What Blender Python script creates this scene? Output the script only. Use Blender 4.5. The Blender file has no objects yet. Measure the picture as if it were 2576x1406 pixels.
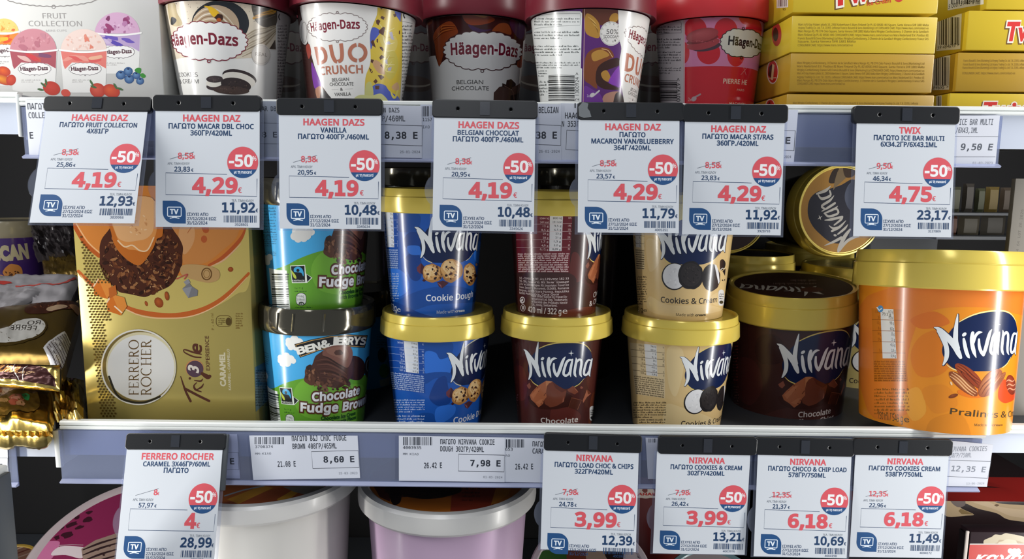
import bpy, math, random
import numpy as np
from mathutils import Vector, Matrix
from mathutils.geometry import tessellate_polygon

SC = bpy.context.scene
COL = SC.collection
R = math.radians
# ---------------------------------------------------------------- camera
F_PX, IW, IH = 1860.0, 2576.0, 1406.0
CAM = Vector((0, 0, 1.40))
cam_rot = Matrix.Rotation(R(90 - 8), 3, 'X') @ Matrix.Rotation(R(0.55), 3, 'Z')
cd = bpy.data.cameras.new('camera'); cd.sensor_width = 36.0; cd.lens = 36.0 * F_PX / IW
cd.clip_start = 0.02; cd.clip_end = 60
co = bpy.data.objects.new('camera', cd); COL.objects.link(co)
co.matrix_world = Matrix.Translation(CAM) @ cam_rot.to_4x4()
SC.camera = co
# ---------------------------------------------------------------- world, lamps, exposure
SC.view_settings.view_transform = 'Standard'; SC.view_settings.look = 'None'
SC.view_settings.gamma = 1.0; SC.view_settings.use_curve_mapping = False
SC.view_settings.exposure = 0.0
SC.cycles.max_bounces = 8; SC.cycles.transparent_max_bounces = 16
wd = bpy.data.worlds.new('store_hall'); SC.world = wd; wd.use_nodes = True
bg = wd.node_tree.nodes['Background']; bg.inputs[0].default_value = (0.86, 0.92, 1.0, 1); bg.inputs[1].default_value = 0.27
def area_lamp(name, loc, target, sx, sy, power, col):
    l = bpy.data.lights.new(name, 'AREA'); l.shape = 'RECTANGLE'; l.size = sx; l.size_y = sy; l.energy = power; l.color = col
    o = bpy.data.objects.new(name, l); COL.objects.link(o); o.location = loc
    d = Vector(target) - Vector(loc); o.rotation_euler = d.to_track_quat('-Z', 'Y').to_euler()
    return o
# vertical light strips on the door mullions, and the ceiling lights of the aisle behind the camera
area_lamp('mullion_lamp', (-0.74, 0.37, 1.40), (0.0, 0.72, 1.40), 0.03, 1.5, 9.6, (1.0, 0.985, 0.95))
area_lamp('mullion_lamp', (0.74, 0.37, 1.40), (0.0, 0.72, 1.40), 0.03, 1.5, 8.4, (1.0, 0.985, 0.95))
area_lamp('aisle_lamp', (-0.2, -1.0, 3.3), (0, 0.4, 1.4), 0.5, 2.4, 24, (0.93, 0.96, 1.0))

# ---------------------------------------------------------------- pixel geometry
def ray(px, py):
    return cam_rot @ Vector(((px - IW / 2) / F_PX, -(py - IH / 2) / F_PX, -1.0))
def at(px, py, Y):
    d = ray(px, py); return CAM + d * (Y / d.y)
def onz(px, py, z):
    d = ray(px, py); return CAM + d * ((z - CAM.z) / d.z)
def depth(p):
    return -(cam_rot.transposed() @ (Vector(p) - CAM)).z
def pix(p):
    q = cam_rot.transposed() @ (Vector(p) - CAM)
    return (IW / 2 - q.x / q.z * F_PX, IH / 2 + q.y / q.z * F_PX)

# ---------------------------------------------------------------- materials
def lin(h):
    h = h.lstrip('#'); out = []
    for i in (0, 2, 4):
        c = int(h[i:i + 2], 16) / 255
        out.append(c / 12.92 if c <= 0.04045 else ((c + 0.055) / 1.055) ** 2.4)
    return (out[0], out[1], out[2], 1.0)
def mat(name, col, rough=0.4, metal=0.0, coat=0.0, bump=0.0, bscale=200, var=0.0, spec=0.5, aniso=0):
    m = bpy.data.materials.new(name); m.use_nodes = True
    nt = m.node_tree; b = nt.nodes['Principled BSDF']
    b.inputs['Base Color'].default_value = lin(col) if isinstance(col, str) else col
    b.inputs['Roughness'].default_value = rough; b.inputs['Metallic'].default_value = metal
    b.inputs['Coat Weight'].default_value = coat; b.inputs['Coat Roughness'].default_value = 0.12
    b.inputs['Specular IOR Level'].default_value = spec
    if bump or var:
        tc = nt.nodes.new('ShaderNodeTexCoord'); n = nt.nodes.new('ShaderNodeTexNoise')
        n.inputs['Scale'].default_value = bscale; n.inputs['Detail'].default_value = 4
        nt.links.new(tc.outputs['Object'], n.inputs['Vector'])
        if bump:
            bp = nt.nodes.new('ShaderNodeBump'); bp.inputs['Strength'].default_value = bump; bp.inputs['Distance'].default_value = 0.001
            nt.links.new(n.outputs['Fac'], bp.inputs['Height']); nt.links.new(bp.outputs['Normal'], b.inputs['Normal'])
        if var:
            mr = nt.nodes.new('ShaderNodeMapRange'); mr.inputs[3].default_value = max(0.02, rough - var); mr.inputs[4].default_value = rough + var
            nt.links.new(n.outputs['Fac'], mr.inputs[0]); nt.links.new(mr.outputs[0], b.inputs['Roughness'])
    return m
def ink(name, rough, coat=0.0, metal=0.0, bump=0.0, spec=0.5):
    m = mat(name, (0.8, 0.8, 0.8, 1), rough, metal, coat, bump, 900 if bump else 200, spec=spec)
    nt = m.node_tree; a = nt.nodes.new('ShaderNodeVertexColor'); a.layer_name = 'Col'
    nt.links.new(a.outputs['Color'], nt.nodes['Principled BSDF'].inputs['Base Color'])
    return m
def clear(name, tint, fac, rough=0.08, body='#c9d2ea'):
    m = bpy.data.materials.new(name); m.use_nodes = True; nt = m.node_tree
    for n in list(nt.nodes): nt.nodes.remove(n)
    out = nt.nodes.new('ShaderNodeOutputMaterial'); mx = nt.nodes.new('ShaderNodeMixShader')
    tr = nt.nodes.new('ShaderNodeBsdfTransparent'); pr = nt.nodes.new('ShaderNodeBsdfPrincipled')
    tr.inputs[0].default_value = lin(tint); pr.inputs['Base Color'].default_value = lin(body); pr.inputs['Roughness'].default_value = rough
    mx.inputs[0].default_value = fac
    nt.links.new(tr.outputs[0], mx.inputs[1]); nt.links.new(pr.outputs[0], mx.inputs[2]); nt.links.new(mx.outputs[0], out.inputs[0])
    return m
M = {}
M['carton'] = ink('carton_ink', 0.30, coat=0.15)
M['tub'] = ink('tub_ink', 0.22, coat=0.30)
M['card'] = ink('card_ink', 0.38)
M['paper'] = ink('label_ink', 0.6, spec=0.3)
M['foilink'] = ink('foil_ink', 0.25, metal=0.55)
M['goldlid'] = mat('gold_lid_plastic', '#e2ca5e', 0.20, 0.18)
M['gold_carton'] = mat('gold_carton_board', '#b39c54', 0.34, 0.4)
M['goldfoil'] = mat('gold_foil', '#d8bc6c', 0.2, 1.0, bump=0.35, bscale=60)
M['hdlid'] = mat('dark_red_lid_plastic', '#6e1f2c', 0.33)
M['redlid'] = mat('red_lid_plastic', '#d4343a', 0.33)
M['bjlid'] = mat('black_film_lid', '#5d5a50', 0.12, 0.75, bump=0.35, bscale=38)
M['black'] = mat('black_plastic', '#0f1115', 0.34)
M['grey'] = mat('dark_grey_plastic', '#3c4146', 0.4)
M['tape'] = mat('dark_tape', '#2b2e35', 0.2)
M['hole'] = mat('hole_black', '#0a0a0c', 0.6)
M['clear'] = clear('clear_sleeve', '#f4f6fb', 0.07)
M['strip'] = clear('clear_blue_strip', '#d3d9ec', 0.30, body='#aab3cc')
M['stripedge'] = clear('clear_strip_lip', '#dfe4f6', 0.6, body='#c6cdea')
M['rail'] = mat('white_enamel_rail', '#dfe2e0', 0.3, var=0.05)
M['panel'] = mat('pale_rail_panel', '#b9c0cf', 0.35)
M['deck'] = mat('grey_shelf_deck', '#3a3d42', 0.5)
M['bracket'] = mat('grey_bracket', '#8b8f92', 0.4)
M['shell'] = mat('freezer_liner', '#080709', 0.8)
M['bracketlight'] = mat('light_grey_plastic', '#c9cccb', 0.4)

# ---------------------------------------------------------------- objects
def tag(o, label=None, cat=None, group=None, kind=None):
    if label: o['label'] = label
    if cat: o['category'] = cat
    if group: o['group'] = group
    if kind: o['kind'] = kind
    return o
def thing(name, label, cat, mw=None, group=None):
    o = bpy.data.objects.new(name, None); COL.objects.link(o); o.empty_display_size = 0.01
    if mw is not None: o.matrix_world = mw
    return tag(o, label, cat, group)
def obj(name, verts, faces, m, parent=None, smooth=None, label=None):
    me = bpy.data.meshes.new(name); me.from_pydata([tuple(v) for v in verts], [], [tuple(f) for f in faces])
    if smooth is not None:
        me.polygons.foreach_set('use_smooth', [True] * len(me.polygons)); me.set_sharp_from_angle(angle=R(smooth))
    me.materials.append(M[m] if isinstance(m, str) else m); me.validate(); me.update()
    o = bpy.data.objects.new(name, me); COL.objects.link(o)
    if parent is not None: o.parent = parent
    if label: o['label'] = label
    return o
def box_geo(x0, x1, y0, y1, z0, z1, b=0.0):
    if b <= 0:
        v = [(x, y, z) for z in (z0, z1) for y in (y0, y1) for x in (x0, x1)]
        f = [(0, 2, 3, 1), (4, 5, 7, 6), (0, 1, 5, 4), (2, 6, 7, 3), (0, 4, 6, 2), (1, 3, 7, 5)]
        return v, f
    import bmesh
    bm = bmesh.new(); bmesh.ops.create_cube(bm, size=1)
    for q in bm.verts:
        q.co = ((x0 + x1) / 2 + q.co.x * (x1 - x0), (y0 + y1) / 2 + q.co.y * (y1 - y0), (z0 + z1) / 2 + q.co.z * (z1 - z0))
    bmesh.ops.bevel(bm, geom=list(bm.edges), offset=b, segments=2, affect='EDGES', profile=0.5)
    bm.verts.index_update()
    v = [tuple(q.co) for q in bm.verts]; f = [[q.index for q in p.verts] for p in bm.faces]
    bm.free(); return v, f
def box(name, x0, x1, y0, y1, z0, z1, m, parent=None, b=0.0, label=None):
    v, f = box_geo(x0, x1, y0, y1, z0, z1, b)
    return obj(name, v, f, m, parent, 40 if b else None, label)
def lathe_geo(prof, n=96, a0=0.0):
    v, f = [], []
    for (r, z) in prof:
        for i in range(n):
            a = 2 * math.pi * i / n + a0; v.append((r * math.sin(a), -r * math.cos(a), z))
    for j in range(len(prof) - 1):
        for i in range(n):
            k = (i + 1) % n; f.append((j * n + i, j * n + k, (j + 1) * n + k, (j + 1) * n + i))
    return v, f
def lathe(name, prof, m, parent=None, n=96, label=None, smooth=32):
    v, f = lathe_geo(prof, n)
    return obj(name, v, f, m, parent, smooth, label)
def plate(name, outer, holes, t, m, parent=None, bevel=0.0, mw=None, label=None):
    """flat plate in the local xz plane (thickness along y), with holes"""
    c = bpy.data.curves.new(name, 'CURVE'); c.dimensions = '2D'; c.fill_mode = 'BOTH'; c.extrude = t / 2 - bevel; c.bevel_depth = bevel; c.bevel_resolution = 1
    for pts in [outer] + holes:
        s = c.splines.new('POLY'); s.points.add(len(pts) - 1); s.use_cyclic_u = True
        for p, q in zip(s.points, pts): p.co = (q[0], q[1], 0, 1)
    o = bpy.data.objects.new('tmp', c); me0 = o.to_mesh()
    v = [(p.co.x, -p.co.z, p.co.y) for p in me0.vertices]; f = [list(p.vertices) for p in me0.polygons]
    o.to_mesh_clear(); bpy.data.objects.remove(o); bpy.data.curves.remove(c)
    return obj(name, v, f, m, parent, 35, label)
def rrect(x0, y0, x1, y1, r, n=6):
    P = []
    for cx, cy, a in ((x1 - r, y1 - r, 0), (x0 + r, y1 - r, 90), (x0 + r, y0 + r, 180), (x1 - r, y0 + r, 270)):
        for i in range(n + 1):
            t = R(a + 90 * i / n); P.append((cx + r * math.cos(t), cy + r * math.sin(t)))
    return P
def circ(cx, cy, r, n=20):
    return [(cx + r * math.cos(2 * math.pi * i / n), cy + r * math.sin(2 * math.pi * i / n)) for i in range(n)]

# ---------------------------------------------------------------- lettering
_fd = bpy.utils.system_resource('DATAFILES', path='fonts')
def _font(n):
    try: return bpy.data.fonts.load(_fd + '/' + n)
    except Exception: return None
FONTS = {'b': None, 'i': _font('NotoSansHebrew-Regular.woff2'), 'm': _font('DejaVuSansMono.woff2')}
_LOOK = str.maketrans('ΑΤΟΡΕΙΧΥΜΗΚΝΖΒ', 'ATOPEIXYMHKNZB')
_gc = {}
def glyphs(s, font='b', bold=0.0, shear=0.0, res=3, caps=1):
    """text as triangles: cap height 1, baseline 0, left edge 0; bold thickens every outline by that share of the cap height"""
    key = (s, font, round(bold, 3), shear, res)
    if key in _gc: return _gc[key]
    if font == 'i' and len(s) > 1:
        s2 = s.translate(_LOOK); kinds = ['b' if (ord(ch) > 0x370 and ch != '€') or ch == '´' else ('m' if ch == '1' else 'i') for ch in s2]
        if any(k != 'i' for k in kinds):
            Vs, Ts, Ds, x, nb = [], [], [], 0.0, 0; i = 0
            while i < len(s2):
                j = i
                while j < len(s2) and kinds[j] == kinds[i]: j += 1
                seg = s2[i:j]; lead = len(seg) - len(seg.lstrip()); trail = len(seg) - len(seg.rstrip())
                x += 0.36 * lead
                if seg.strip():
                    g = glyphs(seg.strip(), kinds[i], bold, shear, res) if kinds[i] != 'i' or len(seg.strip()) == 1 else glyphs(seg.strip(), 'i', bold, shear, res)
                    Vs.append(g[0] + np.array((x, 0.0))); Ts.append(g[1] + nb); Ds.append(g[5]); nb += len(g[0]); x += g[3] + 0.15 + bold * 0.5
                x += 0.36 * trail if seg.strip() else 0; i = j
            V = np.vstack(Vs); r = (V, np.vstack(Ts), 0.0, V[:, 0].max(), 1.0, np.concatenate(Ds)); _gc[key] = r
            return r
    c = bpy.data.curves.new('t', 'FONT'); c.body = s; c.resolution_u = res; c.shear = shear; c.space_character = 1 + bold * 0.45
    if FONTS[font]: c.font = FONTS[font]
    o = bpy.data.objects.new('t', c); me = o.to_mesh(); me.calc_loop_triangles()
    n = len(me.vertices); V = np.empty(n * 3); me.vertices.foreach_get('co', V); V = V.reshape(-1, 3)[:, :2].copy()
    T = np.empty(len(me.loop_triangles) * 3, int); me.loop_triangles.foreach_get('vertices', T); T = T.reshape(-1, 3)
    o.to_mesh_clear(); bpy.data.objects.remove(o); bpy.data.curves.remove(c)
    cap = 1.0 if (font == 'H' or s == 'H') else glyphs('H', font)[4]
    if s == 'H':
        cap = V[:, 1].max()
    V /= cap
    x0 = V[:, 0].min() if n else 0; x1 = V[:, 0].max() if n else 0; dz = np.zeros(n)
    V[:, 0] -= x0
    if bold and n:
        # grow every outline outward by a mitred strip
        A2 = (V[T[:, 1], 0] - V[T[:, 0], 0]) * (V[T[:, 2], 1] - V[T[:, 0], 1]) - (V[T[:, 2], 0] - V[T[:, 0], 0]) * (V[T[:, 1], 1] - V[T[:, 0], 1])
        T = np.where((A2 < 0)[:, None], T[:, ::-1], T)
        key2, inv = np.unique(np.round(V, 4), axis=0, return_inverse=True); inv = inv.reshape(-1)
        E = {}
        for t in inv[T]:
            for p, q in ((t[0], t[1]), (t[1], t[2]), (t[2], t[0])):
                if p == q: continue
                if (q, p) in E: E[(q, p)] -= 1; 
                else: E[(p, q)] = E.get((p, q), 0) + 1
        nxt = {}
        for (p, q), k in E.items():
            if k > 0: nxt.setdefault(p, []).append(q)
        nv, nt_, lv = [], [], []; base = n; w = bold / 2
        while nxt:
            st = next(iter(nxt)); loop = [st]
            while True:
                L = nxt.get(loop[-1])
                if not L: break
                q = L.pop()
                if not L: del nxt[loop[-1]]
                if q == st: break
                loop.append(q)
            m = len(loop)
            if m < 3: continue
            P = key2[loop]; D = np.roll(P, -1, 0) - P; D /= np.linalg.norm(D, axis=1, keepdims=True) + 1e-12
            Nn = np.column_stack([D[:, 1], -D[:, 0]]); B = Nn + np.roll(Nn, 1, 0); l = np.linalg.norm(B, axis=1, keepdims=True); B = B / np.maximum(l, 1e-6)
            cs = np.clip((B * Nn).sum(1, keepdims=True), 0.55, 1); O = P + B * w / cs
            for i in range(m):
                j = (i + 1) % m; nv += [P[i], O[i], O[j], P[j]]; nt_ += [(base, base + 1, base + 2), (base, base + 2, base + 3)]; base += 4; lv += [-0.0009 * (1 + i % 8)] * 4
        if nv:
            V = np.vstack([V, np.array(nv)]); T = np.vstack([T, np.array(nt_)]); dz = np.concatenate([dz, np.array(lv)])
    r = (V, T, x0 * 1.0, x1 - x0, cap, dz)
    _gc[key] = r
    return r

def catmull(P, closed=True, k=6):
    P = [np.array(p, float) for p in P]; n = len(P); out = []
    rng = range(n) if closed else range(n - 1)
    for i in rng:
        if closed: a, b, c, d = P[(i - 1) % n], P[i], P[(i + 1) % n], P[(i + 2) % n]
        else: a, b, c, d = P[max(i - 1, 0)], P[i], P[i + 1], P[min(i + 2, n - 1)]
        for j in range(k):
            t = j / k
            out.append(0.5 * ((2 * b) + (-a + c) * t + (2 * a - 5 * b + 4 * c - d) * t * t + (-a + 3 * b - 3 * c + d) * t ** 3))
    if not closed: out.append(P[-1])
    return [tuple(p) for p in out]

# ---------------------------------------------------------------- printed artwork on a surface
class Canvas:
    """flat print on a surface; shapes are given in a frame of picture points or in raw millimetres and come out as thin ink layers"""
    def __init__(s, owner, mapf, invf, gu=None, gv=None, d0=0.06, dd=0.009, win=None, disc=None):
        s.win = win; s.disc = disc
        s.owner, s.mapf, s.invf, s.gu, s.gv = owner, mapf, invf, gu, gv
        s.parts = {}; s.order = []; s.lay = 0; s.sub = 0; s.box = {}; s.d0, s.dd = d0, dd
        s.f = (0, 0, 1); s.mode = 'px'; s.src = None; s.part('print')
    def part(s, name, parent=None, m=None, label=None, new=False):
        key = (name, id(parent), len(s.order) if new else 0)
        if key not in s.parts: s.parts[key] = dict(name=name, V=[], T=[], C=[], G=[], n=0, parent=parent, m=m, label=label); s.order.append(key)
        s.cur = s.parts[key]; return s
    def fr(s, x0, y0, k): s.f = (x0, y0, k); s.mode = 'px'; return s
    def raw(s, x0=0, y0=0, k=1.0, flip=True): s.f = (x0, y0, k); s.mode = 'rawf' if flip else 'raw'; return s
    def stamp(s, src, f, a, b, ta, tb):
        """draw in the frame f of another surface src; its frame points a, b land on this surface's picture points ta, tb"""
        A, B = [complex(*src.px(f[0] + q[0] * f[2], f[1] + q[1] * f[2])) for q in (a, b)]
        TA, TB = [complex(*s.px(*q)) for q in (ta, tb)]
        s.sim = ((TB - TA) / (B - A), A, TA); s.src = src; s.f = f; s.mode = 'stamp'; return s
    def px(s, x, y):
        return s.invf(x, y)
    def p(s, x, y):
        if s.mode == 'raw': return ((x - s.f[0]) * s.f[2], (y - s.f[1]) * s.f[2])
        if s.mode == 'rawf': return ((x - s.f[0]) * s.f[2], -(y - s.f[1]) * s.f[2])
        X, Y = s.f[0] + x * s.f[2], s.f[1] + y * s.f[2]
        if s.mode == 'px': return s.px(X, Y)
        w = complex(*s.src.px(X, Y)); q = s.sim[0] * (w - s.sim[1]) + s.sim[2]
        return (q.real, q.imag)
    def _add(s, V, T, col, dz=None):
        c = s.cur; o = 0.0007 * (s.sub % 11); s.sub += 1
        V = np.asarray(V, float); V3 = np.column_stack([V, np.full(len(V), o) + (0 if dz is None else dz)])
        if len(V):
            bb = s.box.get(s.lay); lo, hi = V.min(0), V.max(0)
            s.box[s.lay] = (lo, hi) if bb is None else (np.minimum(bb[0], lo), np.maximum(bb[1], hi))
        c['G'].append(np.full(len(V), s.lay))
        if isinstance(col, str): C = np.tile(lin(col), (len(V), 1))
        else: C = np.asarray(col, float)
        c['V'].append(V3); c['C'].append(C); c['T'].append(np.asarray(T, int).reshape(-1, 3) + c['n']); c['n'] += len(V)
    def up(s): s.lay += 1; s.sub = 0; return s
    def tri(s, Q, col):
        if len(Q) < 3: return
        T = tessellate_polygon([[Vector((q[0], q[1], 0)) for q in Q]])
        s._add(Q, [tuple(t) for t in T], col)
    def poly(s, pts, col, sm=False, k=5):
        if sm: pts = catmull(pts, True, k)
        s.up(); s.tri([s.p(*q) for q in pts], col); return s
    def ell(s, cx, cy, rx, ry, col, rot=0, n=28, rim=None, a0=0, a1=360):
        c, t = math.cos(R(rot)), math.sin(R(rot)); P = []
        for i in range(n if a1 - a0 >= 360 else n + 1):
            a = R(a0 + (a1 - a0) * i / n); x, y = rx * math.cos(a), ry * math.sin(a)
            P.append((cx + x * c - y * t, cy + x * t + y * c))
        s.up()
        if rim:
            Q = [s.p(*q) for q in P] + [s.p(cx - rx * 0.25, cy - ry * 0.25)]; m = len(P)
            T = [(i, (i + 1) % m, m) for i in range(m)]
            s._add(Q, T, np.vstack([np.tile(lin(rim), (m, 1)), [lin(col)]]))
        else: s.tri([s.p(*q) for q in P], col)
        return s
    def rect(s, x0, y0, x1, y1, col): return s.poly([(x0, y0), (x1, y0), (x1, y1), (x0, y1)], col)
    def stroke(s, pts, w, col, closed=False, sm=False, cap=True, k=5, up=True):
        """pts: (x, y) or (x, y, width)"""
        if up: s.up()
        if sm:
            ww = [(q[0], q[1], q[2] if len(q) > 2 else w) for q in pts]; pts = catmull(ww, closed, k)
        P = [(q[0], q[1]) for q in pts]; W = [(q[2] if len(q) > 2 else w) / 2 for q in pts]; n = len(P)
        if closed: P.append(P[0]); W.append(W[0]); n += 1
        L, Rr = [], []
        for i in range(n):
            if closed: a, b = P[(i - 1) if i else n - 2], P[(i + 1) if i < n - 1 else 1]
            else: a, b = P[max(i - 1, 0)], P[min(i + 1, n - 1)]
            dx, dy = b[0] - a[0], b[1] - a[1]; l = math.hypot(dx, dy) or 1; nx, ny = -dy / l, dx / l
            L.append((P[i][0] + nx * W[i], P[i][1] + ny * W[i])); Rr.append((P[i][0] - nx * W[i], P[i][1] - ny * W[i]))
        Q = [s.p(*q) for q in L + Rr]; T = []
        for i in range(n - 1): T += [(i, i + 1, n + i + 1), (i, n + i + 1, n + i)]
        s._add(Q, T, col)
        if cap and not closed:
            for i in (0, n - 1):
                if W[i] > 0:
                    q = [s.p(P[i][0] + W[i] * math.cos(t * 0.7854), P[i][1] + W[i] * math.sin(t * 0.7854)) for t in range(8)]
                    s._add(q, [(0, j, j + 1) for j in range(1, 7)], col, -0.0012 - 0.001 * (i > 0))
        return s
    def text(s, txt, x0, y0, x1, y1, h, col, font='b', bold=0.0, shear=0.0, res=3, sub=None, out=None):
        """baseline from (x0, y0) to (x1, y1), cap height h, all in frame points; sub: x1 is where the first sub letters end"""
        a, b = np.array(s.p(x0, y0)), np.array(s.p(x1, y1))
        dx, dy = x1 - x0, y1 - y0; l = math.hypot(dx, dy); mx, my = (x0 + x1) / 2, (y0 + y1) / 2
        ux, uy = (dy / l, -dx / l)
        if s.mode == 'raw': ux, uy = -ux, -uy
        q0, q1 = np.array(s.p(mx, my)), np.array(s.p(mx + ux * h, my + uy * h))
        d = b - a; L = math.hypot(*d); d = d / L; nrm = np.array((-d[1], d[0]))
        hh = abs(float(np.dot(q1 - q0, nrm))) or math.hypot(*(q1 - q0))
        g = glyphs(txt, font, bold, shear, res); wref = glyphs(txt[:sub], font, 0, shear, res)[3] if sub else g[3]
        def put(g, cc):
            V = g[0]; X = V[:, 0] / wref * L; Y = V[:, 1] * hh
            s.up(); s._add(a + np.outer(X, d) + np.outer(Y, nrm), g[1], cc, g[5])
        if out: put(glyphs(txt, font, bold + out[1], shear, res), out[0])
        put(g, col); return s
    def tc(s, txt, cx, y, h, col, font='b', bold=0.0, kx=1.0, align='c', **kw):
        """text by centre (or left / right end) at natural width"""
        g = glyphs(txt, font, bold, kw.get('shear', 0), kw.get('res', 3)); w = g[3] * h * kx
        x0 = cx - w / 2 if align == 'c' else (cx if align == 'l' else cx - w)
        return s.text(txt, x0, y, x0 + w, y, h, col, font, bold, **kw)
    def micro(s, x0, y0, x1, y1, n, col, seed=0, fill=0.62, last=0.6, words=None):
        """n rows of print too small to read, as rows of tiny upright marks"""
        rnd = random.Random(seed); row = (y1 - y0) / n; V, T = [], []
        s.up(); ar = abs(x1 - x0)
        for i in range(n):
            x = x0; yb = y0 + row * (i + 0.8); end = x1 if i < n - 1 else x0 + (x1 - x0) * last
            h = row * fill; lw = abs(h) * 0.62 * (1 if x1 > x0 else -1)
            while (x < end) if x1 > x0 else (x > end):
                for k in range(rnd.randint(2, 9)):
                    if (x > end) if x1 > x0 else (x < end): break
                    hh = h * (1.0 if rnd.random() < 0.25 else rnd.choice((0.68, 0.68, 0.5))); w = lw * rnd.uniform(0.45, 0.95)
                    m = len(V); V += [s.p(x, yb), s.p(x + w, yb), s.p(x + w, yb - hh), s.p(x, yb - hh)]
                    T += [(m, m + 1, m + 2), (m, m + 2, m + 3)]; x += lw
                x += lw * 0.9
        if V: s._add(V, T, col)
        return s
    def bars(s, x0, y0, x1, y1, col='#15161a', seed=1, n=30, vertical=True):
        rnd = random.Random(seed); s.up(); t = 0.0
        ws = [rnd.choice((1, 1, 2, 3)) for _ in range(n * 2)]; tot = sum(ws)
        for i, w in enumerate(ws):
            if i % 2 == 0:
                a, b = t / tot, (t + w * 0.92) / tot
                if vertical: q = [(x0 + (x1 - x0) * a, y0), (x0 + (x1 - x0) * b, y0), (x0 + (x1 - x0) * b, y1), (x0 + (x1 - x0) * a, y1)]
                else: q = [(x0, y0 + (y1 - y0) * a), (x1, y0 + (y1 - y0) * a), (x1, y0 + (y1 - y0) * b), (x0, y0 + (y1 - y0) * b)]
                Q = [s.p(*k) for k in q]; s._add(Q, [(0, 1, 2), (0, 2, 3)], col)
            t += w
        return s
    def blob(s, cx, cy, rx, ry, col, seed=0, rough=0.15, n=14, rim=None, rot=0):
        rnd = random.Random(seed); P = []; c, t = math.cos(R(rot)), math.sin(R(rot))
        for i in range(n):
            a = 2 * math.pi * i / n; k = 1 + rnd.uniform(-rough, rough); x, y = rx * k * math.cos(a), ry * k * math.sin(a)
            P.append((cx + x * c - y * t, cy + x * t + y * c))
        return s.poly(P, col, True, 4)
    def specks(s, cx, cy, rx, ry, n, size, cols, seed=0, asp=0.5, ang=None, sides=5, rough=0.3):
        rnd = random.Random(seed); s.up()
        for i in range(n):
            r = math.sqrt(rnd.random()); a = rnd.uniform(0, 6.283); x, y = cx + rx * r * math.cos(a), cy + ry * r * math.sin(a)
            q = rnd.uniform(0.5, 1.2) * size; th = rnd.uniform(0, 6.283) if ang is None else R(ang) + rnd.uniform(-0.5, 0.5)
            P = []
            for j in range(sides):
                b = 6.283 * j / sides; k = q * (1 + rnd.uniform(-rough, rough)); u, v = k * math.cos(b), k * asp * math.sin(b)
                P.append(s.p(x + u * math.cos(th) - v * math.sin(th), y + u * math.sin(th) + v * math.cos(th)))
            if i % 10 == 0: s.up()
            s._add(P, [(0, j, j + 1) for j in range(1, sides - 1)], rnd.choice(cols))
        return s
    @staticmethod
    def _clip(V, T, C, ax, g):
        """cut triangles along the grid lines of one axis, so that they follow the facets of the surface"""
        V = list(map(tuple, V)); C = list(map(tuple, C)); outT = []
        A = np.array(V)[:, ax] / g; I = np.asarray(T)
        lo = np.floor(A[I].min(1) + 1e-6); hi = np.ceil(A[I].max(1) - 1e-6); cross = hi - lo > 1
        outT += [tuple(t) for t in I[~cross]]
        for t, l, h in zip(I[cross], lo[cross], hi[cross]):
            P = [(V[i], C[i]) for i in t]
            for k in range(int(l), int(h)):
                Q = P
                for side, lim in ((1, k * g), (-1, (k + 1) * g)):
                    R2 = []; m = len(Q)
                    for i in range(m):
                        (va, ca), (vb, cb) = Q[i], Q[(i + 1) % m]; da, db = side * (va[ax] - lim), side * (vb[ax] - lim)
                        if da >= 0: R2.append((va, ca))
                        if (da > 0 and db < 0) or (da < 0 and db > 0):
                            f = da / (da - db)
                            R2.append((tuple(x + (y - x) * f for x, y in zip(va, vb)), tuple(x + (y - x) * f for x, y in zip(ca, cb))))
                    Q = R2
                    if len(Q) < 3: break
                if len(Q) >= 3:
                    b = len(V); V += [q[0] for q in Q]; C += [q[1] for q in Q]
                    outT += [(b, b + i, b + i + 1) for i in range(1, len(Q) - 1)]
        return V, outT, C
    @staticmethod
    def _keep(V, T, C, ax, lim, sd, D=None):
        if len(T) == 0: return V, T, C
        if D is None: D = sd * (V[:, ax] - lim)
        I = D[T]; good = (I >= 0).all(1); part = ~good & (I > 0).any(1)
        out = [tuple(t) for t in T[good]]; V2 = list(map(tuple, V)); C2 = list(map(tuple, C))
        for t in T[part]:
            Q = []
            for i in range(3):
                a, b = t[i], t[(i + 1) % 3]; da, db = D[a], D[b]
                if da >= 0: Q.append((V2[a], C2[a]))
                if (da > 0) != (db > 0) and da != db:
                    f = da / (da - db)
                    if 0 < f < 1: Q.append((tuple(x + (y - x) * f for x, y in zip(V2[a], V2[b])), tuple(x + (y - x) * f for x, y in zip(C2[a], C2[b]))))
            if len(Q) >= 3:
                b = len(V2); V2 += [q[0] for q in Q]; C2 += [q[1] for q in Q]; out += [(b, b + i, b + i + 1) for i in range(1, len(Q) - 1)]
        return np.array(V2), np.array(out, int).reshape(-1, 3), np.array(C2)
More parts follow.
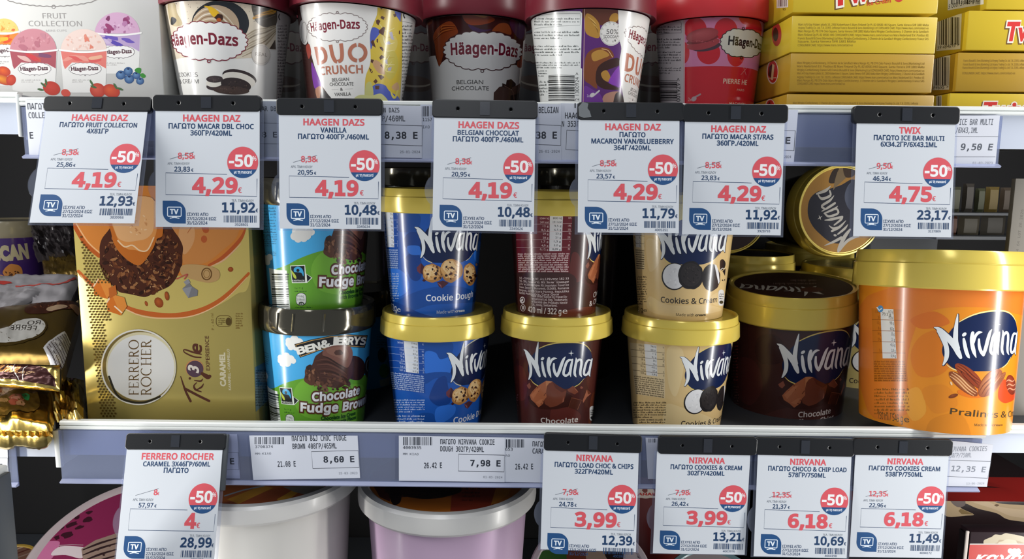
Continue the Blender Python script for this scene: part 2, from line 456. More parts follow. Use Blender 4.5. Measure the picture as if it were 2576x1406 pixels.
    def build(s, parent, m, names=True):
        made = []
        # each shape lies one ink layer above whatever it covers
        ids = sorted(s.box); n = len(ids); L = np.zeros(max(1, (ids[-1] + 1) if ids else 1)); B = np.array([np.concatenate(s.box[i]) for i in ids]) if ids else np.zeros((0, 4)); lv = np.zeros(n)
        for a in range(n):
            if a:
                q = B[:a]; hit = (q[:, 0] < B[a, 2]) & (q[:, 2] > B[a, 0]) & (q[:, 1] < B[a, 3]) & (q[:, 3] > B[a, 1])
                if hit.any(): lv[a] = lv[:a][hit].max() + 1
            L[ids[a]] = lv[a]
        for key in s.order:
            c = s.parts[key]
            if not c['n']: continue
            V, T, C = np.vstack(c['V']), np.vstack(c['T']), np.vstack(c['C']); V[:, 2] += s.d0 + s.dd * L[np.concatenate(c['G']).astype(int)]
            if s.disc:
                for a in np.arange(40) * 2 * math.pi / 40:
                    V, T, C = np.array(V), np.array(T), np.array(C); V, T, C = s._keep(V, T, C, 0, 0, 1, s.disc - (V[:, 0] * math.cos(a) + V[:, 1] * math.sin(a)))
                if len(T) == 0: continue
            if s.win:
                for ax, lim, sd in ((0, s.win[0], 1), (0, s.win[1], -1), (1, s.win[2], 1), (1, s.win[3], -1)):
                    if lim is not None: V, T, C = s._keep(np.array(V), np.array(T), np.array(C), ax, lim, sd)
                if len(T) == 0: continue
            if s.gu: V, T, C = s._clip(V, T, C, 0, s.gu)
            if s.gv: V, T, C = s._clip(np.array(V), np.array(T), C, 1, s.gv)
            V = np.array(V); T = np.array(T); used, T = np.unique(T, return_inverse=True); T = T.reshape(-1, 3); V = V[used]; C = np.array(C)[used]
            P, N = s.mapf(V)
            # all faces look outward
            a, b, d = P[T[:, 0]], P[T[:, 1]], P[T[:, 2]]
            flip = np.einsum('ij,ij->i', np.cross(b - a, d - a), N[T[:, 0]]) < 0
            T[flip] = T[flip][:, ::-1]
            me = bpy.data.meshes.new(c['name']); me.from_pydata(P.tolist(), [], T.tolist())
            at_ = me.color_attributes.new('Col', 'FLOAT_COLOR', 'POINT'); at_.data.foreach_set('color', np.array(C, dtype=np.float32).ravel())
            me.polygons.foreach_set('use_smooth', [True] * len(me.polygons))
            me.normals_split_custom_set_from_vertices(N.tolist())
            me.materials.append(M[c['m'] or m]); me.update()
            o = bpy.data.objects.new(c['name'], me); COL.objects.link(o); o.parent = c['parent'] or parent
            if c['label']: o['label'] = c['label']
            if c['name'] in ('small_print', 'perforation'): o['kind'] = 'stuff'
            made.append(o)
        return made
def plane_canvas(owner, mw, org, U, V, **kw):
    """local plane through org with unit axes U, V (local); print in millimetres"""
    org, U, V = Vector(org), Vector(U).normalized(), Vector(V).normalized(); N = U.cross(V); inv = mw.inverted()
    o_, u_, v_, n_ = [np.array(q) for q in (org, U, V, N)]
    def mapf(A):
        P = o_ + (np.outer(A[:, 0], u_) + np.outer(A[:, 1], v_) + np.outer(A[:, 2], n_)) * 0.001
        return P, np.tile(n_, (len(A), 1))
    cl = inv @ CAM; i3 = inv.to_3x3()
    def invf(x, y):
        d = i3 @ ray(x, y); t = (org - cl).dot(N) / d.dot(N); q = cl + d * t - org
        return (q.dot(U) * 1000, q.dot(V) * 1000)
    return Canvas(owner, mapf, invf, **kw)
def cone_canvas(owner, mw, r0, r1, h, n=96, **kw):
    """frustum about local z, radius r0 at z=0 and r1 at z=h; u = arc length (mm) at the middle radius, v = height (mm)"""
    rm = (r0 + r1) / 2 * 1000; inv = mw.inverted(); k = (r1 - r0) / h; cl = inv @ CAM; i3 = inv.to_3x3(); g = rm * 2 * math.pi / n
    cosn = 1 / math.sqrt(1 + k * k)
    def mapf(A):
        th = A[:, 0] / rm; z = A[:, 1] * 0.001
        # position on the flat facet of the lathe, not on the ideal circle
        st = 2 * math.pi / n; i = np.floor(th / st + 1e-9); f = th / st - i
        r = r0 + k * z; sx = np.sin(i * st) * (1 - f) + np.sin((i + 1) * st) * f; cx = np.cos(i * st) * (1 - f) + np.cos((i + 1) * st) * f
        N = np.column_stack([np.sin(th), -np.cos(th), np.full(len(A), -k)]) * cosn
        P = np.column_stack([r * sx, -r * cx, z]) + N * (A[:, 2] * 0.001)[:, None]
        return P, N
    def invf(x, y):
        d = i3 @ ray(x, y); o = cl
        a = d.x ** 2 + d.y ** 2 - (k * d.z) ** 2; rr = r0 + k * o.z
        b = 2 * (o.x * d.x + o.y * d.y - k * d.z * rr); c = o.x ** 2 + o.y ** 2 - rr ** 2
        D = b * b - 4 * a * c
        t = (-b - math.sqrt(D)) / (2 * a) if D > 0 else -b / (2 * a)
        q = o + d * t
        return (math.atan2(q.x, -q.y) * rm, q.z * 1000)
    return Canvas(owner, mapf, invf, gu=g, win=(-rm * 3.1, rm * 3.1, 0.2, h * 1000 - 0.1), **kw)

# ---------------------------------------------------------------- cabinet
ZU, ZL, ZB = 1.4345, 1.172, 0.855            # shelf decks: upper, lower, bottom
YU, YL = 0.550, 0.600                        # front faces of the two shelf rails
def setting(name, *a):
    o = box(name, *a); tag(o, kind='structure'); return o
setting('wall_back', -1.3, 1.3, 1.06, 1.09, 0.55, 1.95, 'shell')
setting('wall_left', -1.33, -1.30, 0.45, 1.09, 0.55, 1.95, 'shell')
setting('wall_right', 1.30, 1.33, 0.45, 1.09, 0.55, 1.95, 'shell')
setting('floor', -1.33, 1.33, 0.45, 1.09, 0.52, 0.55, 'shell')
setting('ceiling', -1.33, 1.33, 0.45, 1.09, 1.95, 1.98, 'shell')

def shelf(label, x0, x1, Y, zdeck, ztop, zpanel, strip=None, rh=0.0075):
    t = thing('shelf', label, 'shelf', Matrix.Translation((0, 0, 0)))
    box('deck', x0, x1, Y + 0.004, 1.055, zdeck - 0.004, zdeck, 'deck', t)
    # aluminium rail: two rounded ribs on a flat strip
    prof = [(0.002, ztop - rh), (-0.0035, ztop - rh), (-0.0045, ztop - rh * 0.86), (-0.0045, ztop - rh * 0.62), (-0.0034, ztop - rh * 0.55),
            (-0.0034, ztop - rh * 0.50), (-0.0045, ztop - rh * 0.43), (-0.0045, ztop - rh * 0.14), (-0.0034, ztop), (0.002, ztop)]
    v = [(x, Y + a, b) for x in (x0, x1) for a, b in prof]; n = len(prof)
    f = [(i, (i + 1) % n, n + (i + 1) % n, n + i) for i in range(n)] + [tuple(range(n))[::-1], tuple(range(n, 2 * n))]
    obj('rail', v, f, 'rail', t, 30)
    box('rail_panel', x0, x1, Y, Y + 0.003, zpanel, ztop - rh + 0.0005, 'panel', t)
    if strip:
        sx0, sx1, z0, z1 = strip
        box('price_strip', sx0, sx1, Y - 0.0045, Y - 0.0035, z0, z1, 'strip', t, label='clear bluish ticket strip')
        prof = [(-0.0075, z0), (-0.0085, z0 + 0.0012), (-0.0045, z0 + 0.003), (-0.0035, z0 + 0.003), (-0.0035, z0)]
        v = [(x, Y + a, b) for x in (sx0, sx1) for a, b in prof]; n = len(prof)
        f = [(i, (i + 1) % n, n + (i + 1) % n, n + i) for i in range(n)] + [tuple(range(n))[::-1], tuple(range(n, 2 * n))]
        obj('strip_lip', v, f, 'stripedge', t)
    return t
def X(px, py, Y): return at(px, py, Y).x
def Z(px, py, Y): return at(px, py, Y).z
zru, zrl = Z(1300, 256, YU - 0.004), Z(1300, 1070, YL - 0.004)
shelf('upper freezer shelf carrying the ice cream tubs and yellow boxes', X(58, 250, YU), 0.52, YU, ZU, zru, zru - 0.030,
      (X(62, 250, YU), X(2512, 300, YU), Z(1000, 408, YU), zru - 0.007), 0.006)
shelf('middle freezer shelf carrying the stacked tubs and gold box', X(158, 1070, YL), X(2472, 1090, YL), YL, ZL, zrl, zrl - 0.031,
      (X(160, 1150, YL), X(2458, 1150, YL), Z(1000, 1215, YL), zrl - 0.008))
shelf('left neighbouring shelf holding the gold wrapped bars', X(-160, 1100, YL), X(138, 1100, YL), YL, ZL, zrl - 0.002, zrl - 0.033,
      (X(-160, 1100, YL), X(50, 1150, YL), Z(20, 1224, YL - 0.006), zrl - 0.009))
shelf('right neighbouring shelf end beside the orange tub', X(2482, 1100, YL), X(2800, 1100, YL), YL + 0.012, ZL, zrl, zrl - 0.026)
shelf('left neighbouring upper shelf end under the fruit box', X(-200, 240, YU), X(44, 240, YU), YU + 0.004, ZU, zru + 0.004, zru - 0.026)
for lab, x0, x1, z0, z1, Y in (('grey bracket closing the left end of the middle shelf', 140, 157, 1172, 1080, YL),
                               ('grey bracket by the label end under the fruit box', 46, 57, 345, 238, YU)):
    t = thing('shelf_bracket', lab, 'bracket', Matrix.Translation((X(x0, z1, Y), Y, 0)))
    w = X(x1, z1, Y) - X(x0, z1, Y)
    box('side_plate', 0, w * 0.55, 0.0, 0.30, Z(x0, z0, Y), Z(x0, z1, Y), 'bracket', t, 0.0008)
    box('front_lip', 0, w * 0.9, -0.004, 0.0, Z(x0, z0, Y), Z(x0, z1, Y), 'bracketlight', t, 0.0008)
# bottom basket deck
t = thing('basket_deck', 'dark bottom deck under the large white and lilac tubs', 'shelf', Matrix.Translation((0, 0, 0)))
box('deck', -0.9, 0.9, 0.55, 1.055, ZB - 0.006, ZB, 'deck', t)
# edge of the opened door
t = thing('door_edge', 'grey upright door edge at the lower left corner', 'door', Matrix.Translation((0, 0, 0)))
e0, e1 = at(22, 1290, 0.50), at(4, 1290, 0.50)
box('frame', e0.x - 0.05, e0.x - 0.004, 0.47, 0.51, 0.9, Z(4, 1180, 0.5), 'bracketlight', t, 0.002)
box('seal', e0.x - 0.004, e0.x, 0.474, 0.506, 0.9, Z(4, 1180, 0.5) - 0.004, 'grey', t, 0.001)
t.location = (0, 0, 0)

# ---------------------------------------------------------------- tub builder
class NS: pass
def tub(name, label, px, Y, zd, ylb, wl, hl, rt, rb, lid='goldlid', body='#e8e6e2', tilt=0.0, group=None, bodym='tub', cat='ice cream tub', style='gold', lean=0.0):
    T = NS(); c = at(px, ylb, Y); rl = wl / 2 / F_PX * depth(c)
    zlb = at(px, ylb, Y - rl).z; h = zlb - zd; T.h, T.rl = h, rl; T.r0, T.r1 = rb * rl, rt * rl
    mw = Matrix.Translation((c.x - math.tan(R(tilt)) * h, Y, zd)) @ Matrix.Rotation(R(tilt), 4, 'Y') @ Matrix.Rotation(R(lean), 4, 'X')
    return tub_at(T, name, label, mw, hl, lid, body, group, bodym, cat, style)
def tub_at(T, name, label, mw, hl, lid, body, group, bodym, cat, style):
    T.mw = mw; h, rl, r0, r1 = T.h, T.rl, T.r0, T.r1
    T.emp = thing(name, label, cat, mw, group)
    prof = [(0.0001, 0.003), (r0 * 0.93, 0.003), (r0 * 0.95, 0.0), (r0, 0.0), (r1, h)]
    T.body = lathe('body', prof, solid(body, bodym), T.emp)
    if style == 'gold':
        lp = [(r1 * 0.97, h + 0.001), (rl * 0.988, h), (rl, h + 0.0012), (rl * 0.985, h + 0.64 * hl), (rl * 0.978, h + 0.66 * hl), (rl * 0.964, h + 0.67 * hl),
              (rl * 0.955, h + 0.95 * hl), (rl * 0.945, h + hl), (rl * 0.915, h + hl), (rl * 0.90, h + hl - 0.0015), (0.0001, h + hl - 0.0015)]
    elif style == 'hd':
        lp = [(r1 * 0.97, h + 0.001), (rl * 0.99, h), (rl, h + 0.0012), (rl * 0.985, h + 0.94 * hl), (rl * 0.965, h + hl), (rl * 0.9, h + hl), (rl * 0.88, h + hl - 0.0015), (0.0001, h + hl - 0.0015)]
    else:
        lp = [(r1 * 0.97, h + 0.001), (rl * 0.965, h - 0.001), (rl * 0.995, h + 0.002), (rl, h + 0.3 * hl), (rl * 0.995, h + 0.85 * hl), (rl * 0.97, h + hl), (rl * 0.9, h + hl), (rl * 0.88, h + hl - 0.0015), (0.0001, h + hl - 0.0015)]
    T.lid = lathe('lid', lp, lid, T.emp)
    T.hl = hl; T.top = h + hl; T.rec = h + hl - 0.0015
    T.ztop = mw.translation.z + T.rec
    T.cv = cone_canvas(T, mw, r0, r1, h); T.cv.part('label_print', T.body)
    T.m = bodym
    return T
_sol = {}
def solid(col, kind):
    k = (col, kind)
    if k not in _sol:
        rough, coat, metal = {'tub': (0.22, 0.30, 0), 'carton': (0.3, 0.15, 0), 'foilink': (0.25, 0, 0.55), 'paper': (0.6, 0, 0), 'plastic': (0.28, 0.1, 0)}[kind]
        _sol[k] = mat('print_base_' + str(len(_sol)), col, rough, metal, coat)
    return _sol[k]
def lid_canvas(T):
    c = plane_canvas(T, T.mw, (0, 0, T.rec), (1, 0, 0), (0, 1, 0), disc=T.rl * 885); c.part('lid_print', T.lid); return c

# ---------------------------------------------------------------- carton builder
def carton(name, label, cat, bl, br, Y0, Y1, ytop, depth_, col, kind='carton', group=None, bevel=0.0008, bodyname='carton', pitch=0.0, zbase=None):
    """bl, br: picture points of the bottom front corners at depths Y0, Y1; ytop: picture row of the top edge over bl"""
    C = NS(); P0, P1 = at(bl[0], bl[1], Y0), at(br[0], br[1], Y1); d = P1 - P0; d.z = 0; C.w = d.length; ux = d.normalized(); uy = Vector((-ux.y, ux.x, 0))
    if zbase is not None: P0.z = zbase
    C.h = at(bl[0], ytop, Y0).z - P0.z; C.d = depth_
    mw = Matrix(((ux.x, uy.x, 0, P0.x), (ux.y, uy.y, 0, P0.y), (0, 0, 1, P0.z), (0, 0, 0, 1))) @ Matrix.Rotation(R(pitch), 4, 'X')
    C.mw = mw; C.emp = thing(name, label, cat, mw, group)
    C.body = box(bodyname, 0, C.w, 0, C.d, 0, C.h, solid(col, kind) if col not in M else col, C.emp, bevel)
    C.front = plane_canvas(C, mw, (0, 0, 0), (1, 0, 0), (0, 0, 1), win=(0, C.w * 1000, 0, C.h * 1000)); C.front.part('front_print', C.body)
    C.left = plane_canvas(C, mw, (0, 0, 0), (0, -1, 0), (0, 0, 1), win=(-C.d * 1000, 0, 0, C.h * 1000)); C.left.part('side_print', C.body)
    C.right = plane_canvas(C, mw, (C.w, 0, 0), (0, 1, 0), (0, 0, 1), win=(0, C.d * 1000, 0, C.h * 1000)); C.right.part('side_print', C.body)
    C.top = plane_canvas(C, mw, (0, 0, C.h), (1, 0, 0), (0, 1, 0), win=(0, C.w * 1000, 0, C.d * 1000)); C.top.part('top_print', C.body)
    return C
def cbuild(C, kind='carton'):
    for c in (C.front, C.left, C.right, C.top): c.build(C.body, kind)

# ---------------------------------------------------------------- promotion price tags
RED, NAVY = '#cf525c', '#1b3a60'
def promo(label, bar, tl, tr, bl, br, Y, lines, old, oldkg, price, newkg, code, seed, navy=NAVY, tv='#1d4a7c'):
    # the tag hangs from its bar with the lower edge swung out: find the swing that makes it a true rectangle
    mid = lambda q, r: ((q[0] + r[0]) / 2, (q[1] + r[1]) / 2)
    p0, p1 = at(tl[0], tl[1], Y), at(tr[0], tr[1], Y); mt = (p0 + p1) / 2; rt = (p1 - p0).normalized(); w = (p1 - p0).length
    m2 = mid(bl, br); d = ray(*m2); sw = 0.012
    if abs(m2[0] - IW / 2) > 380: sw = min(0.03, max(0.002, Y + (CAM - mt).dot(rt) / (d / d.y).dot(rt)))
    mb = at(m2[0], m2[1], Y - sw); up = mt - mb; up = up - rt * up.dot(rt); hgt = up.length; up.normalize(); fw = up.cross(rt)
    mw = Matrix(((rt.x, fw.x, up.x, mt.x), (rt.y, fw.y, up.y, mt.y), (rt.z, fw.z, up.z, mt.z), (0, 0, 0, 1)))
    t = thing('price_tag', label, 'price tag', mw, 'half price promotion tags')
    b0, b1 = at(bar[0], bar[1], Y) - mt, at(bar[2], bar[3], Y) - mt
    bx0, bx1 = b0.dot(rt), b1.dot(rt); hb = b0.dot(up) * 0.5 + at(bar[2], bar[1], Y).__sub__(mt).dot(up) * 0.5; hb = max(0.006, hb)
    bar_o = plate('clip_bar', rrect(bx0, -0.0008, bx1, hb, 0.0022), [circ(bx0 + (bx1 - bx0) * 0.24, hb * 0.46, 0.0017), circ(bx0 + (bx1 - bx0) * 0.75, hb * 0.46, 0.0017)],
          0.005, 'black', t, 0.0007)
    cx = bx0 + (bx1 - bx0) * 0.5
    box('tape', cx - 0.0035, cx + 0.0035, -0.0030, -0.0026, 0.0006, hb - 0.0008, 'tape', bar_o)
    box('bar_back', bx0 + 0.001, bx1 - 0.001, 0.0008, 0.0022, 0.0005, hb - 0.001, 'hole', bar_o)
    s = hgt
    hl = w / 2
    outer = [(-hl - 0.0018, 0), (-hl - 0.0018, -s * 0.53)] + [(-hl - 0.0018 - 0.0042 * math.sin(math.pi * i / 14) ** 0.7, -s * 0.53 - s * 0.24 * i / 14) for i in range(1, 14)] \
        + [(-hl - 0.0018, -s * 0.77), (-hl - 0.0018, -s - 0.0012), (hl + 0.0022, -s - 0.0012), (hl + 0.0022, 0)]
    plate('sleeve', outer, [], 0.0008, 'clear', t, 0.0002, label='clear plastic sleeve')
    card = box('card', -hl, hl, -0.0017, -0.0013, -s, 0.0002, 'cardbase', t)
    c = plane_canvas(t, mw, (0, -0.0017, 0), (1, 0, 0), (0, 0, 1), d0=0.05, dd=0.009)
    k = w * 1000 / 1022
    c.raw(561, 212, k)
    c.part('lettering', card)
    c.tc(lines[0], 602, 331, 62, RED, 'i', 0.11, 1.0)
    y = 402
    for ln in lines[1:]:
        c.tc(ln, 598, y, 47, navy, 'i', 0.10, 0.93 if len(ln) < 22 else 0.86); y += 66
    c.tc('ΑΡΧ. ΤΙΜΗ ΚΙΛΟΥ', 168, 758, 24, '#5d6672', 'i', 0, 0.78, 'l')
    c.tc(oldkg, 236, 823, 45, navy, 'i', 0.07, 0.95, 'l'); c.tc('€', 402, 823, 28, navy, 'i', 0.08, 0.9, 'l')
    c.tc('ΤΕΛ. ΤΙΜΗ ΚΙΛΟΥ', 1015, 1118, 24, '#5d6672', 'i', 0, 0.78, 'r')
    c.tc(newkg, 1030, 1218, 90, navy, 'i', 0.11, 0.98, 'r'); c.tc('€', 1036, 1218, 34, navy, 'i', 0.08, 0.8, 'l')
    for i, ln in enumerate(('ΙΣΧΥΕΙ ΑΠΟ', '27/12/2024 ΕΩΣ', '31/12/2024')): c.tc(ln, 359, 1258 + 42 * i, 29, navy, 'i', 0.05, 0.92, 'l')
    c.part('old_price', card)
    c.tc(old, 418, 697, 56, RED, 'i', 0.09, 0.95, 'r'); c.tc('€', 420, 697, 30, RED, 'i', 0.08, 0.8, 'l')
    c.stroke([(190, 703), (428, 632)], 4, '#5c6470', cap=False)
    c.part('price_panel', card)
    c.stroke([(752, 848), (150, 838), (150, 1052), (1045, 1062), (1048, 888)], 5, navy, cap=False)
    c.text(price, 420 if len(price) > 2 else 742, 1027, 846, 1027, 140, RED, 'i', 0.15, res=5); c.tc('€', 862, 1027, 50, RED, 'i', 0.05, 0.9, 'l')
    c.part('discount_badge', card)
    c.ell(907, 730, 152, 154, RED, n=48)
    c.poly([(907 + 152 * math.cos(R(a)), 730 + 154 * math.sin(R(a))) for a in np.linspace(26, 154, 26)], tv)
    c.text('-50', 778, 768, 1000, 768, 108, '#e6e7e8', 'i', 0.12, res=5); c.tc('%', 1003, 712, 44, '#eef0f2', 'i', 0.02, 0.85, 'l')
    c.text('με τη mascard', 822, 838, 995, 838, 27, '#e6ebf2', 'i', 0.08)
    c.part('tv_logo', card)
    c.poly([(120, 1112), (235, 1112)] + [(235 + 112 * math.sin(R(a)), 1224 - 112 * math.cos(R(a))) for a in range(10, 91, 10)] + [(347, 1335), (232, 1335)]
           + [(232 - 112 * math.sin(R(a)), 1223 + 112 * math.cos(R(a))) for a in range(10, 91, 10)], tv)
    c.stroke(rrect(168, 1174, 302, 1264, 9, 3), 8, '#dfe8f1', closed=True); c.text('TV', 194, 1241, 272, 1241, 46, '#dfe8f1', 'i', 0.14)
    c.stroke([(212, 1272), (258, 1272)], 7, '#dfe8f1'); c.stroke([(192, 1283), (235, 1277), (282, 1283)], 7, '#dfe8f1')
    c.part('barcode', card)
    c.bars(722, 1252, 1048, 1320, navy, seed, 26); c.tc(code, 895, 1353, 24, navy, 'i', 0.02, 1.0)
    c.build(card, 'card')
    if code == '4005351':
        tp = plate('loose_tape', [(bx0 + 0.0005, hb * 0.1), (bx0 + 0.004, -0.0002), (bx0 + 0.009, 0.0006), (bx0 + 0.0078, hb * 0.42), (bx0 + 0.0062, hb * 0.62), (bx0 + 0.0068, hb * 0.92), (bx0 + 0.003, hb * 1.02), (bx0, hb * 0.7)], [], 0.0004, 'loosetape', bar_o, 0.0001); tp.location.y = -0.0031
    if lines[0].startswith('FERR'): box('bar_arm', bx1 - 0.003, bx1 + 0.002, -0.0012, 0.0022, -0.034, hb, 'grey', bar_o, 0.0005)
    return t
M['loosetape'] = clear('loose_clear_tape', '#ffffff', 0.45, 0.15, '#8d9296')
M['cardbase'] = mat('white_card', '#c9ced5', 0.38)

# ---------------------------------------------------------------- twelve promotion tags
YT, YT2 = 0.537, 0.587
PROMO = [
 ('promotion tag priced 4,19, swung askew, leftmost of the top row', (112, 243, 380, 275), (120, 277), (374, 279), (72, 559), (347, 566), YT, ['HAAGEN DAZ', 'ΠΑΓΩΤΟ FRUIT COLLECTON', '4X81ΓΡ'], '8,38', '25,86', '4,19', '12,93', '3839966'),
 ('promotion tag priced 4,29 under the cookies and cream tub, second in the top row', (387, 242, 656, 272), (394, 275), (655, 277), (394, 571), (655, 573), YT, ['HAAGEN DAZ', 'ΠΑΓΩΤΟ MACAR DBL CHOC', '360ΓΡ/420ML'], '8,58', '23,83', '4,29', '11,92', '3928801'),
 ('promotion tag priced 4,19 for vanilla ice cream, third in the top row', (698, 250, 961, 283), (703, 285), (959, 287), (705, 575), (960, 577), YT, ['HAAGEN DAZS', 'VANILLA', 'ΠΑΓΩΤΟ 400ΓΡ./460ML'], '8,38', '20,95', '4,19', '10,48', '3345634'),
 ('promotion tag priced 4,19 for Belgian chocolate, fourth in the top row', (1090, 254, 1350, 290), (1093, 292), (1347, 296), (1090, 579), (1344, 584), YT, ['HAAGEN DAZS', 'BELGIAN CHOCOLAT', 'ΠΑΓΩΤΟ 400ΓΡ./460ML'], '8,38', '20,95', '4,19', '10,48', '3345626'),
 ('promotion tag priced 4,29 for vanilla blueberry macaron, with torn corner tape', (1455, 260, 1718, 296), (1455, 298), (1708, 300), (1450, 584), (1705, 588), YT, ['HAAGEN DAZ', 'ΠΑΓΩΤΟ', 'MACARON VAN/BLUEBERRY', '364Γ/420ML'], '8,58', '23,57', '4,29', '11,79', '4005351'),
 ('promotion tag priced 4,29 for strawberry raspberry macaron, under the red tub', (1719, 265, 1978, 300), (1722, 302), (1972, 305), (1712, 588), (1964, 593), YT, ['HAAGEN DAZ', 'ΠΑΓΩΤΟ MACAR ST/RAS', '360ΓΡ./420ML'], '8,58', '23,83', '4,29', '11,92', '3928793'),
 ('promotion tag priced 4,75 below the yellow boxes, rightmost of the top row', (2148, 270, 2408, 304), (2153, 306), (2400, 309), (2141, 593), (2392, 598), YT, ['TWIX', 'ΠΑΓΩΤΟ ICE BAR MULTI', '6X34.2ΓΡ/6X43.1ML'], '9,50', '46,34', '4,75', '23,17', '3137809'),
 ('promotion tag priced 4 euro, below the gold carton', (317, 1092, 567, 1124), (322, 1126), (562, 1127), (293, 1412), (540, 1416), YT2, ['FERRERO ROCHER', 'CARAMEL 3X46ΓΡ/60ML', 'ΠΑΓΩΤΟ'], '8', '57,97', '4', '28,99', '3916203'),
 ('promotion tag priced 3,99 for chocolate and chips, left of the right-hand four', (1371, 1094, 1612, 1130), (1367, 1127), (1606, 1134), (1355, 1380), (1593, 1386), YT2, ['NIRVANA', 'ΠΑΓΩΤΟ LOAD CHOC & CHIPS', '322ΓΡ/420ML'], '7,98', '24,78', '3,99', '12,39', '4003992'),
 ('promotion tag priced 3,99 for cookies and cream 420 ml, below the beige tubs', (1658, 1099, 1900, 1134), (1652, 1135), (1886, 1139), (1641, 1388), (1872, 1394), YT2, ['NIRVANA', 'ΠΑΓΩΤΟ COOKIES & CREAM', '302ΓΡ/420ML'], '7,98', '26,42', '3,99', '13,21', '4003976'),
 ('promotion tag priced 6,18 below the large brown tub, third of the lower right four', (1902, 1104, 2145, 1138), (1905, 1138), (2140, 1143), (1893, 1398), (2129, 1401), YT2, ['NIRVANA', 'ΠΑΓΩΤΟ CHOCO & CHIP LOAD', '578ΓΡ/750ML'], '12,35', '21,37', '6,18', '10,69', '4004198'),
 ('promotion tag priced 6,18 for cookies cream 750 ml, rightmost of the lower row', (2147, 1105, 2390, 1138), (2150, 1138), (2384, 1141), (2133, 1398), (2366, 1401), YT2, ['NIRVANA', 'ΠΑΓΩΤΟ COOKIES CREAM', '538ΓΡ/750ML'], '12,35', '22,96', '6,18', '11,49', '4004172'),
]
for i, a in enumerate(PROMO):
    promo(*a, seed=i + 3)

# ---------------------------------------------------------------- paper shelf labels in the strips
INK = '#2b303c'
def shelf_label(label, q, Y, draw, cat='shelf label', group=None, col='#d9dde8'):
    """q: picture corners tl, tr, br, bl"""
    P = [at(a[0], a[1], Y) for a in q]; o = P[0].copy(); mw = Matrix.Translation(o)
    t = thing('shelf_label', label, cat, mw, group)
    v = [tuple(p - o) for p in P] + [tuple(p - o + Vector((0, 0.0003, 0))) for p in P]
    b = obj('paper', v, [(3, 2, 1, 0), (4, 5, 6, 7), (0, 1, 5, 4), (1, 2, 6, 5), (2, 3, 7, 6), (3, 0, 4, 7)], solid(col, 'paper'), t)
    c = plane_canvas(t, mw, (0, 0, 0), (1, 0, 0), (0, 0, 1), d0=0.05, dd=0.01); c.part('lettering', b)
    draw(c); c.build(b, 'paper'); return t
K2 = 750 / 2576
def d_bj(c):
    c.fr(600, 1000, K2)
    c.text('ΠΑΓΩΤΟ B&J CHOC FUDGE', 462, 375, 932, 370, 44, INK, 'm', 0.04); c.text('BROWN 408ΓΡ/465ML', 468, 443, 848, 438, 44, INK, 'm', 0.04)
    c.text('21.08 E', 340, 598, 495, 595, 46, INK, 'm', 0.05); c.text('8,60 E', 738, 560, 1000, 556, 50, INK, 'm', 0.09)
    c.text('3700374', 145, 436, 298, 434, 22, '#50555f', 'm', 0.03); c.text('MM:ΚΙΛΟ', 145, 494, 282, 492, 18, '#6b707b', 'm'); c.text('15-03-2023', 868, 663, 1028, 661, 18, '#7d828d', 'm')
    c.part('price_frame'); c.stroke([(630, 466), (1033, 458), (1042, 603), (642, 613)], 4, INK, closed=True)
    c.part('barcode'); c.bars(140, 340, 395, 403, INK, 5, 22)
def d_nv(c):
    c.fr(600, 1000, K2)
    c.text('ΠΑΓΩΤΟ NIRVANA COOKIE', 1745, 402, 2212, 407, 44, INK, 'm', 0.05); c.text('DOUGH 302ΓΡ/420ML', 1745, 464, 2120, 470, 44, INK, 'm', 0.05)
    c.text('26.42 E', 1605, 610, 1758, 608, 46, INK, 'm', 0.06); c.text('7,98 E', 2005, 590, 2262, 594, 50, INK, 'm', 0.10)
    c.text('4003935', 1422, 443, 1578, 445, 24, INK, 'm', 0.04); c.text('MM ΚΙΛΟ', 1422, 497, 1555, 499, 19, '#555a66', 'm'); c.text('01-05-2024', 2115, 695, 2280, 698, 18, '#7d828d', 'm')
    c.part('price_frame'); c.stroke([(1902, 488), (2298, 498), (2294, 642), (1900, 634)], 5, INK, closed=True)
    c.part('barcode'); c.bars(1424, 340, 1675, 412, INK, 9, 22)
def d_nv2(c):
    c.fr(600, 1000, K2)
    c.text('653', 2305, 458, 2368, 459, 24, INK, 'm', 0.04); c.text('ΛΟ', 2302, 510, 2345, 511, 19, '#555a66', 'm'); c.text('26.42 E', 2393, 620, 2545, 618, 46, INK, 'm', 0.06)
    c.text('ΠΑΓΩΤ', 2540, 420, 2650, 423, 42, INK, 'm', 0.05); c.text('CARA', 2540, 482, 2640, 485, 42, INK, 'm', 0.05)
    c.part('barcode'); c.bars(2310, 360, 2470, 432, INK, 12, 14)
f2 = lambda *q: [(600 + a * K2, 1000 + b * K2) for a, b in q]
YS2, YS1 = YL - 0.0050, YU - 0.0050
shelf_label('paper label reading 8,60 E in the strip below the green tub', f2((92, 328), (1028, 330), (1050, 695), (128, 712)), YS2, d_bj)
shelf_label('paper label reading 7,98 E in the strip below the blue tubs', f2((1385, 330), (2300, 345), (2298, 730), (1386, 718)), YS2 - 0.0004, d_nv)
shelf_label('paper label reading 26.42 E partly behind the 3,99 chocolate tag', f2((2290, 345), (2660, 356), (2660, 735), (2292, 728)), YS2, d_nv2)
def d_a(c):
    c.fr(600, 0, 750 / 2197)
    c.text('N DAZS', 1070, 828, 1185, 828, 34, '#3c3f47', 'm', 0.04); c.text('ΓΡ/460ML', 1035, 893, 1228, 893, 40, '#3c3f47', 'm', 0.04)
    c.text('8,38 E', 1080, 1020, 1318, 1022, 48, '#30333c', 'm', 0.10); c.text('26-01-2024', 1190, 1128, 1338, 1128, 18, '#5d616b', 'm')
    c.part('price_frame'); c.stroke([(1000, 915), (1355, 928), (1352, 1075), (1000, 1062)], 4, '#30333c', closed=True)
